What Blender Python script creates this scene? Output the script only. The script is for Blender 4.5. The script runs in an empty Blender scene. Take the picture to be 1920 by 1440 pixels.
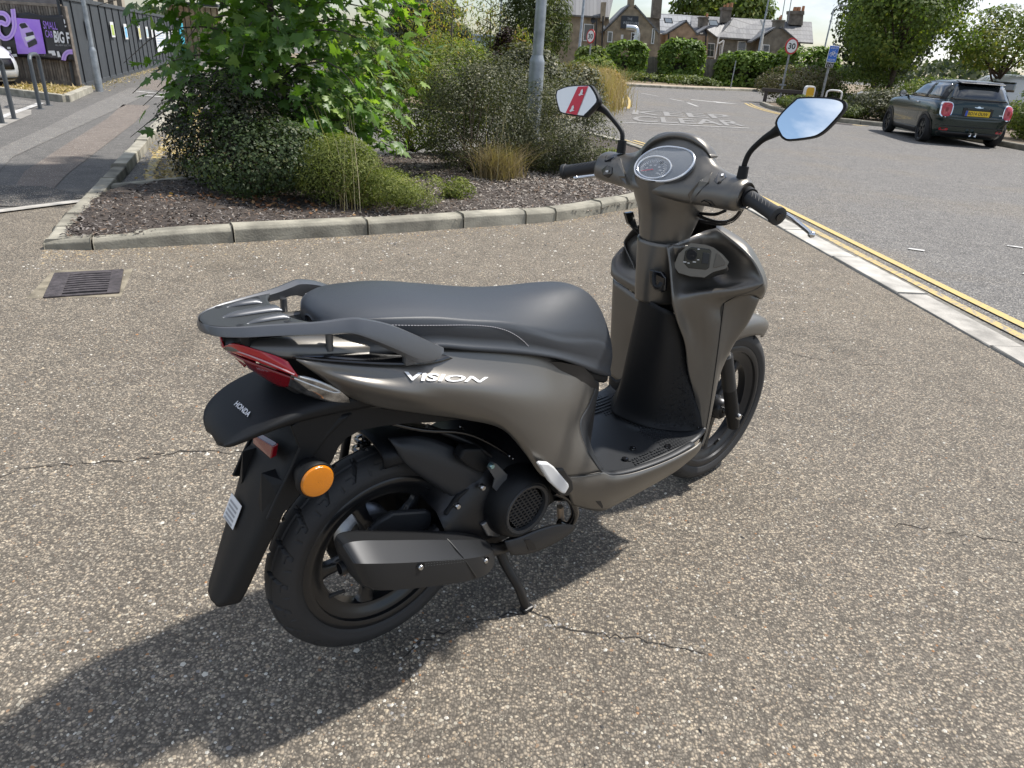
import bpy, bmesh, math, random
import numpy as np
from mathutils import Vector, Matrix, Euler
from mathutils.bvhtree import BVHTree
random.seed(7); rng = np.random.default_rng(11)
scene = bpy.context.scene
COL = scene.collection

# ------------------------------------------------------------------ camera
CAM_F, CAM_P, CAM_R, CAM_H = 1286.6, 0.44853, 0.06855, 1.3023
cam_d = bpy.data.cameras.new('camera'); cam = bpy.data.objects.new('camera', cam_d); COL.objects.link(cam)
cam_d.sensor_width = 36.0; cam_d.lens = CAM_F / 1920 * 36.0; cam_d.clip_end = 3000; cam_d.clip_start = 0.05
CAM_M = Matrix.Rotation(math.pi / 2 - CAM_P, 3, 'X') @ Matrix.Rotation(CAM_R, 3, 'Z')
cam.matrix_world = Matrix.Translation((0, 0, CAM_H)) @ CAM_M.to_4x4()
scene.camera = cam

# ------------------------------------------------------------------ sky, sun, exposure
SUN_DIR = Vector((0.582, 0.246, 1.0)).normalized()
sun_el = math.asin(SUN_DIR.z); sun_az = math.atan2(SUN_DIR.x, SUN_DIR.y)
world = bpy.data.worlds.new('World'); scene.world = world; world.use_nodes = True
nt = world.node_tree; nt.nodes.clear()
def wn(t, **k):
    n = nt.nodes.new(t)
    for a, b in k.items(): setattr(n, a, b)
    return n
sky = wn('ShaderNodeTexSky', sky_type='NISHITA', sun_disc=False)
sky.sun_elevation = sun_el; sky.sun_rotation = sun_az; sky.air_density = 1.0; sky.dust_density = 1.2
tc = wn('ShaderNodeTexCoord'); mp = wn('ShaderNodeMapping'); mp.inputs['Scale'].default_value = (1.0, 1.0, 2.6)
mp.inputs['Location'].default_value = (0.2, 2.35, 0.2)
no = wn('ShaderNodeTexNoise'); no.inputs['Scale'].default_value = 2.3; no.inputs['Detail'].default_value = 9; no.inputs['Roughness'].default_value = 0.58
cr = wn('ShaderNodeValToRGB'); cr.color_ramp.elements[0].position = 0.46; cr.color_ramp.elements[1].position = 0.62
mx = wn('ShaderNodeMix', data_type='RGBA'); mx.inputs['B'].default_value = (8.6, 8.9, 9.4, 1)
bg = wn('ShaderNodeBackground'); bg.inputs['Strength'].default_value = 0.11
wo = wn('ShaderNodeOutputWorld'); L_ = nt.links.new
L_(tc.outputs['Generated'], mp.inputs['Vector']); L_(mp.outputs[0], no.inputs['Vector']); L_(no.outputs['Fac'], cr.inputs[0])
no2 = wn('ShaderNodeTexNoise'); no2.inputs['Scale'].default_value = 5.5; no2.inputs['Detail'].default_value = 8; no2.inputs['Roughness'].default_value = .6; L_(mp.outputs[0], no2.inputs['Vector'])
cr2 = wn('ShaderNodeValToRGB'); cr2.color_ramp.elements[0].position = .35; cr2.color_ramp.elements[0].color = (4.6, 5.0, 5.7, 1); cr2.color_ramp.elements[1].position = .62; cr2.color_ramp.elements[1].color = (9.2, 9.4, 9.7, 1)
L_(no2.outputs['Fac'], cr2.inputs[0]); L_(cr2.outputs[0], mx.inputs['B']); L_(cr.outputs[0], mx.inputs['Factor']); L_(sky.outputs[0], mx.inputs['A']); L_(mx.outputs['Result'], bg.inputs['Color']); L_(bg.outputs[0], wo.inputs[0])
sun_d = bpy.data.lights.new('sun', 'SUN'); sun_d.energy = 4.2; sun_d.angle = math.radians(2.2); sun_d.color = (1.0, 0.955, 0.89)
sun = bpy.data.objects.new('sun', sun_d); COL.objects.link(sun); sun.location = (20, 8, 30)
sun.rotation_euler = (-SUN_DIR).to_track_quat('-Z', 'Y').to_euler()
scene.view_settings.view_transform = 'Standard'; scene.view_settings.look = 'None'
scene.view_settings.exposure = 0.52; scene.view_settings.gamma = 1.0; scene.view_settings.use_curve_mapping = False
scene.cycles.use_denoising = True
scene.cycles.max_bounces = 8; scene.cycles.transparent_max_bounces = 12
scene.cycles.caustics_reflective = False; scene.cycles.caustics_refractive = False; scene.cycles.sample_clamp_indirect = 6

# ------------------------------------------------------------------ pixel -> place (photo is 1920 x 1440)
def ray(u, v): return CAM_M @ Vector(((u - 960) / CAM_F, -(v - 720) / CAM_F, -1.0))
CAM_C = Vector((0, 0, CAM_H))
def G(u, v, z=0.0):
    d = ray(u, v); return CAM_C + d * ((z - CAM_H) / d.z)
def WY(u, v, y):
    d = ray(u, v); return CAM_C + d * (y / d.y)
def WX(u, v, x):
    d = ray(u, v); return CAM_C + d * (x / d.x)
def WP(u, v, p0, n):            # onto the plane through p0 with normal n
    d = ray(u, v); return CAM_C + d * ((Vector(p0) - CAM_C).dot(Vector(n)) / d.dot(Vector(n)))
# scooter frame: x forward, y to the rider's left, z up; origin under the rear axle
SC_YAW, SC_PITCH = 0.72254, 0.015686
SC_M = Matrix.Translation((0.67633, 2.08206, 0)) @ Matrix.Rotation(SC_YAW, 4, 'Z') @ Matrix.Rotation(SC_PITCH, 4, 'Y') @ Matrix.Translation((-1.28, 0, 0))
SC_I = SC_M.inverted(); SC_C = SC_I @ CAM_C
def sray(u, v): return (SC_I.to_3x3() @ ray(u, v))
def Yp(u, v, y):
    d = sray(u, v); return SC_C + d * ((y - SC_C.y) / d.y)
def Xp(u, v, x):
    d = sray(u, v); return SC_C + d * ((x - SC_C.x) / d.x)
def Zp(u, v, z):
    d = sray(u, v); return SC_C + d * ((z - SC_C.z) / d.z)

# ------------------------------------------------------------------ materials
MATS = {}
def mat(name, col, rough=0.6, metal=0.0, var=0.0, vscale=8.0, bump=0.0, bscale=60.0, coat=0.0, spec=0.5, col2=None, emit=None, trans=0.0, alpha=1.0, sheen=0.0, sss=0.0):
    if name in MATS: return MATS[name]
    m = bpy.data.materials.new(name); m.use_nodes = True; MATS[name] = m
    t = m.node_tree; b = t.nodes['Principled BSDF']
    b.inputs['Base Color'].default_value = (*col, 1); b.inputs['Roughness'].default_value = rough; b.inputs['Metallic'].default_value = metal
    b.inputs['Coat Weight'].default_value = coat; b.inputs['Coat Roughness'].default_value = 0.08; b.inputs['Specular IOR Level'].default_value = spec
    b.inputs['Transmission Weight'].default_value = trans; b.inputs['Alpha'].default_value = alpha
    if emit: b.inputs['Emission Color'].default_value = (*emit[0], 1); b.inputs['Emission Strength'].default_value = emit[1]
    g = t.nodes.new('ShaderNodeNewGeometry'); o = t.nodes.new('ShaderNodeTexCoord')
    if var > 0 or col2:
        n = t.nodes.new('ShaderNodeTexNoise'); n.inputs['Scale'].default_value = vscale; n.inputs['Detail'].default_value = 6
        t.links.new(o.outputs['Object'], n.inputs['Vector'])
        r = t.nodes.new('ShaderNodeValToRGB'); r.color_ramp.elements[0].position = 0.32; r.color_ramp.elements[1].position = 0.68
        c2 = col2 or tuple(min(1, c * (1 + var)) for c in col); c1 = col if col2 else tuple(c * (1 - var) for c in col)
        r.color_ramp.elements[0].color = (*c1, 1); r.color_ramp.elements[1].color = (*c2, 1)
        t.links.new(n.outputs['Fac'], r.inputs[0]); t.links.new(r.outputs[0], b.inputs['Base Color'])
    if bump > 0:
        n = t.nodes.new('ShaderNodeTexNoise'); n.inputs['Scale'].default_value = bscale; n.inputs['Detail'].default_value = 4
        t.links.new(o.outputs['Object'], n.inputs['Vector'])
        bp = t.nodes.new('ShaderNodeBump'); bp.inputs['Strength'].default_value = bump; bp.inputs['Distance'].default_value = 0.01
        t.links.new(n.outputs['Fac'], bp.inputs['Height']); t.links.new(bp.outputs[0], b.inputs['Normal'])
    return m

# ------------------------------------------------------------------ objects
def link(o, parent=None):
    COL.objects.link(o)
    if parent is not None: o.parent = parent
    return o
def tag(o, label=None, category=None, group=None, kind=None):
    if label: o['label'] = label
    if category: o['category'] = category
    if group: o['group'] = group
    if kind: o['kind'] = kind
    return o
def empty(name, loc=(0, 0, 0), rz=0.0, parent=None):
    o = bpy.data.objects.new(name, None); link(o, parent); o.location = loc; o.rotation_euler = (0, 0, rz); o.empty_display_size = 0.1
    return o
def mo(name, verts, faces, m, parent=None, smooth=False, solid=0.0, bevel=0.0, offset=0.0, sharp=None, bseg=2):
    me = bpy.data.meshes.new(name); me.from_pydata([tuple(v) for v in verts], [], [tuple(f) for f in faces]); me.update()
    if m is not None: me.materials.append(m)
    if smooth:
        me.polygons.foreach_set('use_smooth', [True] * len(me.polygons))
    o = bpy.data.objects.new(name, me); link(o, parent)
    if solid:
        s = o.modifiers.new('thickness', 'SOLIDIFY'); s.thickness = solid; s.offset = offset
    if bevel:
        s = o.modifiers.new('edge', 'BEVEL'); s.width = bevel; s.segments = bseg; s.limit_method = 'ANGLE'; s.angle_limit = math.radians(35)
    if sharp is not None:
        try: me.set_sharp_from_angle(angle=math.radians(sharp))
        except Exception: pass
    return o
def cr1(P, k, closed=False):
    """Catmull-Rom resample of an (n, ..., 3) array along axis 0"""
    P = np.asarray(P, float); n = len(P); out = []
    seg = n if closed else n - 1
    for i in range(seg):
        if closed: p0, p1, p2, p3 = P[(i - 1) % n], P[i], P[(i + 1) % n], P[(i + 2) % n]
        else:
            p1, p2 = P[i], P[i + 1]
            p0 = P[i - 1] if i > 0 else 2 * p1 - p2
            p3 = P[i + 2] if i + 2 < n else 2 * p2 - p1
        for j in range(k):
            t = j / k
            out.append(0.5 * (2 * p1 + (p2 - p0) * t + (2 * p0 - 5 * p1 + 4 * p2 - p3) * t * t + (3 * p1 - p0 - 3 * p2 + p3) * t ** 3))
    if not closed: out.append(P[-1])
    return np.array(out)
def grid_mesh(Gd, closed_v=False, closed_u=False, cap=False):
    a, b = Gd.shape[:2]; V = Gd.reshape(-1, 3).tolist(); F = []
    for i in range(a if closed_u else a - 1):
        for j in range(b if closed_v else b - 1):
            i2, j2 = (i + 1) % a, (j + 1) % b
            F.append((i * b + j, i2 * b + j, i2 * b + j2, i * b + j2))
    if cap:
        F.append(tuple(range(b))[::-1]); F.append(tuple((a - 1) * b + j for j in range(b)))
    return V, F
def patch(name, rows, m, parent, ku=5, kv=5, solid=0.003, mirror=False, offset=0.0, smooth=True):
    Gd = cr1(np.array([[tuple(p) for p in r] for r in rows]), ku); Gd = cr1(Gd.transpose(1, 0, 2), kv).transpose(1, 0, 2)
    V, F = grid_mesh(Gd); o = mo(name, V, F, m, parent, smooth=smooth, solid=solid, offset=offset)
    if mirror:
        V2 = [(x, -y, z) for x, y, z in V]; mo(name, V2, [f[::-1] for f in F], m, parent, smooth=smooth, solid=solid, offset=offset)
    return o
def loft(name, secs, m, parent, ku=4, kv=4, cap=True, smooth=True, sharp=None, closed=True, bevel=0):
    Gd = np.array([[tuple(p) for p in s] for s in secs])
    if ku > 1: Gd = cr1(Gd, ku)
    if kv > 1: Gd = cr1(Gd.transpose(1, 0, 2), kv, closed).transpose(1, 0, 2)
    V, F = grid_mesh(Gd, closed_v=closed, cap=cap and closed)
    return mo(name, V, F, m, parent, smooth=smooth, sharp=sharp, bevel=bevel)
def tube_geo(pts, r, n=10, k=4):
    P = cr1(np.array([tuple(p) for p in pts]), k) if k > 1 else np.array([tuple(p) for p in pts])
    R = np.array(r if hasattr(r, '__len__') else [r] * len(pts), float)
    if k > 1: R = np.interp(np.linspace(0, 1, len(P)), np.linspace(0, 1, len(R)), R)
    V, F = [], []; up = Vector((0, 0, 1)); prev = None
    for i, p in enumerate(P):
        t = Vector(P[min(i + 1, len(P) - 1)] - P[max(i - 1, 0)]).normalized()
        if prev is None:
            a = up if abs(t.z) < 0.9 else Vector((1, 0, 0)); nrm = t.cross(a).normalized()
        else: nrm = (prev - t * prev.dot(t)).normalized()
        prev = nrm; bn = t.cross(nrm)
        for j in range(n):
            an = 2 * math.pi * j / n
            V.append(tuple(Vector(p) + (nrm * math.cos(an) + bn * math.sin(an)) * R[i]))
    for i in range(len(P) - 1):
        for j in range(n): F.append((i * n + j, i * n + (j + 1) % n, (i + 1) * n + (j + 1) % n, (i + 1) * n + j))
    F.append(tuple(range(n))[::-1]); F.append(tuple((len(P) - 1) * n + j for j in range(n)))
    return V, F
def tube(name, pts, r, m, parent=None, n=10, k=4): 
    V, F = tube_geo(pts, r, n, k); return mo(name, V, F, m, parent, smooth=True, sharp=50)
def merge_geo(parts):
    V, F = [], []
    for v, f in parts:
        o = len(V); V += [tuple(x) for x in v]; F += [tuple(i + o for i in q) for q in f]
    return V, F
def box_geo(c, s, rot=None):
    V = [Vector((x * s[0] / 2, y * s[1] / 2, z * s[2] / 2)) for x in (-1, 1) for y in (-1, 1) for z in (-1, 1)]
    if rot is not None: V = [rot @ v for v in V]
    V = [v + Vector(c) for v in V]
    return V, [(0, 1, 3, 2), (4, 6, 7, 5), (0, 4, 5, 1), (2, 3, 7, 6), (0, 2, 6, 4), (1, 5, 7, 3)]
def box(name, c, s, m, parent=None, bevel=0.0, rot=None):
    V, F = box_geo(c, s, rot); return mo(name, V, F, m, parent, bevel=bevel)
def lathe_geo(prof, n=48, axis='y', c=(0, 0, 0), closed=False):
    """prof: list of (radius, along-axis)"""
    V, F = [], []; k = len(prof)
    for i in range(n):
        a = 2 * math.pi * i / n; ca, sa = math.cos(a), math.sin(a)
        for r, h in prof:
            if axis == 'y': V.append((c[0] + r * ca, c[1] + h, c[2] + r * sa))
            elif axis == 'z': V.append((c[0] + r * ca, c[1] + r * sa, c[2] + h))
            else: V.append((c[0] + h, c[1] + r * ca, c[2] + r * sa))
    for i in range(n):
        i2 = (i + 1) % n
        for j in range(k if closed else k - 1):
            j2 = (j + 1) % k; F.append((i * k + j, i * k + j2, i2 * k + j2, i2 * k + j))
    return V, F
def lathe(name, prof, m, parent=None, n=48, axis='y', c=(0, 0, 0), closed=False, sharp=40):
    V, F = lathe_geo(prof, n, axis, c, closed); return mo(name, V, F, m, parent, smooth=True, sharp=sharp)
def prism(name, outline, vec, m, parent=None, bevel=0.0, smooth=False):
    """outline: 3D polygon, extruded by vec"""
    n = len(outline); vec = Vector(vec); A = [Vector(p) for p in outline]; B = [p + vec for p in A]
    F = [tuple(range(n)), tuple(range(2 * n - 1, n - 1, -1))] + [(i, i + n, (i + 1) % n + n, (i + 1) % n) for i in range(n)]
    o = mo(name, A + B, F, m, parent, bevel=bevel, smooth=smooth)
    bm = bmesh.new(); bm.from_mesh(o.data); bmesh.ops.recalc_face_normals(bm, faces=bm.faces); bm.to_mesh(o.data); bm.free()
    return o
def plate(name, pix, y, thick, m, parent, bevel=0.004, k=1):
    P = [Yp(u, v, y) for u, v in pix]
    if k > 1: P = [Vector(p) for p in cr1(np.array([tuple(p) for p in P]), k, True)]
    return prism(name, P, (0, thick, 0), m, parent, bevel)
def text_geo(body, size=1.0, shear=0.0, extrude=0.0, align='LEFT', bold=0.0, spacing=1.0):
    cu = bpy.data.curves.new('t', 'FONT'); cu.body = body; cu.size = size; cu.shear = shear; cu.extrude = extrude; cu.align_x = align; cu.offset = bold
    cu.space_character = spacing; cu.resolution_u = 3
    ob = bpy.data.objects.new('t', cu); COL.objects.link(ob); dg = bpy.context.evaluated_depsgraph_get(); dg.update()
    me = bpy.data.meshes.new_from_object(ob.evaluated_get(dg)); V = [tuple(v.co) for v in me.vertices]; F = [tuple(p.vertices) for p in me.polygons]
    bpy.data.objects.remove(ob); bpy.data.curves.remove(cu); bpy.data.meshes.remove(me)
    return V, F
def bbox2(V):
    xs = [v[0] for v in V]; ys = [v[1] for v in V]; return min(xs), max(xs), min(ys), max(ys)
def text_on_plane(name, body, origin, xdir, ydir, height, m, parent=None, width=None, shear=0.0, depth=0.003, bold=0.0, align='LEFT', spacing=1.0):
    """flat lettering: origin is lower-left corner, cap height in metres"""
    V, F = text_geo(body, 1.0, shear, 0, 'LEFT', bold, spacing); x0, x1, y0, y1 = bbox2(V)
    s = height / (y1 - y0); sx = (width / (x1 - x0)) if width else s
    X, Y = Vector(xdir).normalized(), Vector(ydir).normalized(); N = X.cross(Y)
    off = -(x1 - x0) * sx / 2 if align == 'CENTER' else 0
    P = [Vector(origin) + X * ((v[0] - x0) * sx + off) + Y * ((v[1] - y0) * s) + N * depth for v in V]
    return mo(name, P, F, m, parent)
# ================================================================== ground, roads, kerbs
def asphalt(name, c1, c2, chip=0.5, scale=80.0, fine=190.0, chipcol=((.60, .56, .48), (.40, .33, .24), (.33, .19, .10)), rough=0.88, patch_scale=0.55, bump=0.35, packed=0, stain=0.0):
    m = bpy.data.materials.new(name); m.use_nodes = True; t = m.node_tree; b = t.nodes['Principled BSDF']; Lk = t.links.new
    b.inputs['Roughness'].default_value = rough; b.inputs['Specular IOR Level'].default_value = 0.35
    o = t.nodes.new('ShaderNodeTexCoord')
    def nz(s, d=5, r=.55):
        n = t.nodes.new('ShaderNodeTexNoise'); n.inputs['Scale'].default_value = s; n.inputs['Detail'].default_value = d; n.inputs['Roughness'].default_value = r; Lk(o.outputs['Object'], n.inputs['Vector']); return n
    def mixc(f, a, c2_, blend='MIX'):
        x = t.nodes.new('ShaderNodeMix'); x.data_type = 'RGBA'; x.blend_type = blend
        for k, v in (('Factor', f), ('A', a), ('B', c2_)):
            if isinstance(v, (int, float)): x.inputs[k].default_value = v
            elif isinstance(v, tuple): x.inputs[k].default_value = (*v, 1)
            else: Lk(v, x.inputs[k])
        return x.outputs['Result']
    def rng_(v, a, b_, c=0.0, d=1.0):
        x = t.nodes.new('ShaderNodeMapRange'); x.inputs[1].default_value = a; x.inputs[2].default_value = b_; x.inputs[3].default_value = c; x.inputs[4].default_value = d; Lk(v, x.inputs[0]); return x.outputs[0]
    def mth(op, a, b_):
        x = t.nodes.new('ShaderNodeMath'); x.operation = op
        for i, v in enumerate((a, b_)):
            if isinstance(v, (int, float)): x.inputs[i].default_value = v
            else: Lk(v, x.inputs[i])
        return x.outputs[0]
    big = nz(patch_scale, 5, .6); base = mixc(rng_(big.outputs['Fac'], .36, .64), c1, c2)
    mid = nz(6.0, 6, .65); base = mixc(.55, base, mixc(rng_(mid.outputs['Fac'], .3, .7), tuple(c * .72 for c in c1), tuple(min(1, c * 1.3) for c in c2)))
    if stain:
        sn = nz(.9, 4, .55); sn2 = nz(3.4, 5, .6); sm = mth('MULTIPLY', rng_(sn.outputs['Fac'], .56, .66), rng_(sn2.outputs['Fac'], .40, .62)); base = mixc(mth('MULTIPLY', sm, stain), base, tuple(c * .38 for c in c1))
        tn_ = nz(.55, 3, .5); base = mixc(mth('MULTIPLY', rng_(tn_.outputs['Fac'], .52, .66), .5), base, (.25, .215, .165))
    fi = nz(fine, 3, .7); base = mixc(rng_(fi.outputs['Fac'], .25, .75, .0, .55), base, tuple(c * .35 for c in c1))
    # stone chips
    wob = nz(40, 2); dv = t.nodes.new('ShaderNodeVectorMath'); dv.operation = 'MULTIPLY_ADD'; Lk(wob.outputs['Color'], dv.inputs[0]); dv.inputs[1].default_value = (.012, .012, 0); Lk(o.outputs['Object'], dv.inputs[2])
    hgt = fi.outputs['Fac']
    if packed:
        v = t.nodes.new('ShaderNodeTexVoronoi'); v.voronoi_dimensions = '2D'; v.inputs['Scale'].default_value = packed; Lk(dv.outputs[0], v.inputs['Vector']); sp = t.nodes.new('ShaderNodeSeparateColor'); Lk(v.outputs['Color'], sp.inputs[0])
        rp = t.nodes.new('ShaderNodeValToRGB'); e = rp.color_ramp.elements; e[0].position = 0; e[0].color = (.40, .39, .38, 1); e[1].position = 1; e[1].color = (2.6, 2.5, 2.3, 1)
        for p_, c_ in ((.45, (.75, .74, .73)), (.72, (1.15, 1.12, 1.07)), (.90, (1.75, 1.65, 1.5))): x = e.new(p_); x.color = (*c_, 1)
        Lk(sp.outputs[0], rp.inputs[0]); base = mixc(.85, base, rp.outputs[0], 'MULTIPLY'); gap = rng_(v.outputs['Distance'], .30, .62, 0, .75); base = mixc(gap, base, tuple(c * .32 for c in c1)); hgt = mth('SUBTRACT', hgt, mth('MULTIPLY', v.outputs['Distance'], .9))
    for sc, th, lo in ((scale, chip, .34), (scale * 2.3, chip * 1.5, .30)):
        v = t.nodes.new('ShaderNodeTexVoronoi'); v.voronoi_dimensions = '2D'; v.inputs['Scale'].default_value = sc; Lk(dv.outputs[0], v.inputs['Vector'])
        sp = t.nodes.new('ShaderNodeSeparateColor'); Lk(v.outputs['Color'], sp.inputs[0])
        has = mth('LESS_THAN', sp.outputs[0], th); rad = rng_(sp.outputs[1], 0, 1, lo * .55, lo * 1.25)
        inside = mth('LESS_THAN', v.outputs['Distance'], rad); mask = mth('MULTIPLY', has, inside)
        rp = t.nodes.new('ShaderNodeValToRGB'); e = rp.color_ramp.elements; e[0].position = 0; e[0].color = (*chipcol[2], 1); e[1].position = 1; e[1].color = (*chipcol[0], 1)
        x = e.new(.18); x.color = (*chipcol[1], 1); x = e.new(.45); x.color = (*tuple(c * .55 for c in chipcol[0]), 1); x = e.new(.8); x.color = (*tuple(c * .9 for c in chipcol[0]), 1)
        Lk(sp.outputs[2], rp.inputs[0]); base = mixc(mth('MULTIPLY', mask, .88), base, rp.outputs[0]); hgt = mth('ADD', hgt, mth('MULTIPLY', mask, .8))
    Lk(base, b.inputs['Base Color'])
    bp = t.nodes.new('ShaderNodeBump'); bp.inputs['Strength'].default_value = bump; bp.inputs['Distance'].default_value = .006; Lk(hgt, bp.inputs['Height']); Lk(bp.outputs[0], b.inputs['Normal'])
    return m
M_FORE = asphalt('forecourt asphalt', (.215, .190, .158), (.290, .256, .210), chip=.10, scale=92, fine=230, packed=150, stain=.75, bump=.5, chipcol=((.46, .42, .34), (.34, .28, .20), (.28, .16, .09)))
M_ROAD = asphalt('road asphalt', (.190, .184, .178), (.245, .238, .228), chip=.10, scale=70, fine=150, chipcol=((.42, .41, .40), (.34, .32, .30), (.16, .15, .15)), bump=.35, packed=105, stain=.3)
M_PAVE = asphalt('pavement asphalt', (.108, .104, .099), (.148, .141, .132), chip=.14, scale=95, fine=220, chipcol=((.40, .38, .34), (.28, .25, .22), (.15, .14, .13)), bump=.2)
M_PATCHG = asphalt('patched asphalt', (.150, .145, .138), (.185, .178, .168), chip=.14, scale=90, fine=200, bump=.2)
M_PATCHR = asphalt('worn reddish asphalt', (.150, .126, .110), (.195, .165, .144), chip=.14, scale=90, fine=200, bump=.2)
M_PATCHD = asphalt('dark patch asphalt', (.060, .058, .058), (.085, .082, .08), chip=.2, scale=90, fine=200, bump=.2)
M_GRASSY = mat('verge earth', (.20, .155, .10), .95, var=.35, vscale=3, bump=.4, bscale=30)
def conc(name, c, v=.28): return mat(name, c, .9, var=v, vscale=5, bump=.35, bscale=70)
M_KERB = conc('kerb concrete', (.265, .248, .20), .36); M_KERB2 = conc('kerb concrete pale', (.32, .30, .245), .36); M_KERB3 = conc('kerb concrete dark', (.22, .205, .165), .4)
M_EDGE = conc('white edging concrete', (.36, .34, .305), .38)
M_JOINT = mat('kerb joint dirt', (.035, .03, .025), .95)
def worn(name, col, amount=.5, scale=14):
    m = bpy.data.materials.new(name); m.use_nodes = True; t = m.node_tree; b = t.nodes['Principled BSDF']; b.inputs['Roughness'].default_value = .8
    o = t.nodes.new('ShaderNodeTexCoord'); n = t.nodes.new('ShaderNodeTexNoise'); n.inputs['Scale'].default_value = scale; n.inputs['Detail'].default_value = 8; n.inputs['Roughness'].default_value = .72
    t.links.new(o.outputs['Object'], n.inputs['Vector']); r = t.nodes.new('ShaderNodeValToRGB'); r.color_ramp.elements[0].position = amount - .05; r.color_ramp.elements[1].position = amount + .05
    t.links.new(n.outputs['Fac'], r.inputs[0]); x = t.nodes.new('ShaderNodeMix'); x.data_type = 'RGBA'; x.inputs['A'].default_value = (*col, 1); x.inputs['B'].default_value = (.21, .203, .193, 1); t.links.new(r.outputs[0], x.inputs['Factor'])
    t.links.new(x.outputs['Result'], b.inputs['Base Color']); return m
M_YEL = worn('yellow line paint', (.50, .37, .14), .60, 24); M_YEL2 = worn('yellow line paint worn', (.47, .35, .14), .54, 26)
M_YEL3 = worn('yellow line paint very worn', (.50, .38, .13), .50, 9)
M_WHL = worn('white road paint', (.27, .265, .255), .45, 7); M_WHL2 = worn('white bay paint', (.50, .49, .47), .56, 12)

def sheet(name, pts, z, m, parent=None, kind='structure', dz=None):
    V = [(p[0], p[1], z if len(p) < 3 else p[2]) for p in pts]
    o = mo(name, V, [tuple(range(len(V)))], m, parent)
    if parent is None: tag(o, kind=kind)
    return o
ground = sheet('ground', [(-400, -150), (400, -150), (400, 900), (-400, 900)], -.020, M_ROAD)
# road: right of the forecourt and round the planted island
road = sheet('road', [(2.0, -30), (12.5, -30), (12.5, 15), (60, 30), (60, 75), (-20, 60), (-24, 44), (-9.3, 20.4), (-6.58, 13.76), (-5.11, 9.97), (-3.92, 6.91), (-3.0, 4.6), (1.0, 4.6), (2.0, 3)], -.004, M_ROAD)
FC = [(-3.02, 4.20), (-2.74, 4.26), (-1.99, 4.66), (-1.13, 5.14), (-.48, 5.55), (.28, 6.04), (.69, 6.47), (1.09, 6.90), (1.55, 7.62), (1.86, 8.50), (1.98, 9.45)]   # front kerb line
EDGE_L = [(3.1, -1.9), (2.64, 3.32), (2.33, 6.8), (2.16, 8.7), (2.06, 9.75)]
fore = sheet('forecourt', [(-9, -6), (3.4, -6)] + EDGE_L + [(2.02, 9.6)] + FC[::-1] + [(-3.16, 4.9), (-3.6, 5.52), (-3.89, 5.05), (-5.6, 2.3), (-9, -3)], 0.0, M_FORE)
pave = sheet('pavement', [(-9, -3), (-5.6, 2.3), (-3.89, 5.05), (-3.6, 5.52), (-3.56, 5.72), (-4.04, 6.91), (-5.23, 9.97), (-6.70, 13.76), (-9.31, 20.41), (-15.2, 35), (-24, 44), (-30, 40), (-14, 14), (-20, -3)], .004, M_PAVE)
def strip(name, pts, w, z, m, parent, k=4, wob=0.0):
    P = cr1(np.array([(x, y, 0) for x, y in pts]), k) if k > 1 else np.array([(x, y, 0.0) for x, y in pts]); V = []; n = len(P)
    for i in range(n):
        d = P[min(i + 1, n - 1)] - P[max(i - 1, 0)]; d = d / np.linalg.norm(d); nn = np.array([-d[1], d[0], 0])
        a = w / 2 * (1 + random.uniform(-wob, wob)); b_ = w / 2 * (1 + random.uniform(-wob, wob)); V += [tuple(P[i] + nn * a + np.array([0, 0, z])), tuple(P[i] - nn * b_ + np.array([0, 0, z]))]
    return mo(name, V, [(2 * i, 2 * i + 1, 2 * i + 3, 2 * i + 2) for i in range(n - 1)], m, parent)
# patches on the pavement
sheet('asphalt_patch', [(-4.6, 5.2), (-5.1, 5.9), (-5.9, 8.0), (-6.5, 9.6), (-7.8, 12.9), (-9.5, 17.4), (-8.9, 17.6), (-7.3, 13.0), (-6.0, 9.2), (-5.35, 7.3), (-4.35, 5.4)], .008, M_PATCHG, pave)
sheet('asphalt_patch', [(-4.2, 5.6), (-4.75, 6.6), (-5.5, 8.5), (-6.5, 11.1), (-7.5, 13.4), (-7.1, 13.6), (-6.0, 11.0), (-5.1, 8.6), (-4.35, 6.6), (-3.95, 5.7)], .008, M_PATCHR, pave)
sheet('asphalt_patch', [(-9.2, 17.2), (-10.8, 20.9), (-9.6, 20.2), (-8.4, 17.0)], .009, M_PATCHR, pave)
sheet('asphalt_patch', [(-3.75, 5.25), (-5.2, 4.9), (-5.6, 5.6), (-4.2, 6.0), (-3.62, 5.75)], .010, M_PATCHD, pave)
sheet('asphalt_patch', [(-8.0, 11.6), (-7.6, 11.0), (-6.6, 8.6), (-7.1, 8.4), (-8.4, 11.3)], .009, mat('pale gutter', (.26, .245, .22), .9, var=.2, vscale=4), pave)
for p in ((-8.2, 15.5), (-8.9, 16.4)): sheet('pavement_mark', [(p[0], p[1]), (p[0] + .9, p[1] - .25), (p[0] + .95, p[1] - .13), (p[0] + .05, p[1] + .12)], .013, M_WHL2, pave)
strip('edging_line', [(-5.9, 1.8), (-3.89, 5.05), (-3.55, 5.62)], .10, .012, M_EDGE, pave, k=1)
# stains on the forecourt
def blob(name, c, rx, ry, z, m, parent, n=26, a0=0.0):
    V = []; ph = [random.uniform(0, 6.28) for _ in range(4)]
    for i in range(n):
        t = 2 * math.pi * i / n; r = 1 + .18 * math.sin(2 * t + ph[0]) + .14 * math.sin(3 * t + ph[1]) + .10 * math.sin(5 * t + ph[2]) + .07 * math.sin(9 * t + ph[3])
        x, y = rx * r * math.cos(t), ry * r * math.sin(t); V.append((c[0] + x * math.cos(a0) - y * math.sin(a0), c[1] + x * math.sin(a0) + y * math.cos(a0), z))
    return mo(name, V, [tuple(range(n))], m, parent)
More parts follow.
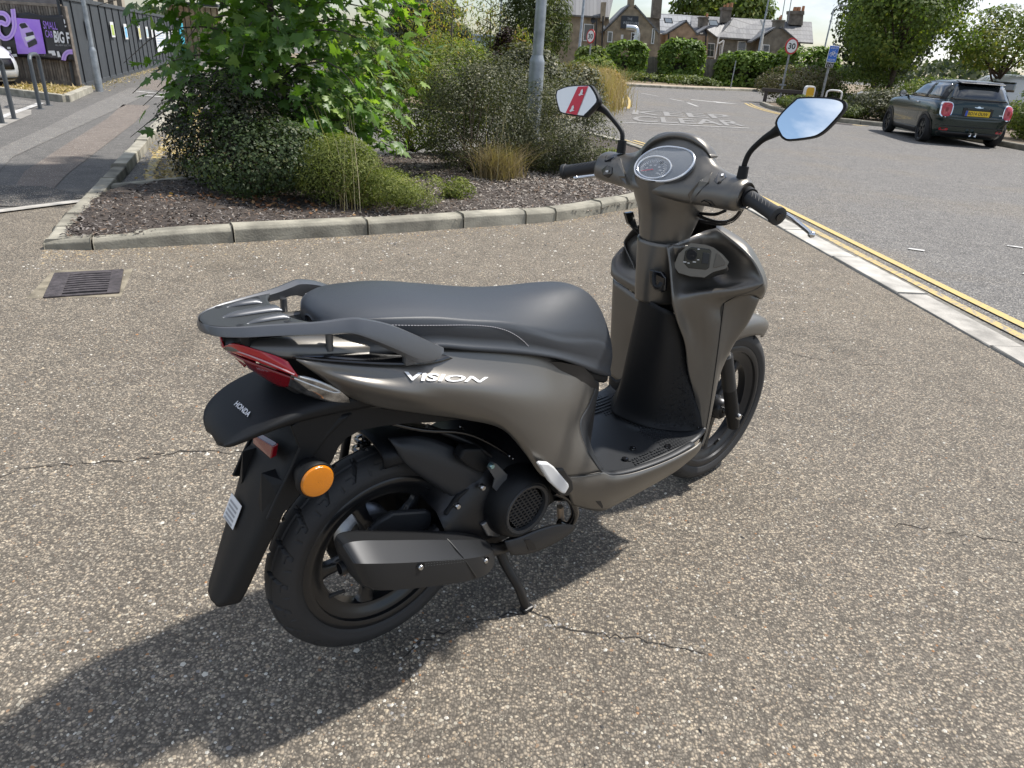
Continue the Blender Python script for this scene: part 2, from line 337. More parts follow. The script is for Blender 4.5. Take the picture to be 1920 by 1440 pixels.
# cracks (jagged dirt-filled slots)
def crack(pts, w, z=.0015):
    P = []; pts = [Vector((x, y, 0)) for x, y in pts]
    for a, b in zip(pts[:-1], pts[1:]):
        k = max(2, int((b - a).length / .018))
        for i in range(k): P.append(a.lerp(b, i / k) + Vector((random.gauss(0, .005), random.gauss(0, .007), 0)))
    P.append(pts[-1]); V = []
    for i, p in enumerate(P):
        ww = w * random.uniform(.25, 1.2) * (0.3 if i in (0, len(P) - 1) else 1); V += [(p.x, p.y + ww / 2, z), (p.x, p.y - ww / 2, z)]
    o = mo('crack', V, [(2 * i, 2 * i + 1, 2 * i + 3, 2 * i + 2) for i in range(len(P) - 1)], M_JOINT, fore)
    return P
c1 = crack([(-1.72, 1.70), (-1.59, 1.78), (-1.53, 1.84), (-1.4, 1.88), (-1.27, 1.91), (-1.19, 1.96), (-1.12, 1.99), (-.96, 2.01), (-.8, 2.0), (-.55, 2.06)], .0075)
c2 = crack([(-.22, 1.18), (-.14, 1.25), (-.08, 1.29), (0, 1.32), (.08, 1.35), (.18, 1.30), (.27, 1.29), (.40, 1.28), (.52, 1.25)], .006)
c3 = crack([(1.25, 1.86), (1.41, 1.83), (1.55, 1.81), (1.66, 1.79), (1.85, 1.76)], .005)
c4 = crack([(-.20, 1.20), (-.185, 1.10), (-.20, 1.02)], .006); c5 = crack([(1.3, 3.4), (1.5, 3.25), (1.75, 3.2), (1.9, 3.22)], .004)
# loose chips and stones on the forecourt: tiny faceted stones, denser along the cracks
M_STONES = [mat('stone white', (.58, .55, .48), .85), mat('stone tan', (.42, .35, .25), .85), mat('stone grey', (.26, .25, .24), .85), mat('stone rust', (.36, .19, .09), .85), mat('stone dark', (.05, .048, .046), .85)]
def stones(name, pts, parent, mats, size=(.0022, .0055), flat=.5, kind='stuff'):
    me = bpy.data.meshes.new(name); V = []; F = []; MI = []
    base = [(1, 0, 0), (.3, .95, 0), (-.8, .6, 0), (-.8, -.6, 0), (.3, -.95, 0), (.15, .1, 1), (-.2, -.15, .9)]
    fc_ = [(0, 1, 5), (1, 2, 6, 5), (2, 3, 6), (3, 4, 5, 6), (4, 0, 5)]
    for (x, y, z) in pts:
        s = random.uniform(*size); s = s * (1.6 if random.random() < .06 else 1); a = random.uniform(0, 6.28); e = random.uniform(.6, 1.1); o = len(V); ca, sa = math.cos(a), math.sin(a)
        for bx, by, bz in base:
            bx *= s * random.uniform(.8, 1.2); by *= s * e * random.uniform(.8, 1.2); V.append((x + bx * ca - by * sa, y + bx * sa + by * ca, z + bz * s * flat))
        k = random.choices(range(len(mats)), weights=[5, 3.0, 3.5, .9, 1.2][:len(mats)])[0]
        for f in fc_: F.append(tuple(i + o for i in f)); MI.append(k)
    me.from_pydata(V, [], F); [me.materials.append(q) for q in mats]; me.polygons.foreach_set('material_index', MI); me.update()
    o = bpy.data.objects.new(name, me); link(o, parent); o['kind'] = kind
    return o
pts = []
for i in range(5200):
    y = .35 + 3.6 * random.random() ** 1.25; x = random.uniform(-.95, .98) * (y * .80 + .25)
    if x > 2.4 - .08 * y: continue
    if .5 + .5 * math.sin(x * 3.1 + math.sin(y * 2.3) * 2) * math.cos(y * 2.7 + x) < random.random() * .55: continue
    pts.append((x, y, -.0002))
for P, n in ((c2, 120), (c1, 60), (c4, 30)):
    for i in range(n):
        p = random.choice(P); pts.append((p.x + random.gauss(0, .018), p.y + random.gauss(0, .013), 0))
stones('loose_stone', pts, fore, M_STONES)
pts = [(random.uniform(-3, 2.3), random.uniform(3.8, 7.0), 0) for _ in range(2600)]; pts = [p for p in pts if p[1] < 4.2 + (p[0] + 3) * .58]
stones('loose_stone', pts, fore, M_STONES, size=(.004, .009))
pts = []
for i in range(2600):
    j = random.randrange(len(FC) - 1); f = random.random(); x = FC[j][0] + (FC[j + 1][0] - FC[j][0]) * f; y = FC[j][1] + (FC[j + 1][1] - FC[j][1]) * f; d = random.expovariate(9.0); pts.append((x + d * .5, y - d * .85 - .012, 0))
stones('kerb_grit', pts, fore, [mat('grit tan', (.34, .27, .17), .95), mat('grit brown', (.20, .15, .10), .95), mat('grit grey', (.22, .20, .17), .95)], size=(.003, .009))

# ------------------------------------------------------------------ kerbs: every stone is a piece
kerb = empty('kerb'); tag(kerb, kind='structure')
def kerb_run(parent, pts, joints, w=.14, h=.10, inner=1, mats=None, sink=.05, name='kerb_stone', cham=.022, lo=None):
    """pts: dense outer line; joints: arc lengths where stones meet"""
    P = [Vector((x, y, 0)) for x, y in pts]; Ls = [0]
    for a, b in zip(P[:-1], P[1:]): Ls.append(Ls[-1] + (b - a).length)
    def at(s):
        i = max(1, min(len(Ls) - 1, int(np.searchsorted(Ls, s)))); f = (s - Ls[i - 1]) / max(1e-6, Ls[i] - Ls[i - 1]); return P[i - 1].lerp(P[i], f)
    joints = [0] + [j for j in joints if 0 < j < Ls[-1]] + [Ls[-1]]
    for a, b in zip(joints[:-1], joints[1:]):
        if b - a < .05: continue
        n = max(2, int((b - a) / .22) + 1); secs = []; dz = random.uniform(-.006, .006); dn = random.uniform(-.004, .004)
        for i in range(n):
            s = a + .006 + (b - a - .012) * i / (n - 1); p = at(s); d = (at(min(s + .05, Ls[-1])) - at(max(s - .05, 0))).normalized(); nn = Vector((-d.y, d.x, 0)) * inner
            hh = h + dz - (0 if lo is None else lo(s))
            secs.append([p + nn * dn + Vector((0, 0, -sink)), p + nn * (dn + .004) + Vector((0, 0, hh - cham)), p + nn * (dn + cham) + Vector((0, 0, hh)), p + nn * (w + dn) + Vector((0, 0, hh)), p + nn * (w + dn) + Vector((0, 0, -sink))])
        loft(name, secs, random.choice(mats or [M_KERB, M_KERB, M_KERB3, M_KERB2]), parent, ku=1, kv=1, smooth=False, bevel=.006)
fcd = [tuple(p[:2]) for p in cr1(np.array([(x, y, 0) for x, y in FC]), 6)]
Lf = [0]
for a, b in zip(fcd[:-1], fcd[1:]): Lf.append(Lf[-1] + math.dist(a, b))
def arc_of(x):   # arc length where the line reaches abscissa x
    return float(np.interp(x, [p[0] for p in fcd], Lf))
kerb_run(kerb, fcd, [arc_of(x) for x in (-2.74, -1.99, -1.16, -.48, .02, .28, .72, 1.0, 1.36, 1.7, 1.9)], h=.105, lo=lambda s: max(0, .055 * (1 - s / .75)))
kerb_run(kerb, [(1.98, 9.45), (2.02, 10.3), (1.95, 11.2), (1.70, 12.2), (1.10, 13.4), (.4, 12.6)], [.9, 1.8, 2.7, 3.6, 4.5], h=.09)
kerb_run(kerb, [(-3.02, 4.20), (-3.30, 4.85), (-3.58, 5.60), (-4.06, 6.85)], [.35, .75, 1.5, 2.2], h=.060, w=.13, inner=-1)
lk = [(-4.06, 6.85), (-5.25, 9.9), (-6.72, 13.7), (-9.33, 20.35), (-15.2, 34.9)]
kerb_run(kerb, lk, [.9 * i for i in range(1, 34)], h=.085, w=.14, inner=-1, mats=[M_KERB, M_KERB2])
kerb_run(kerb, [(-3.62, 6.02), (-3.1, 6.75), (-1.9, 8.5), (0, 11.2), (.9, 12.7)], [.9 * i for i in range(1, 10)], h=.05, w=.10)
# soil-filled gaps between stones read dark: a narrow backing bed under the kerb
# flush white edging between forecourt and road
edging = empty('edging'); tag(edging, kind='structure')
ed = [(x + .012, y) for x, y in EDGE_L]
kerb_run(edging, ed, [.02 + .915 * i for i in range(1, 13)], w=.21, h=.012, inner=-1, mats=[M_EDGE, conc('white edging concrete pale', (.42, .40, .36))], name='edging_stone', cham=.004)
strip('gutter', [(x + .225, y) for x, y in EDGE_L], .05, .006, mat('gutter dirt', (.16, .15, .13), .9, var=.4, vscale=18), edging, k=3, wob=.7)
yl = [(3.62, -1.9), (2.945, 3.73), (2.60, 7.25), (2.42, 9.2), (2.36, 10.4), (2.2, 11.9), (1.75, 13.3)]
strip('yellow_line', yl, .075, .004, M_YEL2, road, k=8, wob=.06)
strip('yellow_line', [(x + .17, y + .02) for x, y in yl], .075, .004, M_YEL, road, k=8, wob=.05)
for off in (.30, .50): strip('yellow_line', [(-3.50 + off, 6.25), (-4.06 + off, 7.0), (-5.25 + off, 9.95), (-6.72 + off, 13.75), (-9.33 + off, 20.4)], .085, .004, M_YEL3, road, k=8, wob=.3)
for off in (.35, .6): strip('yellow_line', [(2.35 + off, 22.5), (2.7 + off, 25), (3.1 + off, 28.5), (3.3 + off, 32), (2.6 + off, 36)], .09, .004, M_YEL, road, k=6)
# road markings
strip('marking_line', [(2.0, 17.15), (5.4, 18.1)], .10, .004, M_WHL2, road, k=1); strip('marking_line', [(2.7, 22.0), (5.6, 23.1)], .10, .004, M_WHL, road, k=1)
for i, (t_, x0, y0) in enumerate((('KEEP', 2.75, 20.1), ('CLEAR', 2.45, 17.7))):
    V, F = text_geo(t_, 1.0, 0, 0, 'LEFT', .015); b0, b1, b2, b3 = bbox2(V)
    ax = Vector((3.0, 0.84, 0)); ay = Vector((.28, 1.9, 0))
    V = [Vector((x0, y0, .005)) + ax * ((v[0] - b0) / (b1 - b0)) + ay * ((v[1] - b2) / (b3 - b2)) for v in V]; mo('marking_letter', V, F, M_WHL, road)
for a, b in (((5.9, 26.4), (5.98, 28.6)), ((5.97, 29.5), (5.71, 31.0)), ((5.5, 32.5), (5.0, 34.5))): strip('marking_dash', [a, b], .11, .005, M_WHL2, road, k=1)
mo('marking_arrow', [(6.7, 31.7, .004), (7.6, 31.0, .004), (7.6, 31.3, .004), (8.4, 30.4, .004), (7.5, 30.3, .004), (7.55, 30.6, .004), (6.7, 31.3, .004)], [tuple(range(7))], M_WHL2, road)
for x, y in ((3.3, 5.9), (3.9, 5.3), (4.5, 5.5), (4.4, 6.3)): sheet('marking_flake', [(x, y), (x + .12, y - .05), (x + .15, y), (x + .04, y + .04)], .004, M_WHL2, road)

# ------------------------------------------------------------------ drain grate
dr = empty('drain_grate', (-2.37, 3.60, 0)); tag(dr, 'square cast iron drain grate with curved slots in asphalt', 'drain')
q = [Vector((-2.62, 3.76, 0)), Vector((-2.33, 3.90, 0)), Vector((-2.17, 3.47, 0)), Vector((-2.47, 3.36, 0))]
cq = sum(q, Vector()) / 4; dr.location = cq
exx = (q[1] - q[0]).normalized(); eyy = (q[0] - q[3]); eyy = (eyy - exx * eyy.dot(exx)).normalized(); WD, HD = .31, .44
M_IRON = mat('rusty cast iron', (.090, .078, .080), .62, .5, var=.35, vscale=30, bump=.3, bscale=200)
def dpt(a, b, z): return exx * a + eyy * b + Vector((0, 0, z))
def dbox(name, a0, a1, b0, b1, z0, z1, m):
    V = [dpt(a, b, z) for a in (a0, a1) for b in (b0, b1) for z in (z0, z1)]; return mo(name, V, [(0, 1, 3, 2), (4, 6, 7, 5), (0, 4, 5, 1), (2, 3, 7, 6), (0, 2, 6, 4), (1, 5, 7, 3)], m, dr, bevel=.002)
dbox('pit', -.13, .13, -.19, .19, .0008, .0016, mat('drain void', (.004, .004, .004), .9))
dbox('frame_side', -WD / 2 - .03, -.105, -HD / 2, HD / 2, -.01, .010, M_IRON); dbox('frame_side', .105, WD / 2 + .01, -HD / 2, HD / 2, -.01, .010, M_IRON)
dbox('frame_end', -.105, .105, HD / 2 - .030, HD / 2, -.01, .010, M_IRON); dbox('frame_end', -.105, .105, -HD / 2, -HD / 2 + .022, -.01, .010, M_IRON)
for i in range(9):
    b = -HD / 2 + .036 + i * (HD - .066) / 9.0 + .020
    secs = [[dpt(a, b - .012 + .012 * math.cos(a * 12), .0018), dpt(a, b - .012 + .012 * math.cos(a * 12), .0095), dpt(a, b + .014 + .012 * math.cos(a * 12), .0095), dpt(a, b + .014 + .012 * math.cos(a * 12), .0018)] for a in (-.106, -.05, 0, .05, .106)]
    loft('bar', secs, M_IRON, dr, ku=2, kv=1, smooth=False)
sheet('asphalt_collar', [tuple(p[:2]) for p in [q[0] + Vector((-.09, .05, 0)), q[1] + Vector((.02, .03, 0)), q[2] + Vector((.05, -.02, 0)), q[3] + Vector((-.08, -.03, 0))]], .0006, mat('sandy collar', (.20, .175, .13), .95, var=.4, vscale=12), fore)
# ================================================================== the scooter
M_TAUPE = mat('matte bronze paint', (0.165, 0.156, 0.142), 0.36, 0.70, coat=0.0)
def _flake(m):
    t = m.node_tree; b = t.nodes['Principled BSDF']; o = t.nodes.new('ShaderNodeTexCoord'); n = t.nodes.new('ShaderNodeTexNoise')
    n.inputs['Scale'].default_value = 900; n.inputs['Detail'].default_value = 1; t.links.new(o.outputs['Object'], n.inputs['Vector'])
    r = t.nodes.new('ShaderNodeMapRange'); r.inputs[1].default_value = 0.3; r.inputs[2].default_value = 0.7; r.inputs[3].default_value = 0.31; r.inputs[4].default_value = 0.43
    t.links.new(n.outputs['Fac'], r.inputs[0]); t.links.new(r.outputs[0], b.inputs['Roughness'])
_flake(M_TAUPE)
M_BLK = mat('black textured plastic', (0.0075, 0.008, 0.009), 0.55, bump=0.08, bscale=900, spec=0.32)
M_BLK2 = mat('dark grey plastic', (0.021, 0.0225, 0.025), 0.46, bump=0.06, bscale=700)
M_GLOSSBLK = mat('gloss black', (0.008, 0.008, 0.009), 0.12, coat=0.5)
M_SEAT = mat('black seat vinyl', (0.034, 0.039, 0.047), 0.47, bump=0.10, bscale=1500, spec=0.55)
M_STITCH = mat('grey stitching', (0.35, 0.34, 0.36), 0.8)
M_RACK = mat('grey painted rack', (0.13, 0.134, 0.142), 0.38, 0.65)
M_RACKTOP = mat('dark rack top', (0.040, 0.043, 0.044), 0.5, 0.2)
M_TYRE = mat('tyre rubber', (0.026, 0.026, 0.027), 0.66, bump=0.05, bscale=400)
M_RIM = mat('black wheel paint', (0.015, 0.0155, 0.017), 0.30, 0.2, coat=0.2)
M_RIMG = mat('grey wheel paint', (0.085, 0.088, 0.092), 0.34, 0.6)
M_STEEL = mat('bright steel', (0.55, 0.55, 0.55), 0.22, 1.0)
M_ALU = mat('cast aluminium', (0.33, 0.34, 0.35), 0.42, 0.9, var=0.15, vscale=40)
M_WHITEALU = mat('silver foot peg', (0.72, 0.72, 0.71), 0.42, 0.15)
M_ENG = mat('engine black', (0.011, 0.011, 0.012), 0.42)
M_MUFF = mat('muffler shield satin', (0.034, 0.035, 0.037), 0.40, 0.60)
M_RED = mat('red lens', (0.42, 0.006, 0.014), 0.10, coat=0.8)
M_RED2 = mat('dark red lens', (0.20, 0.004, 0.010), 0.10, coat=0.8)
M_CLEAR = mat('clear indicator lens', (0.30, 0.30, 0.30), 0.08, 0.85, var=0.7, vscale=45)
M_AMBER = mat('amber reflector', (0.60, 0.19, 0.004), 0.16, coat=0.7, bump=0.16, bscale=520)
M_MIRROR = mat('mirror glass', (0.92, 0.94, 0.96), 0.015, 1.0)
M_CHROME = mat('chrome lever', (0.62, 0.63, 0.65), 0.18, 1.0)
M_WHITEP = mat('white print', (0.78, 0.78, 0.78), 0.5)
M_REDP = mat('red print', (0.62, 0.02, 0.05), 0.45)
M_FILM = mat('white protective film', (0.84, 0.86, 0.88), 0.25, 0.1)
M_METER = mat('instrument face', (0.085, 0.095, 0.11), 0.30, coat=0.6)
M_METERRING = mat('meter chrome ring', (0.75, 0.77, 0.80), 0.22, 0.6)
M_GLASS = mat('meter window', (1, 1, 1), 0.03, trans=1.0)
M_RUB = mat('grip rubber', (0.022, 0.023, 0.025), 0.58)

scooter = empty('motor_scooter')
scooter.matrix_world = SC_M
tag(scooter, 'matte bronze and black motor scooter parked upright on its centre stand', 'scooter')
SP = scooter
def V3(*a): return Vector(a)
def Yl(l): return [Yp(*p) for p in l]

# ---------------- wheels
def tyre_geo(R, hw, cy, cz, cx, bead, pattern, n=660, arc=41):
    prof = []   # (radius, y, tread?) around the section, from right bead over the crown to the left bead
    side = [(bead, -0.72 * hw), (bead + 0.006, -0.84 * hw), (bead + 0.010, -0.90 * hw), (bead + 0.012, -0.905 * hw), (bead + 0.019, -0.975 * hw)]
    crown = []
    Rs = bead + 0.025
    for t in np.linspace(-1, 1, arc):
        a = t * math.radians(82); y = hw * 0.99 * math.sin(a) / math.sin(math.radians(82)); r = Rs + (R - Rs) * (math.cos(a) - math.cos(math.radians(82))) / (1 - math.cos(math.radians(82)))
        crown.append((r, y))
    prof = side + crown + [(r, -y) for r, y in side[::-1]]
    ns = len(side); V, F = [], []; k = len(prof)
    for i in range(n):
        a = 2 * math.pi * i / n; ca, sa = math.cos(a), math.sin(a)
        for j, (r, y) in enumerate(prof):
            if ns <= j < ns + arc:
                t = (j - ns) / (arc - 1) * 2 - 1; r = r - pattern(a, t)
            V.append((cx + r * ca, cy + y, cz + r * sa))
    for i in range(n):
        i2 = (i + 1) % n
        for j in range(k - 1): F.append((i * k + j, i * k + j + 1, i2 * k + j + 1, i2 * k + j))
    return V, F
def pat_rear(a, t):
    s = abs(t); d = 0.0
    if 0.22 < s < 0.27: d = 0.0035
    N = 22; ph = (a * N / (2 * math.pi) + (0.5 if t > 0 else 0.0)) % 1.0
    c = 0.30 + 0.60 * max(0.0, s - 0.1) ** 1.3
    if 0.02 < s < 0.80 and abs(ph - c) < 0.065: d = 0.0068
    if 0.52 < s < 0.60 and 0 < ((ph - c) % 1.0) < 0.30: d = 0.0045
    ph2 = (ph + 0.5) % 1.0
    if 0.60 < s < 0.82 and abs(ph2 - 0.55) < 0.04: d = 0.004
    return d
def pat_front(a, t):
    s = abs(t); N = 26; ph = (a * N / (2 * math.pi) + (0.5 if t > 0 else 0)) % 1.0
    if s < 0.05: return 0.003
    if 0.10 < s < 0.78 and abs(ph - (0.3 + 0.5 * s)) < 0.06: return 0.0045
    return 0.0
def wheel(name, cx, cz, R, hw, rim_r, spokes, base, m, pat, spoke_w):
    w = empty(name, parent=SP)
    V, F = tyre_geo(R, hw, 0, cz, cx, rim_r + 0.012, pat); mo('tyre', V, F, M_TYRE, w, smooth=True, sharp=38)
    b = rim_r
    prof = [(b + 0.014, -0.72 * hw), (b + 0.017, -0.80 * hw), (b + 0.013, -0.86 * hw), (b + 0.002, -0.86 * hw), (b - 0.004, -0.80 * hw), (b - 0.006, -0.62 * hw),
            (b - 0.020, -0.52 * hw), (b - 0.026, -0.40 * hw), (b - 0.036, -0.34 * hw), (b - 0.038, 0.0)]
    prof = prof + [(r, -y) for r, y in prof[-2::-1]]
    rim = lathe('rim', prof, m, w, n=96, c=(cx, 0, cz), closed=True)
    for k in range(spokes):
        a = math.radians(base + 360 / spokes * k); r0, r1 = 0.030, b - 0.030
        secs = []
        for f, wd, th in ((0, spoke_w * 1.15, 0.020), (0.35, spoke_w * 0.80, 0.016), (0.72, spoke_w * 0.72, 0.013), (0.90, spoke_w * 0.95, 0.013), (1.0, spoke_w * 1.7, 0.014)):
            r = r0 + (r1 - r0) * f + (0.006 if f == 1 else 0); d = Vector((math.cos(a), 0, math.sin(a))); s = Vector((-math.sin(a), 0, math.cos(a)))
            c = Vector((cx, 0, cz)) + d * r
            secs.append([c + s * (wd * x) + Vector((0, th * y, 0)) for x, y in ((-.5, -.55), (-.3, -1), (.3, -1), (.5, -.55), (.5, .55), (.3, 1), (-.3, 1), (-.5, .55))])
        loft('spoke', secs, m, w, ku=3, kv=1, sharp=45)
    lathe('hub', [(0.012, -0.050), (0.030, -0.050), (0.036, -0.044), (0.040, -0.02), (0.040, 0.02), (0.036, 0.044), (0.030, 0.05), (0.012, 0.05)], m, w, n=40, c=(cx, 0, cz), closed=True)
    return w
rw = wheel('rear_wheel', 0.0, 0.257, 0.257, 0.0455, 0.178, 5, -105, M_RIM, pat_rear, 0.042)
fw = wheel('front_wheel', 1.28, 0.275, 0.275, 0.040, 0.203, 5, 54, mat('front wheel paint', (.030, .031, .034), .32, .5), pat_front, 0.034)
def valve(w, cx, cz, r, ang, y=-0.012):
    a = math.radians(ang); d = Vector((math.cos(a), 0, math.sin(a))); c = Vector((cx, y, cz))
    tube('valve', [c + d * r, c + d * (r - 0.016) + V3(0, -.008, 0), c + d * (r - 0.034) + V3(0, -.02, 0)], [.0055, .0045, .0042], M_TYRE, w, n=8, k=2)
valve(rw, 0, .257, .150, -150); valve(fw, 1.28, .275, .176, -72)
lathe('brake_drum', [(0.02, 0.03), (0.066, 0.03), (0.070, 0.036), (0.070, 0.075), (0.05, 0.082), (0.02, 0.082)], M_ALU, rw, n=40, c=(0, 0, .257))
lathe('axle_nut', [(0.001, -0.128), (0.010, -0.128), (0.012, -0.122), (0.012, -0.105), (0.018, -0.103), (0.018, -0.05)], M_STEEL, rw, n=12, c=(0, 0, .257))
lathe('axle_nut', [(0.001, -0.112), (0.009, -0.112), (0.011, -0.106), (0.011, -0.096), (0.017, -0.094), (0.017, -0.088), (0.010, -0.086), (0.010, -0.03)], M_STEEL, fw, n=12, c=(1.28, 0, .275))
lathe('brake_disc', [(0.05, 0.052), (0.11, 0.052), (0.11, 0.056), (0.05, 0.056)], M_STEEL, fw, n=48, c=(1.28, 0, .275), closed=True)

# ---------------- seat
seat_st = [(-.134, .016, .832, .826, .796), (-.127, .050, .846, .834, .788), (-.105, .082, .858, .841, .782), (-.06, .108, .864, .844, .778), (.0, .122, .863, .840, .778), (.06, .130, .857, .832, .775), (.13, .137, .843, .817, .758),
           (.22, .140, .824, .798, .735), (.30, .138, .815, .768, .712), (.38, .132, .812, .735, .684), (.46, .120, .810, .710, .645), (.53, .106, .800, .690, .607), (.585, .094, .772, .665, .580), (.625, .080, .724, .635, .562),
           (.650, .062, .672, .610, .552), (.664, .034, .632, .592, .548)]
secs = []
for x, w, zt, zs, zb in seat_st:
    h = [(-.92 * w, zb), (-.985 * w, zb + (zs - zb) * .35), (-1.0 * w, zb + (zs - zb) * .78), (-.985 * w, zs - .004), (-.955 * w, zs + .003), (-.90 * w, zs + (zt - zs) * .24), (-.66 * w, zs + (zt - zs) * .64), (-.34 * w, zs + (zt - zs) * .93), (0, zt)]
    h = h + [(-y, z) for y, z in h[-2::-1]]
    secs.append([(x, y, z) for y, z in h])
seat = loft('seat', secs, M_SEAT, SP, ku=4, kv=3, smooth=True)
def seat_at(x, fr_y, zmix, lift=0.0):
    xs = [s[0] for s in seat_st]; f = lambda i: np.interp(x, xs, [s[i] for s in seat_st]); w, zt, zs, zb = f(1), f(2), f(3), f(4)
    return Vector((x, -w * fr_y, zs + lift))
# stitching: short stitches along the piping line, both sides
def bvh_of(o):
    me = o.data; return BVHTree.FromPolygons([v.co for v in me.vertices], [p.vertices for p in me.polygons])
seat_b = bvh_of(seat)
def on_surface(b, u, v, off=0.0028):
    d = sray(u, v).normalized(); h = b.ray_cast(SC_C, d)
    if h[0] is not None: return h[0] - d * off
    best = min((b.find_nearest(SC_C + d * t) for t in np.linspace(.8, 3.0, 90)), key=lambda q: q[3]); return best[0] - d * off
path = [(648, 600), (668, 605), (695, 608), (760, 610), (820, 610), (872, 609.5), (905, 611), (929, 614), (950, 620), (966, 628), (982, 640), (994, 653)]
pp = cr1(np.array([(u, v, 0) for u, v in path]), 12); pts = [on_surface(seat_b, p[0], p[1], .0006) for p in pp]; pts = [p for p in pts if p is not None]
L = [0];
for i in range(1, len(pts)): L.append(L[-1] + (pts[i] - pts[i - 1]).length)
parts = []; s = 0.0
def at_len(s):
    i = max(1, min(len(L) - 1, int(np.searchsorted(L, s)))); f = (s - L[i - 1]) / max(1e-6, L[i] - L[i - 1]); return pts[i - 1].lerp(pts[i], f)
while s + .0045 < L[-1]:
    a, b = at_len(s), at_len(s + .0042); parts.append(tube_geo([a, b], .0008, 5, 1)); parts.append(tube_geo([V3(a.x, -a.y, a.z), V3(b.x, -b.y, b.z)], .0008, 5, 1)); s += .0062
V, F = merge_geo(parts); st = mo('stitching', V, F, M_STITCH, seat); st['kind'] = 'stuff'
# seat base lip
base = [[(x, -y * w, z) for y, z in ((.86, zb + .004), (.90, zb - .012), (.80, zb - .020))] for x, w, zt, zs, zb in seat_st[2:-1]]
patch('seat_base', base, M_BLK, SP, ku=3, kv=2, solid=.004, mirror=True)

# ---------------- rear body side panels (columns run tail -> leg area, rows run top -> bottom)
cols = [
 [(558, 669, -.088), (556, 675, -.098), (575, 688, -.105), (598, 704, -.107), (620, 722, -.106), (642, 738, -.102)],
 [(640, 672, -.102), (640, 684, -.119), (655, 702, -.128), (675, 722, -.143), (692, 745, -.134), (705, 761, -.126)],
 [(720, 668, -.116), (735, 689, -.140), (748, 712, -.154), (762, 738, -.168), (778, 760, -.158), (792, 775, -.148)],
 [(800, 657, -.130), (815, 693, -.151), (826, 722, -.174), (838, 748, -.178), (855, 771, -.172), (872, 786, -.162)],
 [(880, 655, -.134), (893, 696, -.156), (905, 730, -.182), (915, 762, -.186), (928, 788, -.182), (942, 804, -.172)],
 [(955, 658, -.134), (963, 700, -.156), (965, 742, -.185), (970, 786, -.190), (977, 824, -.187), (985, 850, -.178)],
 [(1010, 664, -.127), (1018, 704, -.149), (1020, 752, -.180), (1016, 806, -.190), (1014, 858, -.190), (1018, 893, -.184)],
 [(1045, 673, -.112), (1055, 710, -.135), (1056, 757, -.166), (1046, 812, -.182), (1050, 862, -.188), (1062, 894, -.187)],
 [(1072, 681, -.100), (1088, 716, -.120), (1082, 757, -.146), (1068, 806, -.168), (1078, 857, -.182), (1098, 890, -.187)],
 [(1091, 692, -.086), (1115, 722, -.092), (1104, 757, -.120), (1086, 795, -.146), (1101, 846, -.172), (1128, 884, -.187)]]
side = patch('side_panel', [[Yp(*p) for p in c] for c in cols], M_TAUPE, SP, ku=6, kv=6, solid=.003, mirror=True)
side_b = bvh_of(side)
# black centre cover under the seat nose and the fuel-filler wall behind the floor
ctr = []
for c7, inner in zip(cols[-1], [(1100, 690, -.0), (1122, 722, -.0), (1124, 757, -.0), (1128, 800, -.0), (1136, 850, -.0), (1150, 878, -.0)]):
    a = Yp(*c7); ctr.append(a)
cc = []
for i, a in enumerate(ctr):
    xf = [0.662, 0.640, 0.615, 0.600, 0.600, 0.606][i]; zf = [.552, .515, .455, .40, .365, .338][i]
    cc.append([V3(a.x, a.y, a.z), V3(a.x * .6 + xf * .4, a.y * .86, a.z * .6 + zf * .4), V3(a.x * .25 + xf * .75, a.y * .5, a.z * .25 + zf * .75), V3(xf, 0, zf),
               V3(a.x * .25 + xf * .75, -a.y * .5, a.z * .25 + zf * .75), V3(a.x * .6 + xf * .4, -a.y * .86, a.z * .6 + zf * .4), V3(a.x, -a.y, a.z)])
patch('centre_cover', cc, M_BLK2, SP, ku=5, kv=5, solid=.003)
# VISION lettering and side swoosh
def decal_text(name, body, quad, bv, m, shear=0.0, bold=0.0, parent=None, off=.0050, bend=0.0):
    V, F = text_geo(body, 1, shear, 0, 'LEFT', bold); x0, x1, y0, y1 = bbox2(V); P = []
    (ax, ay), (bx, by), (cx_, cy_), (dx, dy) = quad   # bottom-left, bottom-right, top-right, top-left
    for v in V:
        s, t = (v[0] - x0) / (x1 - x0), (v[1] - y0) / (y1 - y0)
        u = (1 - t) * ((1 - s) * ax + s * bx) + t * ((1 - s) * dx + s * cx_); w = (1 - t) * ((1 - s) * ay + s * by) + t * ((1 - s) * dy + s * cy_)
        p = on_surface(bv, u, w, off); P.append(p if p is not None else Vector((0, 0, 0)))
    return mo(name, P, F, m, parent)
decal_text('lettering', 'VISION', [(762, 713), (905, 717), (916, 707), (758, 696.5)], side_b, M_WHITEP, shear=0.12, bold=0.022, parent=SP)

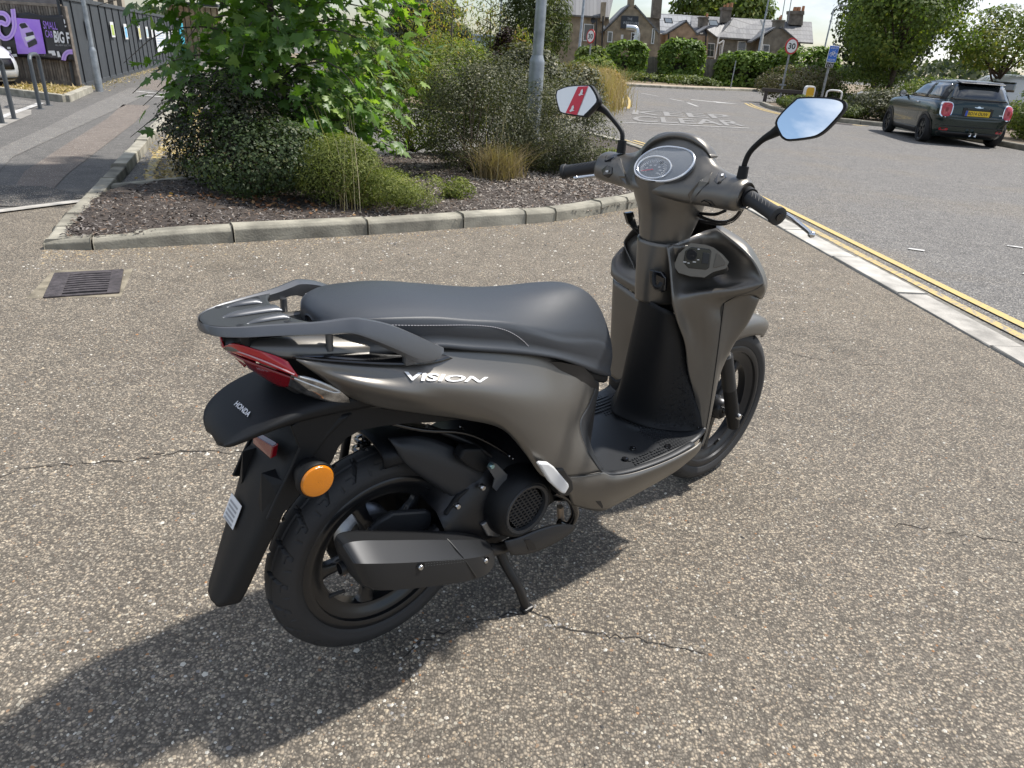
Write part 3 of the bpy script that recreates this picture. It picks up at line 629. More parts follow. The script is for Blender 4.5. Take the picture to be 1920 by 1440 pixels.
# gloss black strip between side panel and tail cover, and the tail cover itself
trimrows = [[Yp(548, 670, -.092), Yp(556, 675, -.0975)], [Yp(620, 662, -.094), Yp(640, 682, -.1235)], [Yp(720, 655, -.104), Yp(735, 687, -.1465)], [Yp(790, 652, -.118), Yp(815, 684, -.152)], [Yp(835, 655, -.126), Yp(868, 668, -.134)]]
patch('upper_trim', [[r[0], (r[0] + r[1]) / 2 + V3(0, -.001, .004), r[1] + V3(0, 0, .003)] for r in trimrows], M_GLOSSBLK, SP, ku=4, kv=3, solid=.002, mirror=True)
tail = []
for x, w, zt, zs in ((-.286, .010, .806, .800), (-.280, .028, .813, .803), (-.262, .046, .819, .806), (-.225, .070, .822, .796), (-.16, .094, .819, .790), (-.08, .108, .810, .784), (0.02, .112, .798, .785)):
    tail.append([(x, -w, zs), (x, -.93 * w, zs + (zt - zs) * .6), (x, -.7 * w, zt), (x, -.45 * w, zt - .006), (x, 0, zt - .008), (x, .45 * w, zt - .006), (x, .7 * w, zt), (x, .93 * w, zs + (zt - zs) * .6), (x, w, zs)])
patch('tail_cover', tail, M_TAUPE, SP, ku=4, kv=4, solid=.003)
well = []
for x, w, z in ((-.238, .026, .818), (-.22, .040, .819), (-.16, .055, .816), (-.06, .068, .807), (.02, .075, .797)):
    well.append([(x, -w, z), (x, 0, z + .001), (x, w, z)])
patch('tail_inlay', well, M_BLK, SP, ku=3, kv=3, solid=.003)

# ---------------- tail light and indicators
def rows(*r): return [[Yp(*p) for p in q] for q in r]
lens_up = rows([(418, 650, .0), (440, 644, -.034), (484, 656, -.058), (520, 668, -.076), (540, 678, -.088)],
               [(421, 652, .0), (450, 655, -.038), (494, 669, -.064), (528, 684, -.084), (556, 701, -.099)],
               [(424, 655, .0), (458, 668, -.040), (500, 684, -.066), (532, 696, -.085), (559, 706, -.099)])
tl_b = bvh_of(patch('tail_light', lens_up, M_RED, SP, ku=5, kv=5, solid=.004, mirror=True))
lens_lo = rows([(428, 659, .0), (462, 675, -.040), (504, 691, -.066), (534, 702, -.083), (552, 709, -.094)],
               [(440, 668, .0), (478, 692, -.034), (512, 707, -.058), (534, 713, -.074), (548, 715, -.084)],
               [(452, 680, .01), (488, 702, -.026), (514, 718, -.046), (530, 724, -.060), (541, 724, -.070)])
patch('brake_light', lens_lo, M_RED2, SP, ku=5, kv=5, solid=.004, mirror=True)
ind = rows([(546, 703, -.093), (575, 706, -.104), (606, 716, -.109), (634, 729, -.110), (656, 748, -.108)],
           [(544, 712, -.086), (574, 722, -.100), (604, 732, -.107), (632, 741, -.109), (656, 751, -.108)],
           [(541, 723, -.072), (570, 738, -.088), (600, 748, -.097), (630, 755, -.103), (657, 755, -.106)])
ind_o = patch('indicator_lens', ind, M_CLEAR, SP, ku=5, kv=5, solid=.003, mirror=True)
tube('indicator_trim', [on_surface(bvh_of(ind_o), u, v, .003) for u, v in ((562, 706), (600, 717), (636, 733))], .0016, M_WHITEALU, SP, n=6, k=2)
tube('indicator_trim', [on_surface(bvh_of(ind_o), u, v, .003) for u, v in ((552, 709), (590, 724), (626, 736), (638, 735))], .0014, M_WHITEALU, SP, n=6, k=2)
tube('lens_highlight', [on_surface(tl_b, u, v, .004) for u, v in ((426, 653), (455, 662), (497, 678), (530, 692), (552, 702))], .0014, mat('pink lens highlight', (.62, .38, .40), .2), SP, n=5, k=3)  # thin pink tube stands in for the highlight line across the red lenses
# dark filler behind the lamps so the tail is a closed body
fill = []
for x, w, zt, zb in ((-.215, .040, .79, .735), (-.17, .06, .79, .70), (-.08, .09, .78, .67), (.1, .115, .745, .63), (.3, .13, .70, .55), (.48, .12, .64, .45), (.58, .09, .55, .36)):
    fill.append([(x, -w, zt), (x, -w, zb), (x, w, zb), (x, w, zt)])
loft('inner_frame', fill, M_ENG, SP, ku=2, kv=1, sharp=30)

# ---------------- rear mudguard with lettering, plate bracket and flap
hood = []
for x, w, zt, dr in ((-.322, .030, .640, .004), (-.317, .058, .652, .007), (-.300, .080, .669, .010), (-.26, .095, .691, .017), (-.20, .102, .708, .026), (-.12, .106, .716, .036), (-.05, .106, .715, .042)):
    hood.append([(x + .003, -w * .98, zt - dr), (x, -w, zt - dr * .45), (x, -w * .86, zt - .004), (x, -w * .45, zt), (x, 0, zt + .002), (x, w * .45, zt), (x, w * .86, zt - .004), (x, w, zt - dr * .45), (x + .003, w * .98, zt - dr)])
hood_o = patch('rear_mudguard', hood, M_BLK, SP, ku=4, kv=3, solid=.003)
hood_b = bvh_of(hood_o)
decal_text('lettering', 'HONDA', [(438, 759), (464, 782), (472, 774), (446, 751)], hood_b, M_WHITEP, shear=0.0, bold=0.03, parent=hood_o, off=.007)
flap = []
for x, z, w, bow in ((-.130, .668, .090, .0), (-.180, .630, .088, .002), (-.222, .580, .086, .006), (-.254, .527, .083, .010), (-.281, .465, .076, .012), (-.302, .420, .069, .012), (-.322, .375, .062, .012), (-.340, .333, .055, .012), (-.353, .305, .047, .010), (-.360, .290, .030, .006)):
    flap.append([(x + .030, -w, z - .004), (x + bow * .6, -w * .88, z), (x, -w * .45, z), (x - bow * .3, 0, z), (x, w * .45, z), (x + bow * .6, w * .88, z), (x + .030, w, z - .004)])
flap_o = patch('mud_flap', flap, M_BLK, SP, ku=4, kv=4, solid=.004)
flap_b = bvh_of(flap_o)
for s in (1, -1):   # number plate ribs
    P = [Yp(490, 887, -.045), Yp(545, 906, -.088), Yp(510, 909, -.068), Yp(491, 976, -.060), Yp(484, 940, -.040), Yp(520, 935, -.080)]
    P = [V3(p.x, p.y * s, p.z) for p in P] + [V3(p.x + .03, p.y * s, p.z) for p in P]
    mo('plate_rib', P, [(0, 2, 1), (0, 4, 3, 2), (2, 3, 5, 1), (0, 6, 10, 4), (1, 5, 11, 7), (0, 1, 7, 6)], M_BLK, SP)
rr = [Yp(474, 815, .036), Yp(511, 837, -.046), Yp(507, 861, -.046), Yp(474, 832, .036)]
prism('rear_reflector', rr, (.012, 0, .003), M_RED2, SP, .002)
def flp(y, z, o): return V3(float(np.interp(z, [.29, .333, .375, .42, .465, .527, .58], [-.36, -.34, -.322, -.302, -.281, -.254, -.222])) - o, y, z)
lab = [flp(y, z, .011) for z in (.478, .455, .432) for y in (.052, .026, .0)]
label_o = mo('data_label', lab, [(0, 1, 4, 3), (1, 2, 5, 4), (3, 4, 7, 6), (4, 5, 8, 7)], M_WHITEP, SP, solid=.001)
for i in range(5): mo('print_line', [flp(y, z, .0125) for y, z in ((.046, .470 - .008 * i), (.008, .470 - .008 * i), (.008, .466 - .008 * i), (.046, .466 - .008 * i))], [(0, 1, 2, 3)], mat('grey print', (.35, .35, .36), .6), label_o)
# black side wall of the inner mudguard (both sides)
wall = [(545, 800), (600, 768), (700, 763), (770, 772), (868, 786), (820, 792), (760, 795), (715, 800), (676, 808), (650, 822), (636, 838), (622, 868), (606, 884), (575, 912), (545, 950), (520, 975), (500, 975), (520, 930), (545, 880), (562, 840)]
for s in (1, -1):
    P = [Yp(u, v, -.088) for u, v in wall]; P = [V3(p.x, p.y * s, p.z) for p in P]
    prism('inner_mudguard', P, (0, .006 * s, 0), M_BLK, SP, .002)
rf = Yp(595, 902, -.128)
for s in (1, -1):
    c = V3(rf.x, s * rf.y, rf.z)
    h = lathe('reflector_mount', [(.001, 0), (.034, 0), (.036, .004), (.036, .012), (.030, .03), (.026, .045)] if s == 1 else [(.001, 0), (.034, 0), (.036, -.004), (.036, -.012), (.030, -.03), (.026, -.045)], M_BLK, SP, n=32, c=tuple(c))
    lathe('amber_reflector', [(.0005, -.004 * s), (.018, -.0045 * s), (.029, -.003 * s), (.0315, 0), (.0315, .002 * s)], M_AMBER, SP, n=32, c=(c.x, c.y - .001 * s, c.z))

# ---------------- rack / grab rail
zr = .853
path_o = [(-.320, .004, .849), (-.316, .024, .850), (-.302, .046, .851), (-.272, .066, .852), (-.236, .080, .853), (-.19, .098, .853), (-.15, .114, .854), (-.12, .126, .857), (-.096, .138, .857), (-.05, .153, .843), (-.003, .161, .818), (.035, .161, .795), (.056, .156, .783)]
wi_ = [.010, .010, .011, .014, .017, .021, .026, .029, .031, .032, .028, .018, .004]; th_ = [.012, .012, .013, .014, .015, .016, .018, .021, .030, .043, .046, .030, .004]
for s in (-1, 1):
    secs = []
    for (x, y, z), wi, th in zip(path_o, wi_, th_):
        secs.append([(x, s * (y - wi), z - .001), (x, s * (y - wi * .55), z + .004), (x, s * (y - wi * .30), z + .003), (x - .001, s * (y + .001), z - th * .55), (x - .001, s * (y + .002), z - th * .80), (x, s * (y - .004), z - th), (x, s * (y - wi * .9), z - th * .9)])
    loft('grab_rail', secs, M_RACK, SP, ku=4, kv=1, sharp=28)
deck = []
for x, w, dz in ((-.314, .010, -.006), (-.309, .026, -.004), (-.295, .042, -.003), (-.268, .058, -.003), (-.236, .068, -.003), (-.205, .078, -.003), (-.190, .086, -.004)):
    deck.append([(x + (.022 if x > -.2 else 0) * f, w * g, zr + dz) for g, f in ((-1, 1), (-.7, .3), (-.35, 0), (0, 0), (.35, 0), (.7, .3), (1, 1))])
patch('rack_deck', deck, M_RACKTOP, SP, ku=4, kv=3, solid=.010, offset=0)
for y, x0, x1, wd in ((0.0, -.285, -.186, .012), (.046, -.262, -.20, .008), (-.046, -.262, -.19, .008)):
    secs = [[(x, y - wd * f, zr + .001), (x, y - wd * .6 * f, zr + .001 + .007 * g), (x, y + wd * .6 * f, zr + .001 + .007 * g), (x, y + wd * f, zr + .001)] for x, f, g in ((x0, .25, .1), (x0 + .02, .8, .8), ((x0 + x1) / 2, 1, 1), (x1 - .010, 1.2, 1), (x1, 1.4, .4))]
    loft('rack_rib', secs, M_RACK, SP, ku=3, kv=2)
for x, y in ((-.272, .050), (-.272, -.050), (-.200, .068), (-.200, -.068)):
    lathe('rack_hole', [(.0005, 0), (.0050, 0), (.0068, -.001)], M_ENG, SP, n=14, axis='z', c=(x, y, zr + .0030))
for s in (-1, 1):
    tube('rack_stay', [(-.262, s * .040, zr - .008), (-.262, s * .040, .808)], .008, M_BLK, SP, n=10, k=1)
    tube('rack_stay', [(-.140, s * .094, zr - .015), (-.140, s * .094, .800)], .0065, M_RACK, SP, n=10, k=1)
    box('rail_foot', (.012, s * .146, .780), (.075, .016, .030), M_RACK, SP, .006)

# ---------------- exhaust
ex = []
def oct_(c, a, b, tilt=0.0):
    r = []
    for y, z in ((-.92, .50), (-.20, 1.0), (.55, .95), (1.0, .45), (1.0, -.55), (.45, -1.0), (-.52, -1.0), (-1.0, -.62), (-1.0, -.10)):
        r.append(V3(c[0] + tilt * z * b, c[1] + y * a, c[2] + z * b))
    return r
muf = [((-.158, -.150, .388), .018, .022, -.25), ((-.146, -.150, .385), .046, .050, -.25), ((-.115, -.152, .372), .055, .060, -.2), ((-.06, -.155, .350), .057, .061, -.2), ((.03, -.158, .315), .056, .059, -.2), ((.10, -.158, .287), .053, .055, -.2), ((.155, -.155, .266), .046, .048, -.2), ((.198, -.148, .250), .030, .034, -.2), ((.212, -.145, .246), .016, .020, -.2)]
muffler = loft('muffler', [oct_(c, a, b, t) for c, a, b, t in muf], M_MUFF, SP, ku=5, kv=1, sharp=22)
muf_b = bvh_of(muffler)
lathe('tail_pipe', [(.011, 0), (.014, 0), (.014, .03)], M_ENG, SP, n=20, axis='x', c=(-.166, -.150, .374))
for u, v in ((788, 1063), (910, 1051)):
    p = on_surface(muf_b, u, v, 0)
    if p is None: continue
    lathe('bolt_recess', [(.0005, .002), (.008, .002), (.0105, -.001)], M_ENG, SP, n=18, c=tuple(p)); lathe('shield_bolt', [(.0005, -.005), (.0045, -.005), (.0062, -.003), (.0062, .001)], M_STEEL, SP, n=14, c=tuple(p))
dots = []
for r in range(3):
    for q in range(16):
        u = 775 + q * 5.4; v = 1052.5 - q * .62 + r * 4.2
        p = on_surface(muf_b, u + 12, v + 2, -.0003)
        if p is not None and not (abs(u + 12 - 788) < 9 and abs(v + 2 - 1063) < 9): dots.append(box_geo(p, (.0030, .0016, .0013)))
V, F = merge_geo(dots); d_ = mo('vent_perforation', V, F, M_RACKTOP, muffler); d_['kind'] = 'stuff'
seam = [on_surface(muf_b, u, v, .0008) for u, v in ((838, 1011), (846, 1019), (868, 1045), (886, 1072), (893, 1082))]
tube('shield_seam', [p for p in seam if p is not None], .0018, M_ENG, muffler, n=6, k=2)
tube('exhaust_pipe', [(.205, -.146, .247), (.27, -.13, .215), (.36, -.10, .20), (.44, -.05, .23), (.47, .0, .30)], .015, M_ENG, SP, n=12, k=5)
gd = rows([(946, 1014, -.160), (975, 1006, -.160), (1010, 992, -.160), (1045, 983, -.158), (1076, 984, -.152)], [(950, 1026, -.164), (985, 1020, -.164), (1020, 1008, -.164), (1052, 996, -.160), (1077, 988, -.154)], [(957, 1040, -.155), (995, 1036, -.155), (1030, 1022, -.155), (1058, 1006, -.153), (1076, 992, -.150)])
patch('pipe_guard', gd, M_BLK2, SP, ku=4, kv=4, solid=.006)
gh = [Yp(u, v, -.1675) for u, v in ((984, 1013), (994, 1012), (1003, 1022), (1006, 1030), (992, 1033))]
prism('guard_slot', gh, (0, .003, 0), M_ENG, SP)

# ---------------- engine
fc = Yp(986, 953, -.165)
lathe('fan_shroud', [(.062, -.004), (.068, -.006), (.076, 0), (.083, .012), (.088, .03), (.090, .07), (.086, .10)], M_BLK, SP, n=56, c=tuple(fc))
lathe('grille_ring', [(.054, .004), (.056, -.006), (.063, -.008), (.067, -.002)], M_BLK2, SP, n=56, c=tuple(fc))
lathe('fan_disc', [(.0005, .022), (.060, .022)], M_ENG, SP, n=40, c=tuple(fc))
gp = []
for i in range(-5, 6):
    for j in range(-6, 7):
        x = (i + (.5 if j % 2 else 0)) * .0125; z = j * .0088
        if math.hypot(x, z) > .050: continue
        h = [(math.cos(math.radians(60 * q + 30)) * .0078, math.sin(math.radians(60 * q + 30)) * .0054) for q in range(6)]
        hi = [(a * .68, b * .62) for a, b in h]; Vv = [(fc.x + x + a, fc.y + .001, fc.z + z + b) for a, b in h] + [(fc.x + x + a, fc.y + .001, fc.z + z + b) for a, b in hi] + [(fc.x + x + a, fc.y + .012, fc.z + z + b) for a, b in hi]
        gp.append((Vv, [(q, (q + 1) % 6, 6 + (q + 1) % 6, 6 + q) for q in range(6)] + [(6 + q, 6 + (q + 1) % 6, 12 + (q + 1) % 6, 12 + q) for q in range(6)]))
V, F = merge_geo(gp); g_ = mo('fan_grille', V, F, M_BLK2, SP); g_['kind'] = 'stuff'
eng = [[(x, y, z) for y, z in ((-.085, zt), (-.12, (zt + zb) / 2), (-.085, zb), (.11, zb), (.15, (zt + zb) / 2), (.11, zt))] for x, zt, zb in ((.10, .36, .24), (.18, .44, .20), (.30, .47, .19), (.42, .44, .22), (.50, .38, .27))]
loft('engine_block', eng, M_ENG, SP, ku=3, kv=2)
cvt = [[(x, y, z) for y, z in ((.09, zt), (.13, zt - .01), (.15, (zt + zb) / 2), (.13, zb + .01), (.09, zb))] for x, zt, zb in ((-.08, .30, .22), (-.05, .345, .18), (.08, .35, .17), (.22, .37, .17), (.36, .38, .18), (.44, .33, .22))]
loft('transmission_case', cvt, M_ENG, SP, ku=3, kv=3)
# swing arm / hanger plates between hub, engine and muffler
arm1 = [(836, 1004), (850, 985), (872, 962), (905, 935), (935, 910), (948, 918), (944, 938), (915, 965), (880, 998), (862, 1003)]
plate('hanger_arm', arm1, -.118, .016, M_BLK2, SP, .004)
arm2 = [(834, 966), (860, 930), (900, 900), (925, 882), (938, 892), (935, 908), (905, 930), (872, 955), (846, 978)]
plate('swing_arm', arm2, -.105, .020, M_BLK, SP, .005)
tube('swing_tube', [(.0, -.072, .257), (.10, -.085, .30), (.22, -.095, .36)], .022, M_ENG, SP, n=12, k=3)
for u, v, y in ((905, 914, -.126), (858, 949, -.126)):
    p = Yp(u, v, y); lathe('arm_bolt', [(.0005, -.005), (.005, -.005), (.0075, -.002), (.0075, .006)], M_STEEL, SP, n=12, c=tuple(p))
plate('spring_bracket', [(914, 876), (922, 866), (932, 870), (952, 890), (950, 902), (946, 915), (932, 922), (924, 914), (928, 898)], -.135, .004, mat('clear plastic bracket', (.10, .105, .11), .3, .3), SP, .001)
p = Yp(922, 874, -.140); lathe('bracket_bolt', [(.0005, -.004), (.005, -.004), (.007, 0), (.007, .006)], mat('zinc bolt', (.35, .55, .58), .3, .9), SP, n=12, c=tuple(p))
plate('airbox_lid', [(862, 862), (872, 842), (905, 842), (918, 862), (916, 884), (902, 888), (880, 876)], -.112, .03, M_BLK, SP, .006)
plate('engine_strap', [(903, 985), (930, 968), (948, 975), (950, 990), (935, 1008), (915, 1006)], -.128, .01, M_ALU, SP, .003)
tube('breather_hose', [Yp(1040, 920, -.14), Yp(1068, 935, -.145), Yp(1078, 962, -.14), Yp(1066, 985, -.13), Yp(1048, 980, -.12)], .011, M_GLOSSBLK, SP, n=12, k=5)
tube('spark_lead', [Yp(1050, 950, -.11), Yp(1052, 975, -.11)], .009, mat('brass fitting', (.55, .42, .30), .45, .5), SP, n=10, k=1)
tube('brake_cable', [Yp(700, 786, -.06), Yp(790, 806, -.07), Yp(870, 812, -.08), Yp(930, 838, -.09), Yp(985, 880, -.10)], .005, M_GLOSSBLK, SP, n=8, k=4)
tube('vent_hose', [Yp(800, 800, -.04), Yp(880, 830, -.07), Yp(940, 870, -.09), Yp(985, 905, -.11)], .007, M_ENG, SP, n=8, k=4)
for u, v, y in ((866, 802, -.06), (874, 812, -.06), (958, 856, -.10), (964, 861, -.10)):
    p = Yp(u, v, y); box('cable_clip', tuple(p), (.014, .004, .005), M_CHROME, SP, .001, Matrix.Rotation(.6, 3, 'Y'))
# hugger over the tyre
hg = []
for a in (128, 112, 95, 78, 60, 42, 26, 14):
    ra = math.radians(a); r = .292 + (.012 if a < 40 else 0); w = .060 if a < 120 else .045
    hg.append([(r * .86 * math.cos(ra), -w - .012, .257 + r * .86 * math.sin(ra)), (r * .95 * math.cos(ra), -w - .008, .257 + r * .95 * math.sin(ra)), (r * math.cos(ra), -w * .6, .257 + r * math.sin(ra)), (r * 1.01 * math.cos(ra), 0, .257 + r * 1.01 * math.sin(ra)), (r * math.cos(ra), w * .6, .257 + r * math.sin(ra)), (r * .93 * math.cos(ra), w + .005, .257 + r * .93 * math.sin(ra))])
patch('rear_hugger', hg[2:], M_BLK, SP, ku=4, kv=4, solid=.004)
hs = rows([(728, 822, -.055), (790, 818, -.062), (850, 838, -.075), (905, 868, -.085)], [(740, 838, -.070), (790, 850, -.080), (850, 875, -.092), (920, 890, -.100)], [(764, 873, -.074), (800, 893, -.084), (850, 915, -.094), (900, 912, -.104)], [(838, 926, -.076), (848, 930, -.084), (858, 940, -.092), (872, 942, -.100)])
patch('hugger_side', hs, M_BLK2, SP, ku=4, kv=4, solid=.004)
plate('swing_arm_end', [(690, 1000), (712, 978), (738, 962), (800, 958), (858, 980), (846, 1002), (760, 1016), (715, 1014)], -.066, .016, M_BLK2, SP, .006)
plate('sensor_bracket', [(632, 966), (652, 960), (668, 970), (658, 992), (650, 1003), (640, 992)], .070, .008, M_ALU, SP, .002)
# rear shock on the left
sx = [(-.010, .105, .30), (.035, .105, .47), (.075, .100, .62)]
tube('shock_body', sx, .012, M_ENG, SP, n=12, k=2)
coil = []
for i in range(170):
    t = i / 169; a = t * 2 * math.pi * 9; c = Vector(sx[0]).lerp(Vector(sx[2]), .22 + .66 * t); coil.append(c + V3(math.cos(a) * .026, math.sin(a) * .026, 0))
tube('shock_spring', coil, .0052, M_GLOSSBLK, SP, n=7, k=1)
tube('shock_tube', [(-.035, .10, .40), (.005, .10, .60)], .010, M_ENG, SP, n=10, k=1)
# passenger foot peg (folded, silver)
peg = [(1011, 872), (1016, 868), (1030, 869), (1040, 876), (1067, 908), (1068, 914), (1060, 927), (1054, 925), (1032, 905)]
plate('foot_peg', peg, -.212, .014, M_WHITEALU, SP, .004)
plate('peg_bracket', [(1046, 880), (1058, 880), (1074, 902), (1076, 918), (1066, 930), (1050, 930), (1040, 905)], -.196, .03, M_ENG, SP, .003)
# centre stand
ft = Zp(985, 1134, .004)
for s in (-1, 1):
    tube('stand_leg', [(.285, s * .075, .21), (.30, s * .10, .14), (.325, s * .135, .07), (ft.x, s * abs(ft.y), .002)], [.013, .013, .012, .012], M_ENG, SP, n=10, k=4)
    box('stand_foot', (ft.x + .004, s * (abs(ft.y) + .002), -.0075), (.034, .024, .014), M_ENG, SP, .005)
tube('stand_cross_tube', [(.285, -.09, .205), (.285, .09, .205)], .014, M_ENG, SP, n=10, k=1)
tube('stand_kick', [(.30, .10, .14), (.27, .16, .12), (.20, .20, .13)], .008, M_ENG, SP, n=8, k=3)
# ================================================================== scooter: floor, leg shield, bars, front end
M_PANE = mat('thin clear pane', (.9, .95, 1), .04, alpha=.16)
# ---------------- lower side skirts (taupe) and floor
skirt = [
 [(1062, 894, -.187), (1062, 908, -.190), (1066, 926, -.182), (1072, 946, -.160)],
 [(1098, 890, -.189), (1098, 910, -.194), (1100, 932, -.186), (1104, 955, -.158)],
 [(1128, 885, -.191), (1130, 905, -.198), (1130, 930, -.190), (1130, 957, -.156)],
 [(1146, 891, -.196), (1152, 906, -.203), (1158, 925, -.192), (1160, 943, -.156)],
 [(1180, 888, -.202), (1186, 898, -.208), (1190, 912, -.196), (1192, 926, -.160)],
 [(1220, 876, -.207), (1226, 883, -.212), (1228, 894, -.200), (1230, 905, -.166)],
 [(1262, 859, -.209), (1266, 864, -.213), (1268, 873, -.203), (1268, 882, -.174)],
 [(1300, 839, -.207), (1302, 842, -.210), (1302, 849, -.203), (1300, 856, -.184)],
 [(1313, 828, -.203), (1314, 831, -.205), (1314, 836, -.200), (1312, 842, -.188)]]
patch('floor_skirt', [[Yp(*p) for p in c] for c in skirt], M_TAUPE, SP, ku=5, kv=5, solid=.003, mirror=True)
prism('jacking_slot', [Yp(u, v, -.1800) for u, v in ((1110, 933), (1122, 932), (1129, 948), (1128, 953))], (0, -.003, 0), M_ENG, SP)
# underside pan
under = [[(x, -w, z + .03), (x, -w * .6, z), (x, w * .6, z), (x, w, z + .03)] for x, w, z in ((.44, .15, .27), (.55, .16, .235), (.70, .165, .235), (.85, .17, .25), (.96, .15, .31))]
patch('belly_pan', under, M_ENG, SP, ku=3, kv=3, solid=.003)
# black rim strip round the floor edge + floor board
rim_in = [(1101, 846, -.172), (1112, 862, -.180), (1128, 884, -.188), (1148, 890, -.196), (1182, 885, -.202), (1220, 873, -.207), (1262, 856, -.209), (1302, 834, -.206)]
rim = []
for (u, v, y) in rim_in:
    a = Yp(u, v, y); rim.append([a + V3(0, .001, -.004), a + V3(0, -.001, .001), a + V3(0, .006, .004), a + V3(0, .014, .003), a + V3(0, .022, -.006)])
patch('floor_trim', rim, M_BLK2, SP, ku=5, kv=3, solid=.002, mirror=True)
zf = .331
fl = []
for x, w, dz in ((.52, .150, .040), (.545, .168, .018), (.57, .178, .004), (.61, .182, .0), (.70, .188, .0), (.80, .190, .0), (.90, .188, .002), (.945, .186, .012), (.965, .184, .03)):
    fl.append([(x, -w, zf + dz), (x, -w * .8, zf + dz), (x, -w * .4, zf + dz + .0), (x, 0, zf + dz), (x, w * .4, zf + dz), (x, w * .8, zf + dz), (x, w, zf + dz)])
patch('floor_board', fl, M_BLK2, SP, ku=4, kv=3, solid=.006)
studs = []
for i in range(34):
    for j in range(34):
        x = .60 + i * .0105 + (.005 if j % 2 else 0); y = -.176 + j * .0105
        if .815 < x < .945 and -.178 < y < .178 and not (x < .84 and abs(y) < .06): studs.append(box_geo((x, y, zf + .0042), (.0052, .0052, .003), Matrix.Rotation(.785, 3, 'Z')))
        elif y < -.150 and .67 < x < .93: studs.append(box_geo((x + random.uniform(-.002, .002), y, zf + .0042), (.0064, .0036, .0035), Matrix.Rotation(random.uniform(0, 3), 3, 'Z')))
        elif y > .150 and .67 < x < .93: studs.append(box_geo((x, y, zf + .0042), (.0064, .0036, .0035), Matrix.Rotation(random.uniform(0, 3), 3, 'Z')))
V, F = merge_geo(studs); s_ = mo('floor_grip', V, F, M_BLK2, SP); s_['kind'] = 'stuff'
for u, v in ((1186, 841), (1252, 837), (1172, 861)):
    p = Zp(u, v, zf + .005); lathe('floor_bolt', [(.0005, .0015), (.004, .0015), (.006, .003), (.009, .003), (.010, 0)], M_GLOSSBLK, SP, n=18, axis='z', c=tuple(p))
for y in (.09, .105, .12, .135, .15): box('floor_ridge', (.84, y, zf + .005), (.17, .006, .004), M_BLK2, SP, .001)
# ---------------- centre tunnel panel (black) from floor to column
def tun(*r): return [Vector(p) if not isinstance(p, Vector) else p for p in r]
tn = [
 tun((.985, .150, .700), (.93, .075, .722), (.872, .040, .728), (.822, .012, .728), Xp(1238, 575, .815), Xp(1262, 586, .835), Xp(1270, 604, .862)),
 tun((.985, .155, .60), (.92, .085, .62), (.868, .048, .63), (.824, .015, .64), Xp(1240, 632, .830), Xp(1268, 635, .872), Xp(1283, 640, .905)),
 tun((.985, .158, .50), (.91, .090, .52), (.864, .055, .53), (.826, .022, .54), Xp(1232, 690, .842), Xp(1268, 694, .90), Xp(1289, 694, .935)),
 tun((.985, .160, .42), (.905, .095, .43), (.860, .060, .44), (.830, .030, .45), Xp(1220, 742, .850), Xp(1268, 748, .915), Xp(1303, 745, .950)),
 tun((.985, .165, .365), (.90, .105, .372), (.856, .068, .376), (.830, .035, .382), Xp(1212, 782, .855), Xp(1264, 793, .915), Xp(1315, 785, .958)),
 tun((.985, .172, .340), (.895, .115, .345), (.848, .075, .345), (.822, .035, .345), Xp(1206, 800, .846), Xp(1262, 808, .902), Xp(1316, 812, .962))]
patch('centre_tunnel', tn, M_BLK, SP, ku=5, kv=5, solid=.003)
# textured lower corner of the panel
tb = bvh_of([o for o in SP.children if o.name.startswith('centre_tunnel')][-1])
gr = []
for i in range(700):
    u = random.uniform(1222, 1306); v = random.uniform(660, 800); lim = 1300 - (v - 640) * .52
    if u < lim - 8 or random.random() > min(1, (u - lim + 12) / 26): continue
    p = on_surface(tb, u, v, .0)
    if p is None: continue
    gr.append(box_geo(p, (.004, .004, .0035), Euler((random.random(), random.random(), random.random())).to_matrix()))
V, F = merge_geo(gr); g2 = mo('panel_grain', V, F, M_BLK, SP); g2['kind'] = 'stuff'
# ---------------- inner leg shield (taupe, right half with open pocket)
ls = [
 [(1250, 463, .800), (1268, 456, .835), (1285, 450, .880), (1305, 440, .935), (1322, 433, .970), (1343, 428, .985)],
 [(1254, 485, .800), (1270, 486, .850), (1292, 484, .920), (1330, 474, .985), (1368, 462, .990), (1385, 462, .985)],
 [(1256, 505, .800), (1274, 508, .855), (1305, 510, .930), (1355, 505, .985), (1396, 492, .990), (1412, 488, .985)],
 [(1258, 532, .800), (1276, 536, .852), (1312, 538, .915), (1365, 532, .962), (1406, 520, .982), (1430, 525, .990)],
 [(1260, 556, .800), (1277, 556, .838), (1308, 549, .885), (1350, 545, .925), (1392, 543, .955), (1420, 540, .985)],
 [(1262, 574, .806), (1280, 571, .848), (1304, 568, .886), (1326, 567, .915), (1345, 567, .945), (1357, 568, .962)],
 [(1270, 604, .835), (1288, 602, .885), (1308, 602, .912), (1326, 602, .930), (1341, 603, .950), (1352, 605, .965)],
 [(1284, 645, .890), (1300, 646, .920), (1314, 648, .938), (1327, 650, .950), (1338, 652, .960), (1346, 654, .968)],
 [(1290, 696, .925), (1303, 702, .940), (1314, 706, .950), (1324, 709, .958), (1332, 711, .964), (1338, 712, .970)],
 [(1304, 748, .950), (1312, 755, .954), (1317, 760, .958), (1322, 764, .962), (1326, 767, .966), (1330, 768, .970)],
 [(1314, 795, .958), (1316, 802, .960), (1318, 806, .962), (1320, 810, .964), (1321, 812, .967), (1322, 812, .970)]]
shield = patch('leg_shield', [[Xp(*p) for p in r] for r in ls], M_TAUPE, SP, ku=5, kv=5, solid=.003)
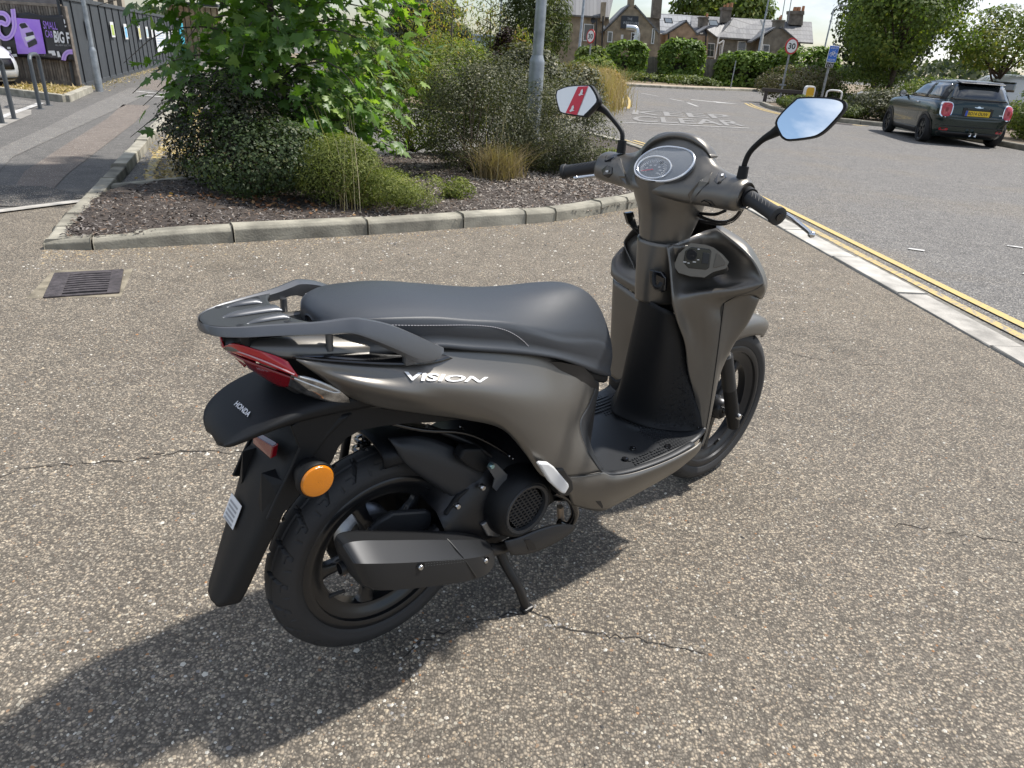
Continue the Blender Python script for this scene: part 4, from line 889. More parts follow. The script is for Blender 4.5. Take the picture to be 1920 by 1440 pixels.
# outer apron, right and left
def ap(s):
    R = [
     [Xp(1343, 428, .985), V3(1.00, -.062, .915), V3(1.02, -.045, .918), V3(1.04, 0, .92)],
     [Xp(1385, 462, .985), V3(1.01, -.150, .885), V3(1.05, -.115, .885), V3(1.09, 0, .88)],
     [Xp(1412, 488, .985), Xp(1414, 487, 1.01), V3(1.07, -.155, .845), V3(1.13, 0, .84)],
     [Xp(1430, 526, .990), Xp(1434, 530, 1.015), V3(1.08, -.185, .795), V3(1.17, 0, .79)],
     [Xp(1420, 541, .985), Xp(1427, 556, 1.025), V3(1.09, -.180, .74), V3(1.19, 0, .73)],
     [Xp(1357, 568, .962), Xp(1398, 552, 1.00), Xp(1421, 566, 1.04), V3(1.17, -.09, .68)],
     [Xp(1352, 605, .965), Xp(1378, 592, 1.00), Xp(1402, 606, 1.04), V3(1.14, -.10, .63)],
     [Xp(1346, 654, .968), Xp(1360, 640, .99), Xp(1374, 648, 1.03), V3(1.11, -.11, .57)],
     [Xp(1338, 712, .970), Xp(1345, 702, .985), Xp(1350, 700, 1.02), V3(1.07, -.115, .50)],
     [Xp(1330, 768, .970), Xp(1334, 762, .980), Xp(1336, 757, 1.00), V3(1.03, -.12, .43)],
     [Xp(1322, 812, .970), Xp(1324, 808, .975), Xp(1326, 806, .985), V3(1.00, -.13, .37)],
     [Xp(1313, 838, .955), Xp(1315, 836, .962), Xp(1317, 834, .970), V3(.98, -.14, .34)]]
    return [[V3(p.x, s * p.y, p.z) for p in r] for r in R]
patch('apron', ap(1), M_TAUPE, SP, ku=5, kv=5, solid=.003); patch('apron', ap(-1), M_TAUPE, SP, ku=5, kv=5, solid=.003)
nose = [[V3(*[1.04, 0, .92]), V3(1.04, .06, .918)], ]
frontc = []
for x, z, w, xo in ((1.17, .68, .09, 1.17), (1.20, .62, .10, 1.14), (1.17, .56, .11, 1.10), (1.10, .50, .115, 1.07), (1.03, .43, .12, 1.03)):
    frontc.append([(xo, -w, z), (x, -w * .5, z), (x + .01, 0, z), (x, w * .5, z), (xo, w, z)])
patch('front_cowl', frontc, M_TAUPE, SP, ku=3, kv=3, solid=.003)
lathe('head_lamp', [(.001, .03), (.05, .02), (.07, 0)], M_CLEAR, SP, n=24, axis='x', c=(1.165, 0, .76))
# ignition pod
pod_pix = [(1268, 498, .865), (1276, 478, .885), (1296, 460, .905), (1322, 463, .915), (1336, 468, .920), (1352, 480, .945), (1362, 492, .955), (1358, 500, .95), (1336, 506, .925), (1320, 516, .91), (1295, 514, .885), (1275, 508, .868)]
def on_plane3(u, v, a, b, c, off):
    nrm = (b - a).cross(c - a).normalized(); d = sray(u, v); t = (a - SC_C).dot(nrm) / d.dot(nrm); return SC_C + d * t - d.normalized() * off
pq = (Xp(1268, 498, .832), Xp(1340, 466, .886), Xp(1320, 516, .872))
front = [on_plane3(u, v, *pq, 0) for u, v, x in pod_pix]; back = [Xp(u + 5, v + 12, .955) for u, v, x in pod_pix]
V = front + back; n = len(front); F = [tuple(range(n))] + [(i, (i + 1) % n, n + (i + 1) % n, n + i) for i in range(n)]
pod = mo('ignition_pod', V, F, M_TAUPE, SP, bevel=.006, bseg=3)
fa, fb, fc_ = pq
face = [on_plane3(u, v, fa, fb, fc_, .002) for u, v in ((1281, 492), (1285, 470), (1296, 463), (1330, 467), (1334, 471), (1330, 502), (1324, 506), (1291, 503))]
prism('switch_plate', face, sray(1300, 480).normalized() * .004, M_GLOSSBLK, pod, .0015)
kc = on_plane3(1296.5, 478, fa, fb, fc_, .006); kd = (fb - fa).cross(fc_ - fa).normalized(); kd = kd if kd.dot(sray(1296, 478)) < 0 else -kd
tube('key_knob', [kc - kd * .006, kc + kd * .010], .0135, M_BLK, pod, n=20, k=1)
box('key_slot', tuple(kc + kd * .011), (.003, .014, .004), M_ENG, pod)
sq = [on_plane3(u, v, fa, fb, fc_, .005) for u, v in ((1318, 473), (1331, 475), (1328, 496), (1315, 494))]
prism('seat_switch', sq, sray(1320, 480).normalized() * .004, M_BLK2, pod, .0015)
for (u, v, w) in ((1284, 491, 3), (1291, 493, 2), (1302, 491, 3), (1309, 487, 2), (1320, 492, 4), (1310, 467, 2)):
    q = [on_plane3(a, b, fa, fb, fc_, .0042) for a, b in ((u - w, v - .9), (u + w, v - .6), (u + w, v + 1.2), (u - w, v + .9))]; mo('switch_mark', q, [(0, 1, 2, 3)], M_WHITEP, pod)
q = [on_plane3(u, v, fa, fb, fc_, .003) for u, v in ((1343, 475), (1350, 476), (1361, 490), (1360, 497), (1338, 503), (1337, 500))]
prism('blank_cover', q, sray(1350, 490).normalized() * .004, mat('grey cover', (.13, .12, .105), .4, .5), pod, .0015)
# ---------------- glove box on the left
gl = [[V3(.985, .245, .735), V3(.915, .225, .735), V3(.905, .17, .738), V3(.905, .11, .735), V3(.92, .08, .72)],
      [V3(.985, .245, .60), V3(.925, .222, .60), V3(.915, .17, .60), V3(.915, .11, .60), V3(.93, .08, .60)],
      [V3(.985, .235, .50), V3(.935, .212, .50), V3(.925, .165, .50), V3(.925, .12, .50), V3(.935, .09, .50)],
      [V3(.985, .215, .43), V3(.950, .198, .43), V3(.942, .160, .43), V3(.94, .12, .43), V3(.945, .09, .43)],
      [V3(.985, .20, .375), V3(.965, .185, .375), V3(.958, .150, .375), V3(.95, .12, .375), V3(.95, .09, .375)]]
glp = [[Yp(1150, 523, .225), Yp(1170, 537, .17), Yp(1200, 557, .105), Yp(1212, 551, .082)],
       [Yp(1148, 570, .222), Yp(1166, 585, .17), Yp(1192, 600, .11), Yp(1206, 596, .082)],
       [Yp(1146, 620, .215), Yp(1162, 636, .168), Yp(1184, 648, .12), Yp(1200, 640, .09)],
       [Yp(1144, 665, .205), Yp(1158, 684, .162), Yp(1176, 692, .12), Yp(1190, 690, .092)],
       [Yp(1143, 700, .195), Yp(1156, 712, .155), Yp(1170, 722, .12), Yp(1182, 722, .095)]]
for r in glp: r.insert(0, V3(.99, r[0].y + .012, r[0].z))
patch('glove_box', glp, M_TAUPE, SP, ku=4, kv=4, solid=.003)
glb = [[Yp(1143, 700, .195), Yp(1156, 712, .155), Yp(1172, 706, .12)], [Yp(1142, 725, .19), Yp(1154, 735, .15), Yp(1168, 735, .12)], [Yp(1141, 748, .185), Yp(1150, 752, .15), Yp(1160, 765, .12)]]
for r in glb: r.insert(0, V3(.99, r[0].y + .01, r[0].z))
patch('kick_panel', glb, M_BLK, SP, ku=4, kv=4, solid=.003)
lid = [[V3(1.03, .235, .80), Yp(1207, 487, .195), Yp(1211, 490, .12), V3(1.02, .07, .80)],
       [V3(.985, .240, .785), Yp(1180, 496, .200), Yp(1206, 512, .12), Yp(1214, 525, .085)],
       [V3(.955, .240, .760), Yp(1158, 506, .205), Yp(1196, 535, .115), Yp(1210, 542, .084)],
       [V3(.945, .236, .745), Yp(1152, 513, .208), Yp(1196, 544, .112), Yp(1211, 547, .082)],
       [V3(.945, .234, .728), Yp(1150.5, 521, .2085), Yp(1199, 553.5, .108), Yp(1212, 549, .082)]]
patch('glove_box_lid', lid, M_TAUPE, SP, ku=4, kv=4, solid=.004)
lsL = [[V3(.985, .06, .91), V3(.90, .045, .90), V3(.83, .030, .89)], [V3(1.0, .16, .86), V3(.93, .08, .85), V3(.835, .035, .84)], [V3(1.0, .235, .80), V3(.95, .10, .79), V3(.845, .038, .79)], [V3(1.0, .235, .74), V3(.95, .10, .73), V3(.86, .045, .73)]]
patch('inner_shield_left', lsL, M_TAUPE, SP, ku=4, kv=4, solid=.003).name = 'inner_shield'
# column trim under the bars (taupe) with luggage hook
colm = []
for z, xf, w in ((.880, .795, .068), (.84, .797, .062), (.79, .800, .056), (.745, .806, .054), (.715, .812, .054)):
    colm.append([(xf + .10, -w * 1.35, z), (xf + .035, -w * 1.0, z), (xf + .004, -w * .55, z), (xf - .004, -.005, z), (xf + .004, w * .45, z), (xf + .035, w * .85, z), (xf + .10, w * 1.3, z)])
patch('column_cover', colm, M_TAUPE, SP, ku=4, kv=4, solid=.003)
hk = [Xp(u, v, .790) for u, v in ((1217, 505), (1240, 510), (1247, 520), (1246, 545), (1240, 549), (1226, 544), (1217, 530))]
prism('hook_base', hk, (.012, 0, 0), M_GLOSSBLK, SP, .003)
tube('luggage_hook', [Xp(1227, 512, .785), Xp(1226, 525, .765), Xp(1228, 536, .758), Xp(1235, 538, .760), Xp(1240, 530, .768)], .0055, M_BLK, SP, n=10, k=4)
# ---------------- handlebar cover: column skirt + winged top with instrument hood
ck = []
for z, xb, xf, w in ((1.034, .7475, .93, .070), (1.015, .752, .93, .078), (.985, .763, .93, .079), (.95, .780, .925, .072), (.91, .789, .915, .066), (.885, .793, .905, .062), (.872, .796, .90, .060)):
    ck.append([(xb, -.004, z), (xb + .006, -w * .38, z + .002), (xb + .030, -w * .82, z + .006), (xb + .075, -w * 1.06, z + .016), (xf, -w * .9, z + .02), (xf + .03, 0, z + .02), (xf, w * .9, z + .02), (xb + .075, w * 1.06, z + .016), (xb + .030, w * .82, z + .006), (xb + .006, w * .38, z + .002)])
loft('column_skirt', ck, M_TAUPE, SP, ku=4, kv=4)
hb = []
# (y, list of (x,z) from rider edge under -> over the top -> front -> under)
def hsec(y, pts): return [(x, y, z) for x, z in pts]
H0 = [(.768, 1.002), (.756, 1.020), (.775, 1.048), (.800, 1.080), (.824, 1.116), (.838, 1.140), (.858, 1.143), (.900, 1.110), (.935, 1.050), (.930, 1.000), (.86, .985)]
H1 = [(.772, 1.000), (.762, 1.022), (.780, 1.050), (.803, 1.080), (.826, 1.112), (.840, 1.134), (.860, 1.136), (.900, 1.104), (.932, 1.048), (.927, 1.000), (.86, .985)]
H2 = [(.792, .996), (.786, 1.024), (.800, 1.052), (.817, 1.078), (.833, 1.100), (.846, 1.116), (.864, 1.116), (.900, 1.088), (.924, 1.042), (.918, 1.000), (.86, .986)]
H3 = [(.806, .996), (.800, 1.026), (.812, 1.050), (.824, 1.066), (.840, 1.078), (.852, 1.086), (.868, 1.085), (.895, 1.068), (.912, 1.035), (.905, 1.004), (.86, .990)]
H4 = [(.804, 1.000), (.797, 1.030), (.808, 1.052), (.822, 1.064), (.838, 1.070), (.850, 1.072), (.866, 1.070), (.888, 1.058), (.900, 1.032), (.893, 1.008), (.85, .992)]
H5 = [(.803, 1.004), (.796, 1.030), (.806, 1.054), (.820, 1.065), (.836, 1.070), (.848, 1.071), (.862, 1.068), (.880, 1.054), (.888, 1.032), (.880, 1.008), (.845, .994)]
H6 = [(.812, 1.012), (.806, 1.032), (.814, 1.050), (.824, 1.058), (.836, 1.062), (.846, 1.062), (.856, 1.058), (.868, 1.048), (.872, 1.032), (.866, 1.014), (.842, 1.004)]
for y, H in ((.226, H6), (.212, H5), (.165, H4), (.118, H3), (.086, H2), (.048, H1), (0, H0), (-.048, H1), (-.086, H2), (-.118, H3), (-.165, H4), (-.212, H5), (-.230, H6)): hb.append(hsec(y, H))
hcov = loft('handlebar_cover', hb, M_TAUPE, SP, ku=4, kv=4)
hcb = bvh_of(hcov)
hl = [on_surface(hcb, u, v, .001) for u, v in ((1200, 300), (1210, 283), (1228, 268), (1248, 260), (1268, 257.5), (1290, 261), (1308, 269), (1324, 281), (1334, 296))]
secs = []
for i, p in enumerate(hl):
    w_ = [.3, .7, 1, 1, 1, 1, 1, .7, .3][i]; secs.append([p + V3(.004, 0, -.004), p + V3(-.010 * w_, 0, .002), p + V3(-.006 * w_, 0, .011 * w_), p + V3(.012, 0, .012 * w_), p + V3(.026, 0, .002)])
loft('meter_visor', secs, M_TAUPE, SP, ku=4, kv=3)
# instrument cluster on the sloping face
mc = V3(.7905, -.020, 1.0665); mx_ = V3(0.10, -1, 0.0).normalized(); my_ = V3(.62, 0.02, .785).normalized(); my_ = (my_ - mx_ * my_.dot(mx_)).normalized(); mn = mx_.cross(my_).normalized()
if mn.dot(SC_C - mc) < 0: mn = -mn
def mp_(a, b, h=0.0): return mc + mx_ * a + my_ * b + mn * h
cl = []
for i in range(40):
    t = 2 * math.pi * i / 40; a = .074 * math.copysign(abs(math.cos(t)) ** .8, math.cos(t)); b = .050 * math.sin(t); cl.append((a + .012 * (b / .050), b + .004))
clus = empty('instrument_cluster', parent=SP)
prism('meter_face', [mp_(a, b, .006) for a, b in cl], -mn * .012, M_METER, clus, .002)
ring = [mp_(a, b, .0075) for a, b in cl]; tube('meter_rim', ring + [ring[0]], .0026, M_METERRING, clus, n=6, k=1)
dl = [(-.020 + .046 * math.cos(t), -.010 + .031 * math.sin(t)) for t in np.linspace(0, 2 * math.pi, 40)]
tube('speedometer_ring', [mp_(a, b, .009) for a, b in dl], .0020, M_METERRING, clus, n=6, k=1)
ticks = []
for i in range(29):
    t = math.radians(215 - 250 * i / 28); r0, r1 = (.66, .80) if i % 2 else (.58, .80)
    a0, b0 = -.020 + .046 * r0 * math.cos(t), -.014 + .031 * r0 * math.sin(t); a1, b1 = -.020 + .046 * r1 * math.cos(t), -.014 + .031 * r1 * math.sin(t)
    ticks.append(tube_geo([mp_(a0, b0, .0075), mp_(a1, b1, .0075)], .00055, 4, 1))
V, F = merge_geo(ticks); t_ = mo('dial_mark', V, F, M_WHITEP, clus); t_['kind'] = 'stuff'
for i in range(7):
    t = math.radians(215 - 250 * i / 6); a, b = -.020 + .046 * .42 * math.cos(t), -.016 + .031 * .42 * math.sin(t)
    text_on_plane('dial_number', str(i * 20), mp_(a - .003, b - .002, .0072), mx_ if mx_.cross(my_).dot(mn) > 0 else mx_, my_, .0042, M_WHITEP, clus, depth=0)
tube('dial_needle', [mp_(-.020, -.016, .0085), mp_(-.050, -.026, .0085)], [.0012, .0006], M_REDP, clus, n=5, k=1)
dome = []
for r in (1.0, .8, .55, .3, .08): dome.append([mp_(a * r, b * r, .008 + .010 * (1 - r * r)) for a, b in cl])
V, F = grid_mesh(np.array([[tuple(p) for p in q] for q in dome]), closed_v=True); mo('meter_window', V, F, M_PANE, clus, smooth=True)
# wing emblem below the meter
wg = [(0, 0), (3, -6), (9, -8), (14, -8.5), (12, -6.5), (8, -5.5), (10, -4), (6, -3.5), (8, -2), (4, -1)]
P = [on_surface(hcb, 1208 + a * .9, 346 + b * .9, .0015) for a, b in wg]
if all(p is not None for p in P): mo('wing_badge', P, [tuple(range(len(P)))], M_WHITEALU, SP)
# creases along the wings (blade shaped recess) and switches
def decal_poly(name, pix, bv, m, parent, th=.004, bevel=.001, off=.001):
    P = [on_surface(bv, u, v, off) for u, v in pix]
    if any(p is None for p in P): P = [p for p in P if p is not None]
    if len(P) < 3: return None
    return prism(name, P, sray(*pix[0]).normalized() * th, m, parent, bevel)
decal_poly('beam_switch', [(1338, 338), (1345, 325), (1358, 317), (1368, 321), (1362, 332), (1350, 342), (1344, 344)], hcb, M_GLOSSBLK, SP, .008, .001, .004)
decal_poly('start_switch', [(1314, 378), (1320, 374), (1332, 377), (1340, 386), (1336, 392), (1316, 392)], hcb, M_GLOSSBLK, SP, .006, .001, .004)
decal_poly('signal_switch', [(1128, 318), (1138, 310), (1148, 313), (1147, 326), (1140, 334), (1130, 328)], hcb, M_GLOSSBLK, SP, .008, .001, .004)
decal_poly('horn_switch', [(1136, 292), (1150, 285), (1151, 294), (1144, 302), (1133, 303)], hcb, M_GLOSSBLK, SP, .006, .001, .003)
decal_poly('beam_mark', [(1352, 326), (1357, 325), (1356, 329), (1352, 330)], hcb, M_WHITEP, SP, .002, 0, .006)
decal_poly('signal_mark', [(1135, 320), (1141, 319), (1140, 323), (1136, 323)], hcb, M_WHITEP, SP, .002, 0, .006)
decal_poly('wing_blade', [(1284, 384), (1292, 362), (1312, 340), (1336, 320), (1328, 342), (1308, 362), (1296, 380)], hcb, M_TAUPE, SP, .010, .002, .005)
decal_poly('wing_blade', [(1180, 352), (1172, 330), (1164, 296), (1158, 304), (1160, 330), (1170, 352)], hcb, M_TAUPE, SP, .010, .002, .005)
# grips, levers, mirrors
gR = (V3(.842, -.225, 1.034), Xp(1436, 401, .800)); gL = (V3(.842, .222, 1.032), Xp(1056, 323, .800))
for a, b in (gR, gL):
    b = V3(.800, math.copysign(.342, b.y), b.z); d = (b - a).normalized()
    tube('throttle_barrel' if a.y < 0 else 'grip_collar', [a - d * .02, a + d * .018], .0215, M_BLK, SP, n=20, k=1)
    P = [a + d * (b - a).length * f for f in (.10, .14, .3, .5, .7, .86, .90, .91, .985, 1.0)]
    tube('grip', P, [.0185, .0172, .0168, .0166, .0168, .0175, .0178, .0205, .0205, .016], M_RUB, SP, n=20, k=1)
    for f in (.22, .32, .42, .52, .62, .72):
        c = a + d * (b - a).length * f; tube('grip_groove', [c + Vector((.0165 * math.cos(t), 0, .0165 * math.sin(t))) + d * (.006 * math.sin(3 * t)) for t in np.linspace(.3, 2.6, 9)], .0012, M_ENG, SP, n=5, k=1)
    tube('bar_end', [b - d * .002, b + d * .004], .009, M_GLOSSBLK, SP, n=14, k=1)
    sgn = math.copysign(1, a.y)
    tube('brake_lever', [V3(.895, sgn * .215, 1.015), V3(.925, sgn * .25, 1.005), V3(.928, sgn * .30, .992), V3(.905, sgn * .355, .978), V3(.893, sgn * .378, .972)], [.007, .0065, .006, .0055, .005], M_CHROME, SP, n=10, k=4)
    e = V3(.893, sgn * .378, .972); V, F = lathe_geo([(.0005, -.0085), (.006, -.006), (.0085, 0), (.006, .006), (.0005, .0085)], 14, 'y', tuple(e)); mo('lever_ball', V, F, M_CHROME, SP, smooth=True)
    tube('lever_pivot', [V3(.875, sgn * .21, 1.005), V3(.91, sgn * .215, 1.02)], .010, M_ENG, SP, n=10, k=1)
tube('throttle_cable', [V3(.85, -.215, 1.010), Xp(1385, 400, .86), Xp(1368, 414, .87), Xp(1345, 416, .88), Xp(1318, 408, .89), Xp(1295, 395, .90)], .0042, M_GLOSSBLK, SP, n=8, k=5)
tube('brake_hose', [V3(.88, -.205, 1.005), Xp(1378, 410, .88), Xp(1352, 420, .90), Xp(1320, 415, .92), Xp(1290, 410, .94)], .0050, M_ENG, SP, n=8, k=5)
tube('wire_loom', [Xp(1360, 395, .86), Xp(1340, 402, .875), Xp(1312, 400, .90)], .004, M_ENG, SP, n=8, k=4)
tube('steering_neck', [(.93, 0, .80), (.87, 0, .98)], .045, M_ENG, SP, n=16, k=1)
# seat-side bag hook seen left of the column
prism('headlamp_bracket', [Yp(u, v, .10) for u, v in ((1174, 400), (1188, 397), (1192, 412), (1200, 440), (1196, 436), (1180, 420))], (0, .012, 0), M_GLOSSBLK, SP, .002)
mR = [(1453, 231), (1464, 212), (1489, 188), (1501, 182), (1551, 182), (1579, 187), (1587, 196), (1582, 209), (1557, 237), (1539, 252), (1520, 259), (1479, 264), (1467, 260), (1461, 252)]
mL = [(1042, 184), (1043, 171), (1048, 167), (1067, 161), (1101, 159), (1111, 163), (1123, 187), (1114, 201), (1098, 217), (1092, 219), (1054, 213), (1047, 204)]
for side_, pix, tilt in ((-1, mR, .10), (1, mL, .10)):
    mir = empty('mirror', parent=SP)
    c_ = np.mean([tuple(Xp(u, v, .80)) for u, v in pix], axis=0)
    nrm = Vector((-1, side_ * .10, .16)).normalized()
    def onm(u, v, off=0.0):
        d = sray(u, v); t = (Vector(c_) - SC_C).dot(nrm) / d.dot(nrm); return SC_C + d * t + nrm * off
    rimv = [onm(u, v) for u, v in pix]; cc_ = sum(rimv, Vector()) / len(rimv)
    P = cr1(np.array([tuple(p) for p in rimv]), 3, True); P = [Vector(p) for p in P]
    sh = [P, [cc_ + (p - cc_) * 1.0 - nrm * .010 for p in P], [cc_ + (p - cc_) * .88 - nrm * .024 for p in P], [cc_ + (p - cc_) * .55 - nrm * .034 for p in P], [cc_ + (p - cc_) * .08 - nrm * .036 for p in P]]
    inn = [[cc_ + (p - cc_) * .93 + nrm * .001 for p in P], P]
    V, F = grid_mesh(np.array([[tuple(p) for p in q] for q in inn[:1] + sh]), closed_v=True); mo('mirror_shell', V, F, M_BLK, mir, smooth=True, sharp=50)
    g = [cc_ + (p - cc_) * .92 + nrm * .0015 for p in P]
    glass = mo('mirror_glass', g, [tuple(range(len(g)))], M_MIRROR if side_ < 0 else M_FILM, mir)
    if side_ > 0:
        band = [onm(u, v, .003) for u, v in ((1062, 212), (1083, 216), (1104, 162), (1085, 163))]
        bo = mo('red_film_band', band, [(0, 1, 2, 3)], M_REDP, glass)
        for (bu, bv) in ((1071, 208), (1088, 178)):
            w2 = [(0, 3), (-1, 0), (2, -3), (4, -9), (7, -11), (8, -6), (6, -2), (9, 0), (4, 1)]
            mo('wing_print', [onm(bu + a * .95, bv + b * .95, .0045) for a, b in w2], [tuple(range(len(w2)))], M_WHITEP, bo)
    s0 = V3(.846, side_ * .206, 1.06) if side_ < 0 else V3(.846, .165, 1.06)
    b0 = Xp(1393, 322, .84) if side_ < 0 else Xp(1166, 272, .84)
    tube('stem_boot', [b0 - V3(0, 0, .020), b0 + V3(0, 0, .012)], [.0125, .0115], M_BLK, mir, n=14, k=1)
    if side_ < 0: P = [b0, Xp(1398, 302, .838), Xp(1408, 283, .836), Xp(1430, 262, .830), Xp(1450, 250, .825), Xp(1466, 240, .822)]; rr_ = [.0062, .0062, .0062, .0068, .010, .014]
    else: P = [b0, Xp(1167, 252, .840), Xp(1162, 240, .840), Xp(1146, 220, .836), Xp(1134, 207, .830), Xp(1118, 198, .822)]; rr_ = [.0062, .0062, .0062, .0066, .009, .013]
    tube('mirror_stem', P, rr_, M_BLK, mir, n=12, k=5)
# ---------------- fork, front mudguard
for s in (-1, 1):
    tube('fork_slider', [V3(1.305, s * .082, .222), V3(1.285, s * .082, .265), V3(1.215, s * .082, .40)], [.019, .022, .021], M_BLK, SP, n=18, k=3)
    tube('fork_boot', [V3(1.222, s * .082, .385), V3(1.160, s * .082, .51)], [.0225, .0205], M_BLK2, SP, n=18, k=1)
    tube('fork_tube', [V3(1.168, s * .082, .495), V3(1.05, s * .082, .74)], .0135, M_STEEL, SP, n=16, k=1)
fm = []
for a, r, w in ((128, .310, .052), (112, .312, .054), (95, .314, .055), (78, .318, .054), (64, .326, .048), (54, .334, .036), (49, .338, .016)):
    ra = math.radians(a); cx, cz = 1.28, .275
    fm.append([(cx + (r - .055) * math.cos(ra), s_y, cz + (r - .055) * math.sin(ra)) for s_y in (-w,)] + [(cx + (r - .02) * math.cos(ra), -w * .96, cz + (r - .02) * math.sin(ra)), (cx + r * math.cos(ra), -w * .6, cz + r * math.sin(ra)), (cx + (r + .006) * math.cos(ra), 0, cz + (r + .006) * math.sin(ra)), (cx + r * math.cos(ra), w * .6, cz + r * math.sin(ra)), (cx + (r - .02) * math.cos(ra), w * .96, cz + (r - .02) * math.sin(ra)), (cx + (r - .055) * math.cos(ra), w, cz + (r - .055) * math.sin(ra))])
patch('front_mudguard', fm, M_TAUPE, SP, ku=4, kv=4, solid=.003)
plate('brake_caliper', [(1328, 745), (1345, 740), (1350, 775), (1330, 785)], .075, .03, M_ENG, SP, .006)

# panel gaps and fasteners
M_GAP = mat('panel gap', (.004, .004, .004), .8)
def seam_line(pts, r=.0013): tube('panel_gap', [p - sray(960, 700).normalized() * .0012 for p in pts], r, M_GAP, SP, n=5, k=4)
seam_line([Xp(*r[-1]) for r in ls[5:]], .0016); seam_line([Xp(*ls[5][-1]), Xp(1392, 549, .972), Xp(*ls[4][-1])], .0014)
seam_line([Yp(*p) + V3(0, -.002, 0) for p in ((1062, 894, -.188), (1098, 890, -.190), (1128, 885, -.192))], .0011)
seam_line([V3(r[0][0], r[0][1], r[0][2]) for r in []] + [V3(.799 + .004, -.037 + .0, .8735), V3(.792, -.005, .8725), V3(.800, .026, .8735)], .0016)
seam_line([Yp(1151, 522, .2105), Yp(1175, 538, .16), Yp(1199, 555, .110)], .0016)
for u, v, sx_ in ((1148, 742, .15), (1310, 802, 0)):
    p = on_surface(tb, u, v, .002); lathe('panel_screw', [(.0005, -.002), (.004, -.002), (.005, 0)], M_GLOSSBLK, SP, n=12, c=tuple(p))
# ================================================================== planting
def leaf_mat(name, c1, c2, c3=None, trans=.35, rough=.45, spec=.5):
    m = bpy.data.materials.new(name); m.use_nodes = True; t = m.node_tree; b = t.nodes['Principled BSDF']; out = t.nodes['Material Output']; Lk = t.links.new
    at = t.nodes.new('ShaderNodeAttribute'); at.attribute_name = 'lv'; at.attribute_type = 'GEOMETRY'
    oi = t.nodes.new('ShaderNodeObjectInfo'); add = t.nodes.new('ShaderNodeMath'); add.operation = 'ADD'; Lk(at.outputs['Fac'], add.inputs[0])
    mul = t.nodes.new('ShaderNodeMath'); mul.operation = 'MULTIPLY'; Lk(oi.outputs['Random'], mul.inputs[0]); mul.inputs[1].default_value = .12; Lk(mul.outputs[0], add.inputs[1])
    r = t.nodes.new('ShaderNodeValToRGB'); e = r.color_ramp.elements; e[0].position = 0.05; e[0].color = (*c1, 1); e[1].position = .72; e[1].color = (*c2, 1)
    x = e.new(.97); x.color = (*(c3 or c2), 1); Lk(add.outputs[0], r.inputs[0]); Lk(r.outputs[0], b.inputs['Base Color']); b.inputs['Roughness'].default_value = rough + .12; b.inputs['Specular IOR Level'].default_value = spec * .6
    tr = t.nodes.new('ShaderNodeBsdfTranslucent'); g = t.nodes.new('ShaderNodeMix'); g.data_type = 'RGBA'; g.blend_type = 'MULTIPLY'; g.inputs['Factor'].default_value = 1; g.inputs['B'].default_value = (1.5, 1.7, .55, 1); Lk(r.outputs[0], g.inputs['A']); Lk(g.outputs['Result'], tr.inputs[0])
    mx = t.nodes.new('ShaderNodeMixShader'); mx.inputs[0].default_value = trans; Lk(b.outputs[0], mx.inputs[1]); Lk(tr.outputs[0], mx.inputs[2]); Lk(mx.outputs[0], out.inputs[0])
    return m
def quick_mesh(name, V, F_sizes, F_idx, m, lv=None, smooth=False):
    me = bpy.data.meshes.new(name); n = len(V); me.vertices.add(n); me.vertices.foreach_set('co', np.asarray(V, np.float32).ravel())
    me.loops.add(len(F_idx)); me.loops.foreach_set('vertex_index', np.asarray(F_idx, np.int32)); me.polygons.add(len(F_sizes))
    st = np.concatenate([[0], np.cumsum(F_sizes)[:-1]]); me.polygons.foreach_set('loop_start', st.astype(np.int32))
    me.update(calc_edges=True)
    if lv is not None:
        a = me.attributes.new('lv', 'FLOAT', 'POINT'); a.data.foreach_set('value', np.asarray(lv, np.float32))
    if m: me.materials.append(m)
    me.validate(); return me
DIAMOND = np.array([(0, 0, 0), (.32, .42, .06), (0, 1, 0), (-.32, .42, .06)])
LANCE = np.array([(0, 0, 0), (.13, .4, .05), (0, 1, -.08), (-.13, .4, .05)])
NEEDLE = np.array([(-.03, 0, 0), (.03, 0, 0), (.0, 1, 0)])
def leaves_geo(pos, nrm, size, shape=DIAMOND, spin=True, tilt=None, r=None):
    r = r or rng; N = len(pos); K = len(shape); nrm = nrm / np.linalg.norm(nrm, axis=1, keepdims=True)
    a = r.normal(size=(N, 3)) if tilt is None else tilt; a = a - nrm * (a * nrm).sum(1, keepdims=True); a /= np.linalg.norm(a, axis=1, keepdims=True); b = np.cross(a, nrm)
    S = shape[None] * size[:, None, None]; V = pos[:, None] + b[:, None] * S[:, :, :1] + a[:, None] * S[:, :, 1:2] + nrm[:, None] * S[:, :, 2:3]
    return V.reshape(-1, 3), np.full(N, K), np.arange(N * K), K
def clump_points(n, r, nclump, spread, shell=.55, flat=1.0, rr=None):
    """points in a lumpy ellipsoid of radii r; returns positions and outward normals"""
    rr = rr or rng; c = rr.normal(size=(nclump, 3)); c /= np.linalg.norm(c, axis=1, keepdims=True); rad = shell + (1 - shell) * rr.random((nclump, 1)) ** .6; c = c * rad
    k = rr.integers(0, nclump, n); d = rr.normal(size=(n, 3)) * spread; p = c[k] + d
    l = np.linalg.norm(p, axis=1, keepdims=True); over = l > 1.08; p = np.where(over, p / l * (1.0 + rr.random((n, 1)) * .1), p)
    nr = d / (np.linalg.norm(d, axis=1, keepdims=True) + 1e-6) * .7 + c[k] * .5 + np.array([0, 0, .45]) + rr.normal(size=(n, 3)) * .35
    return p * np.array(r), nr, k
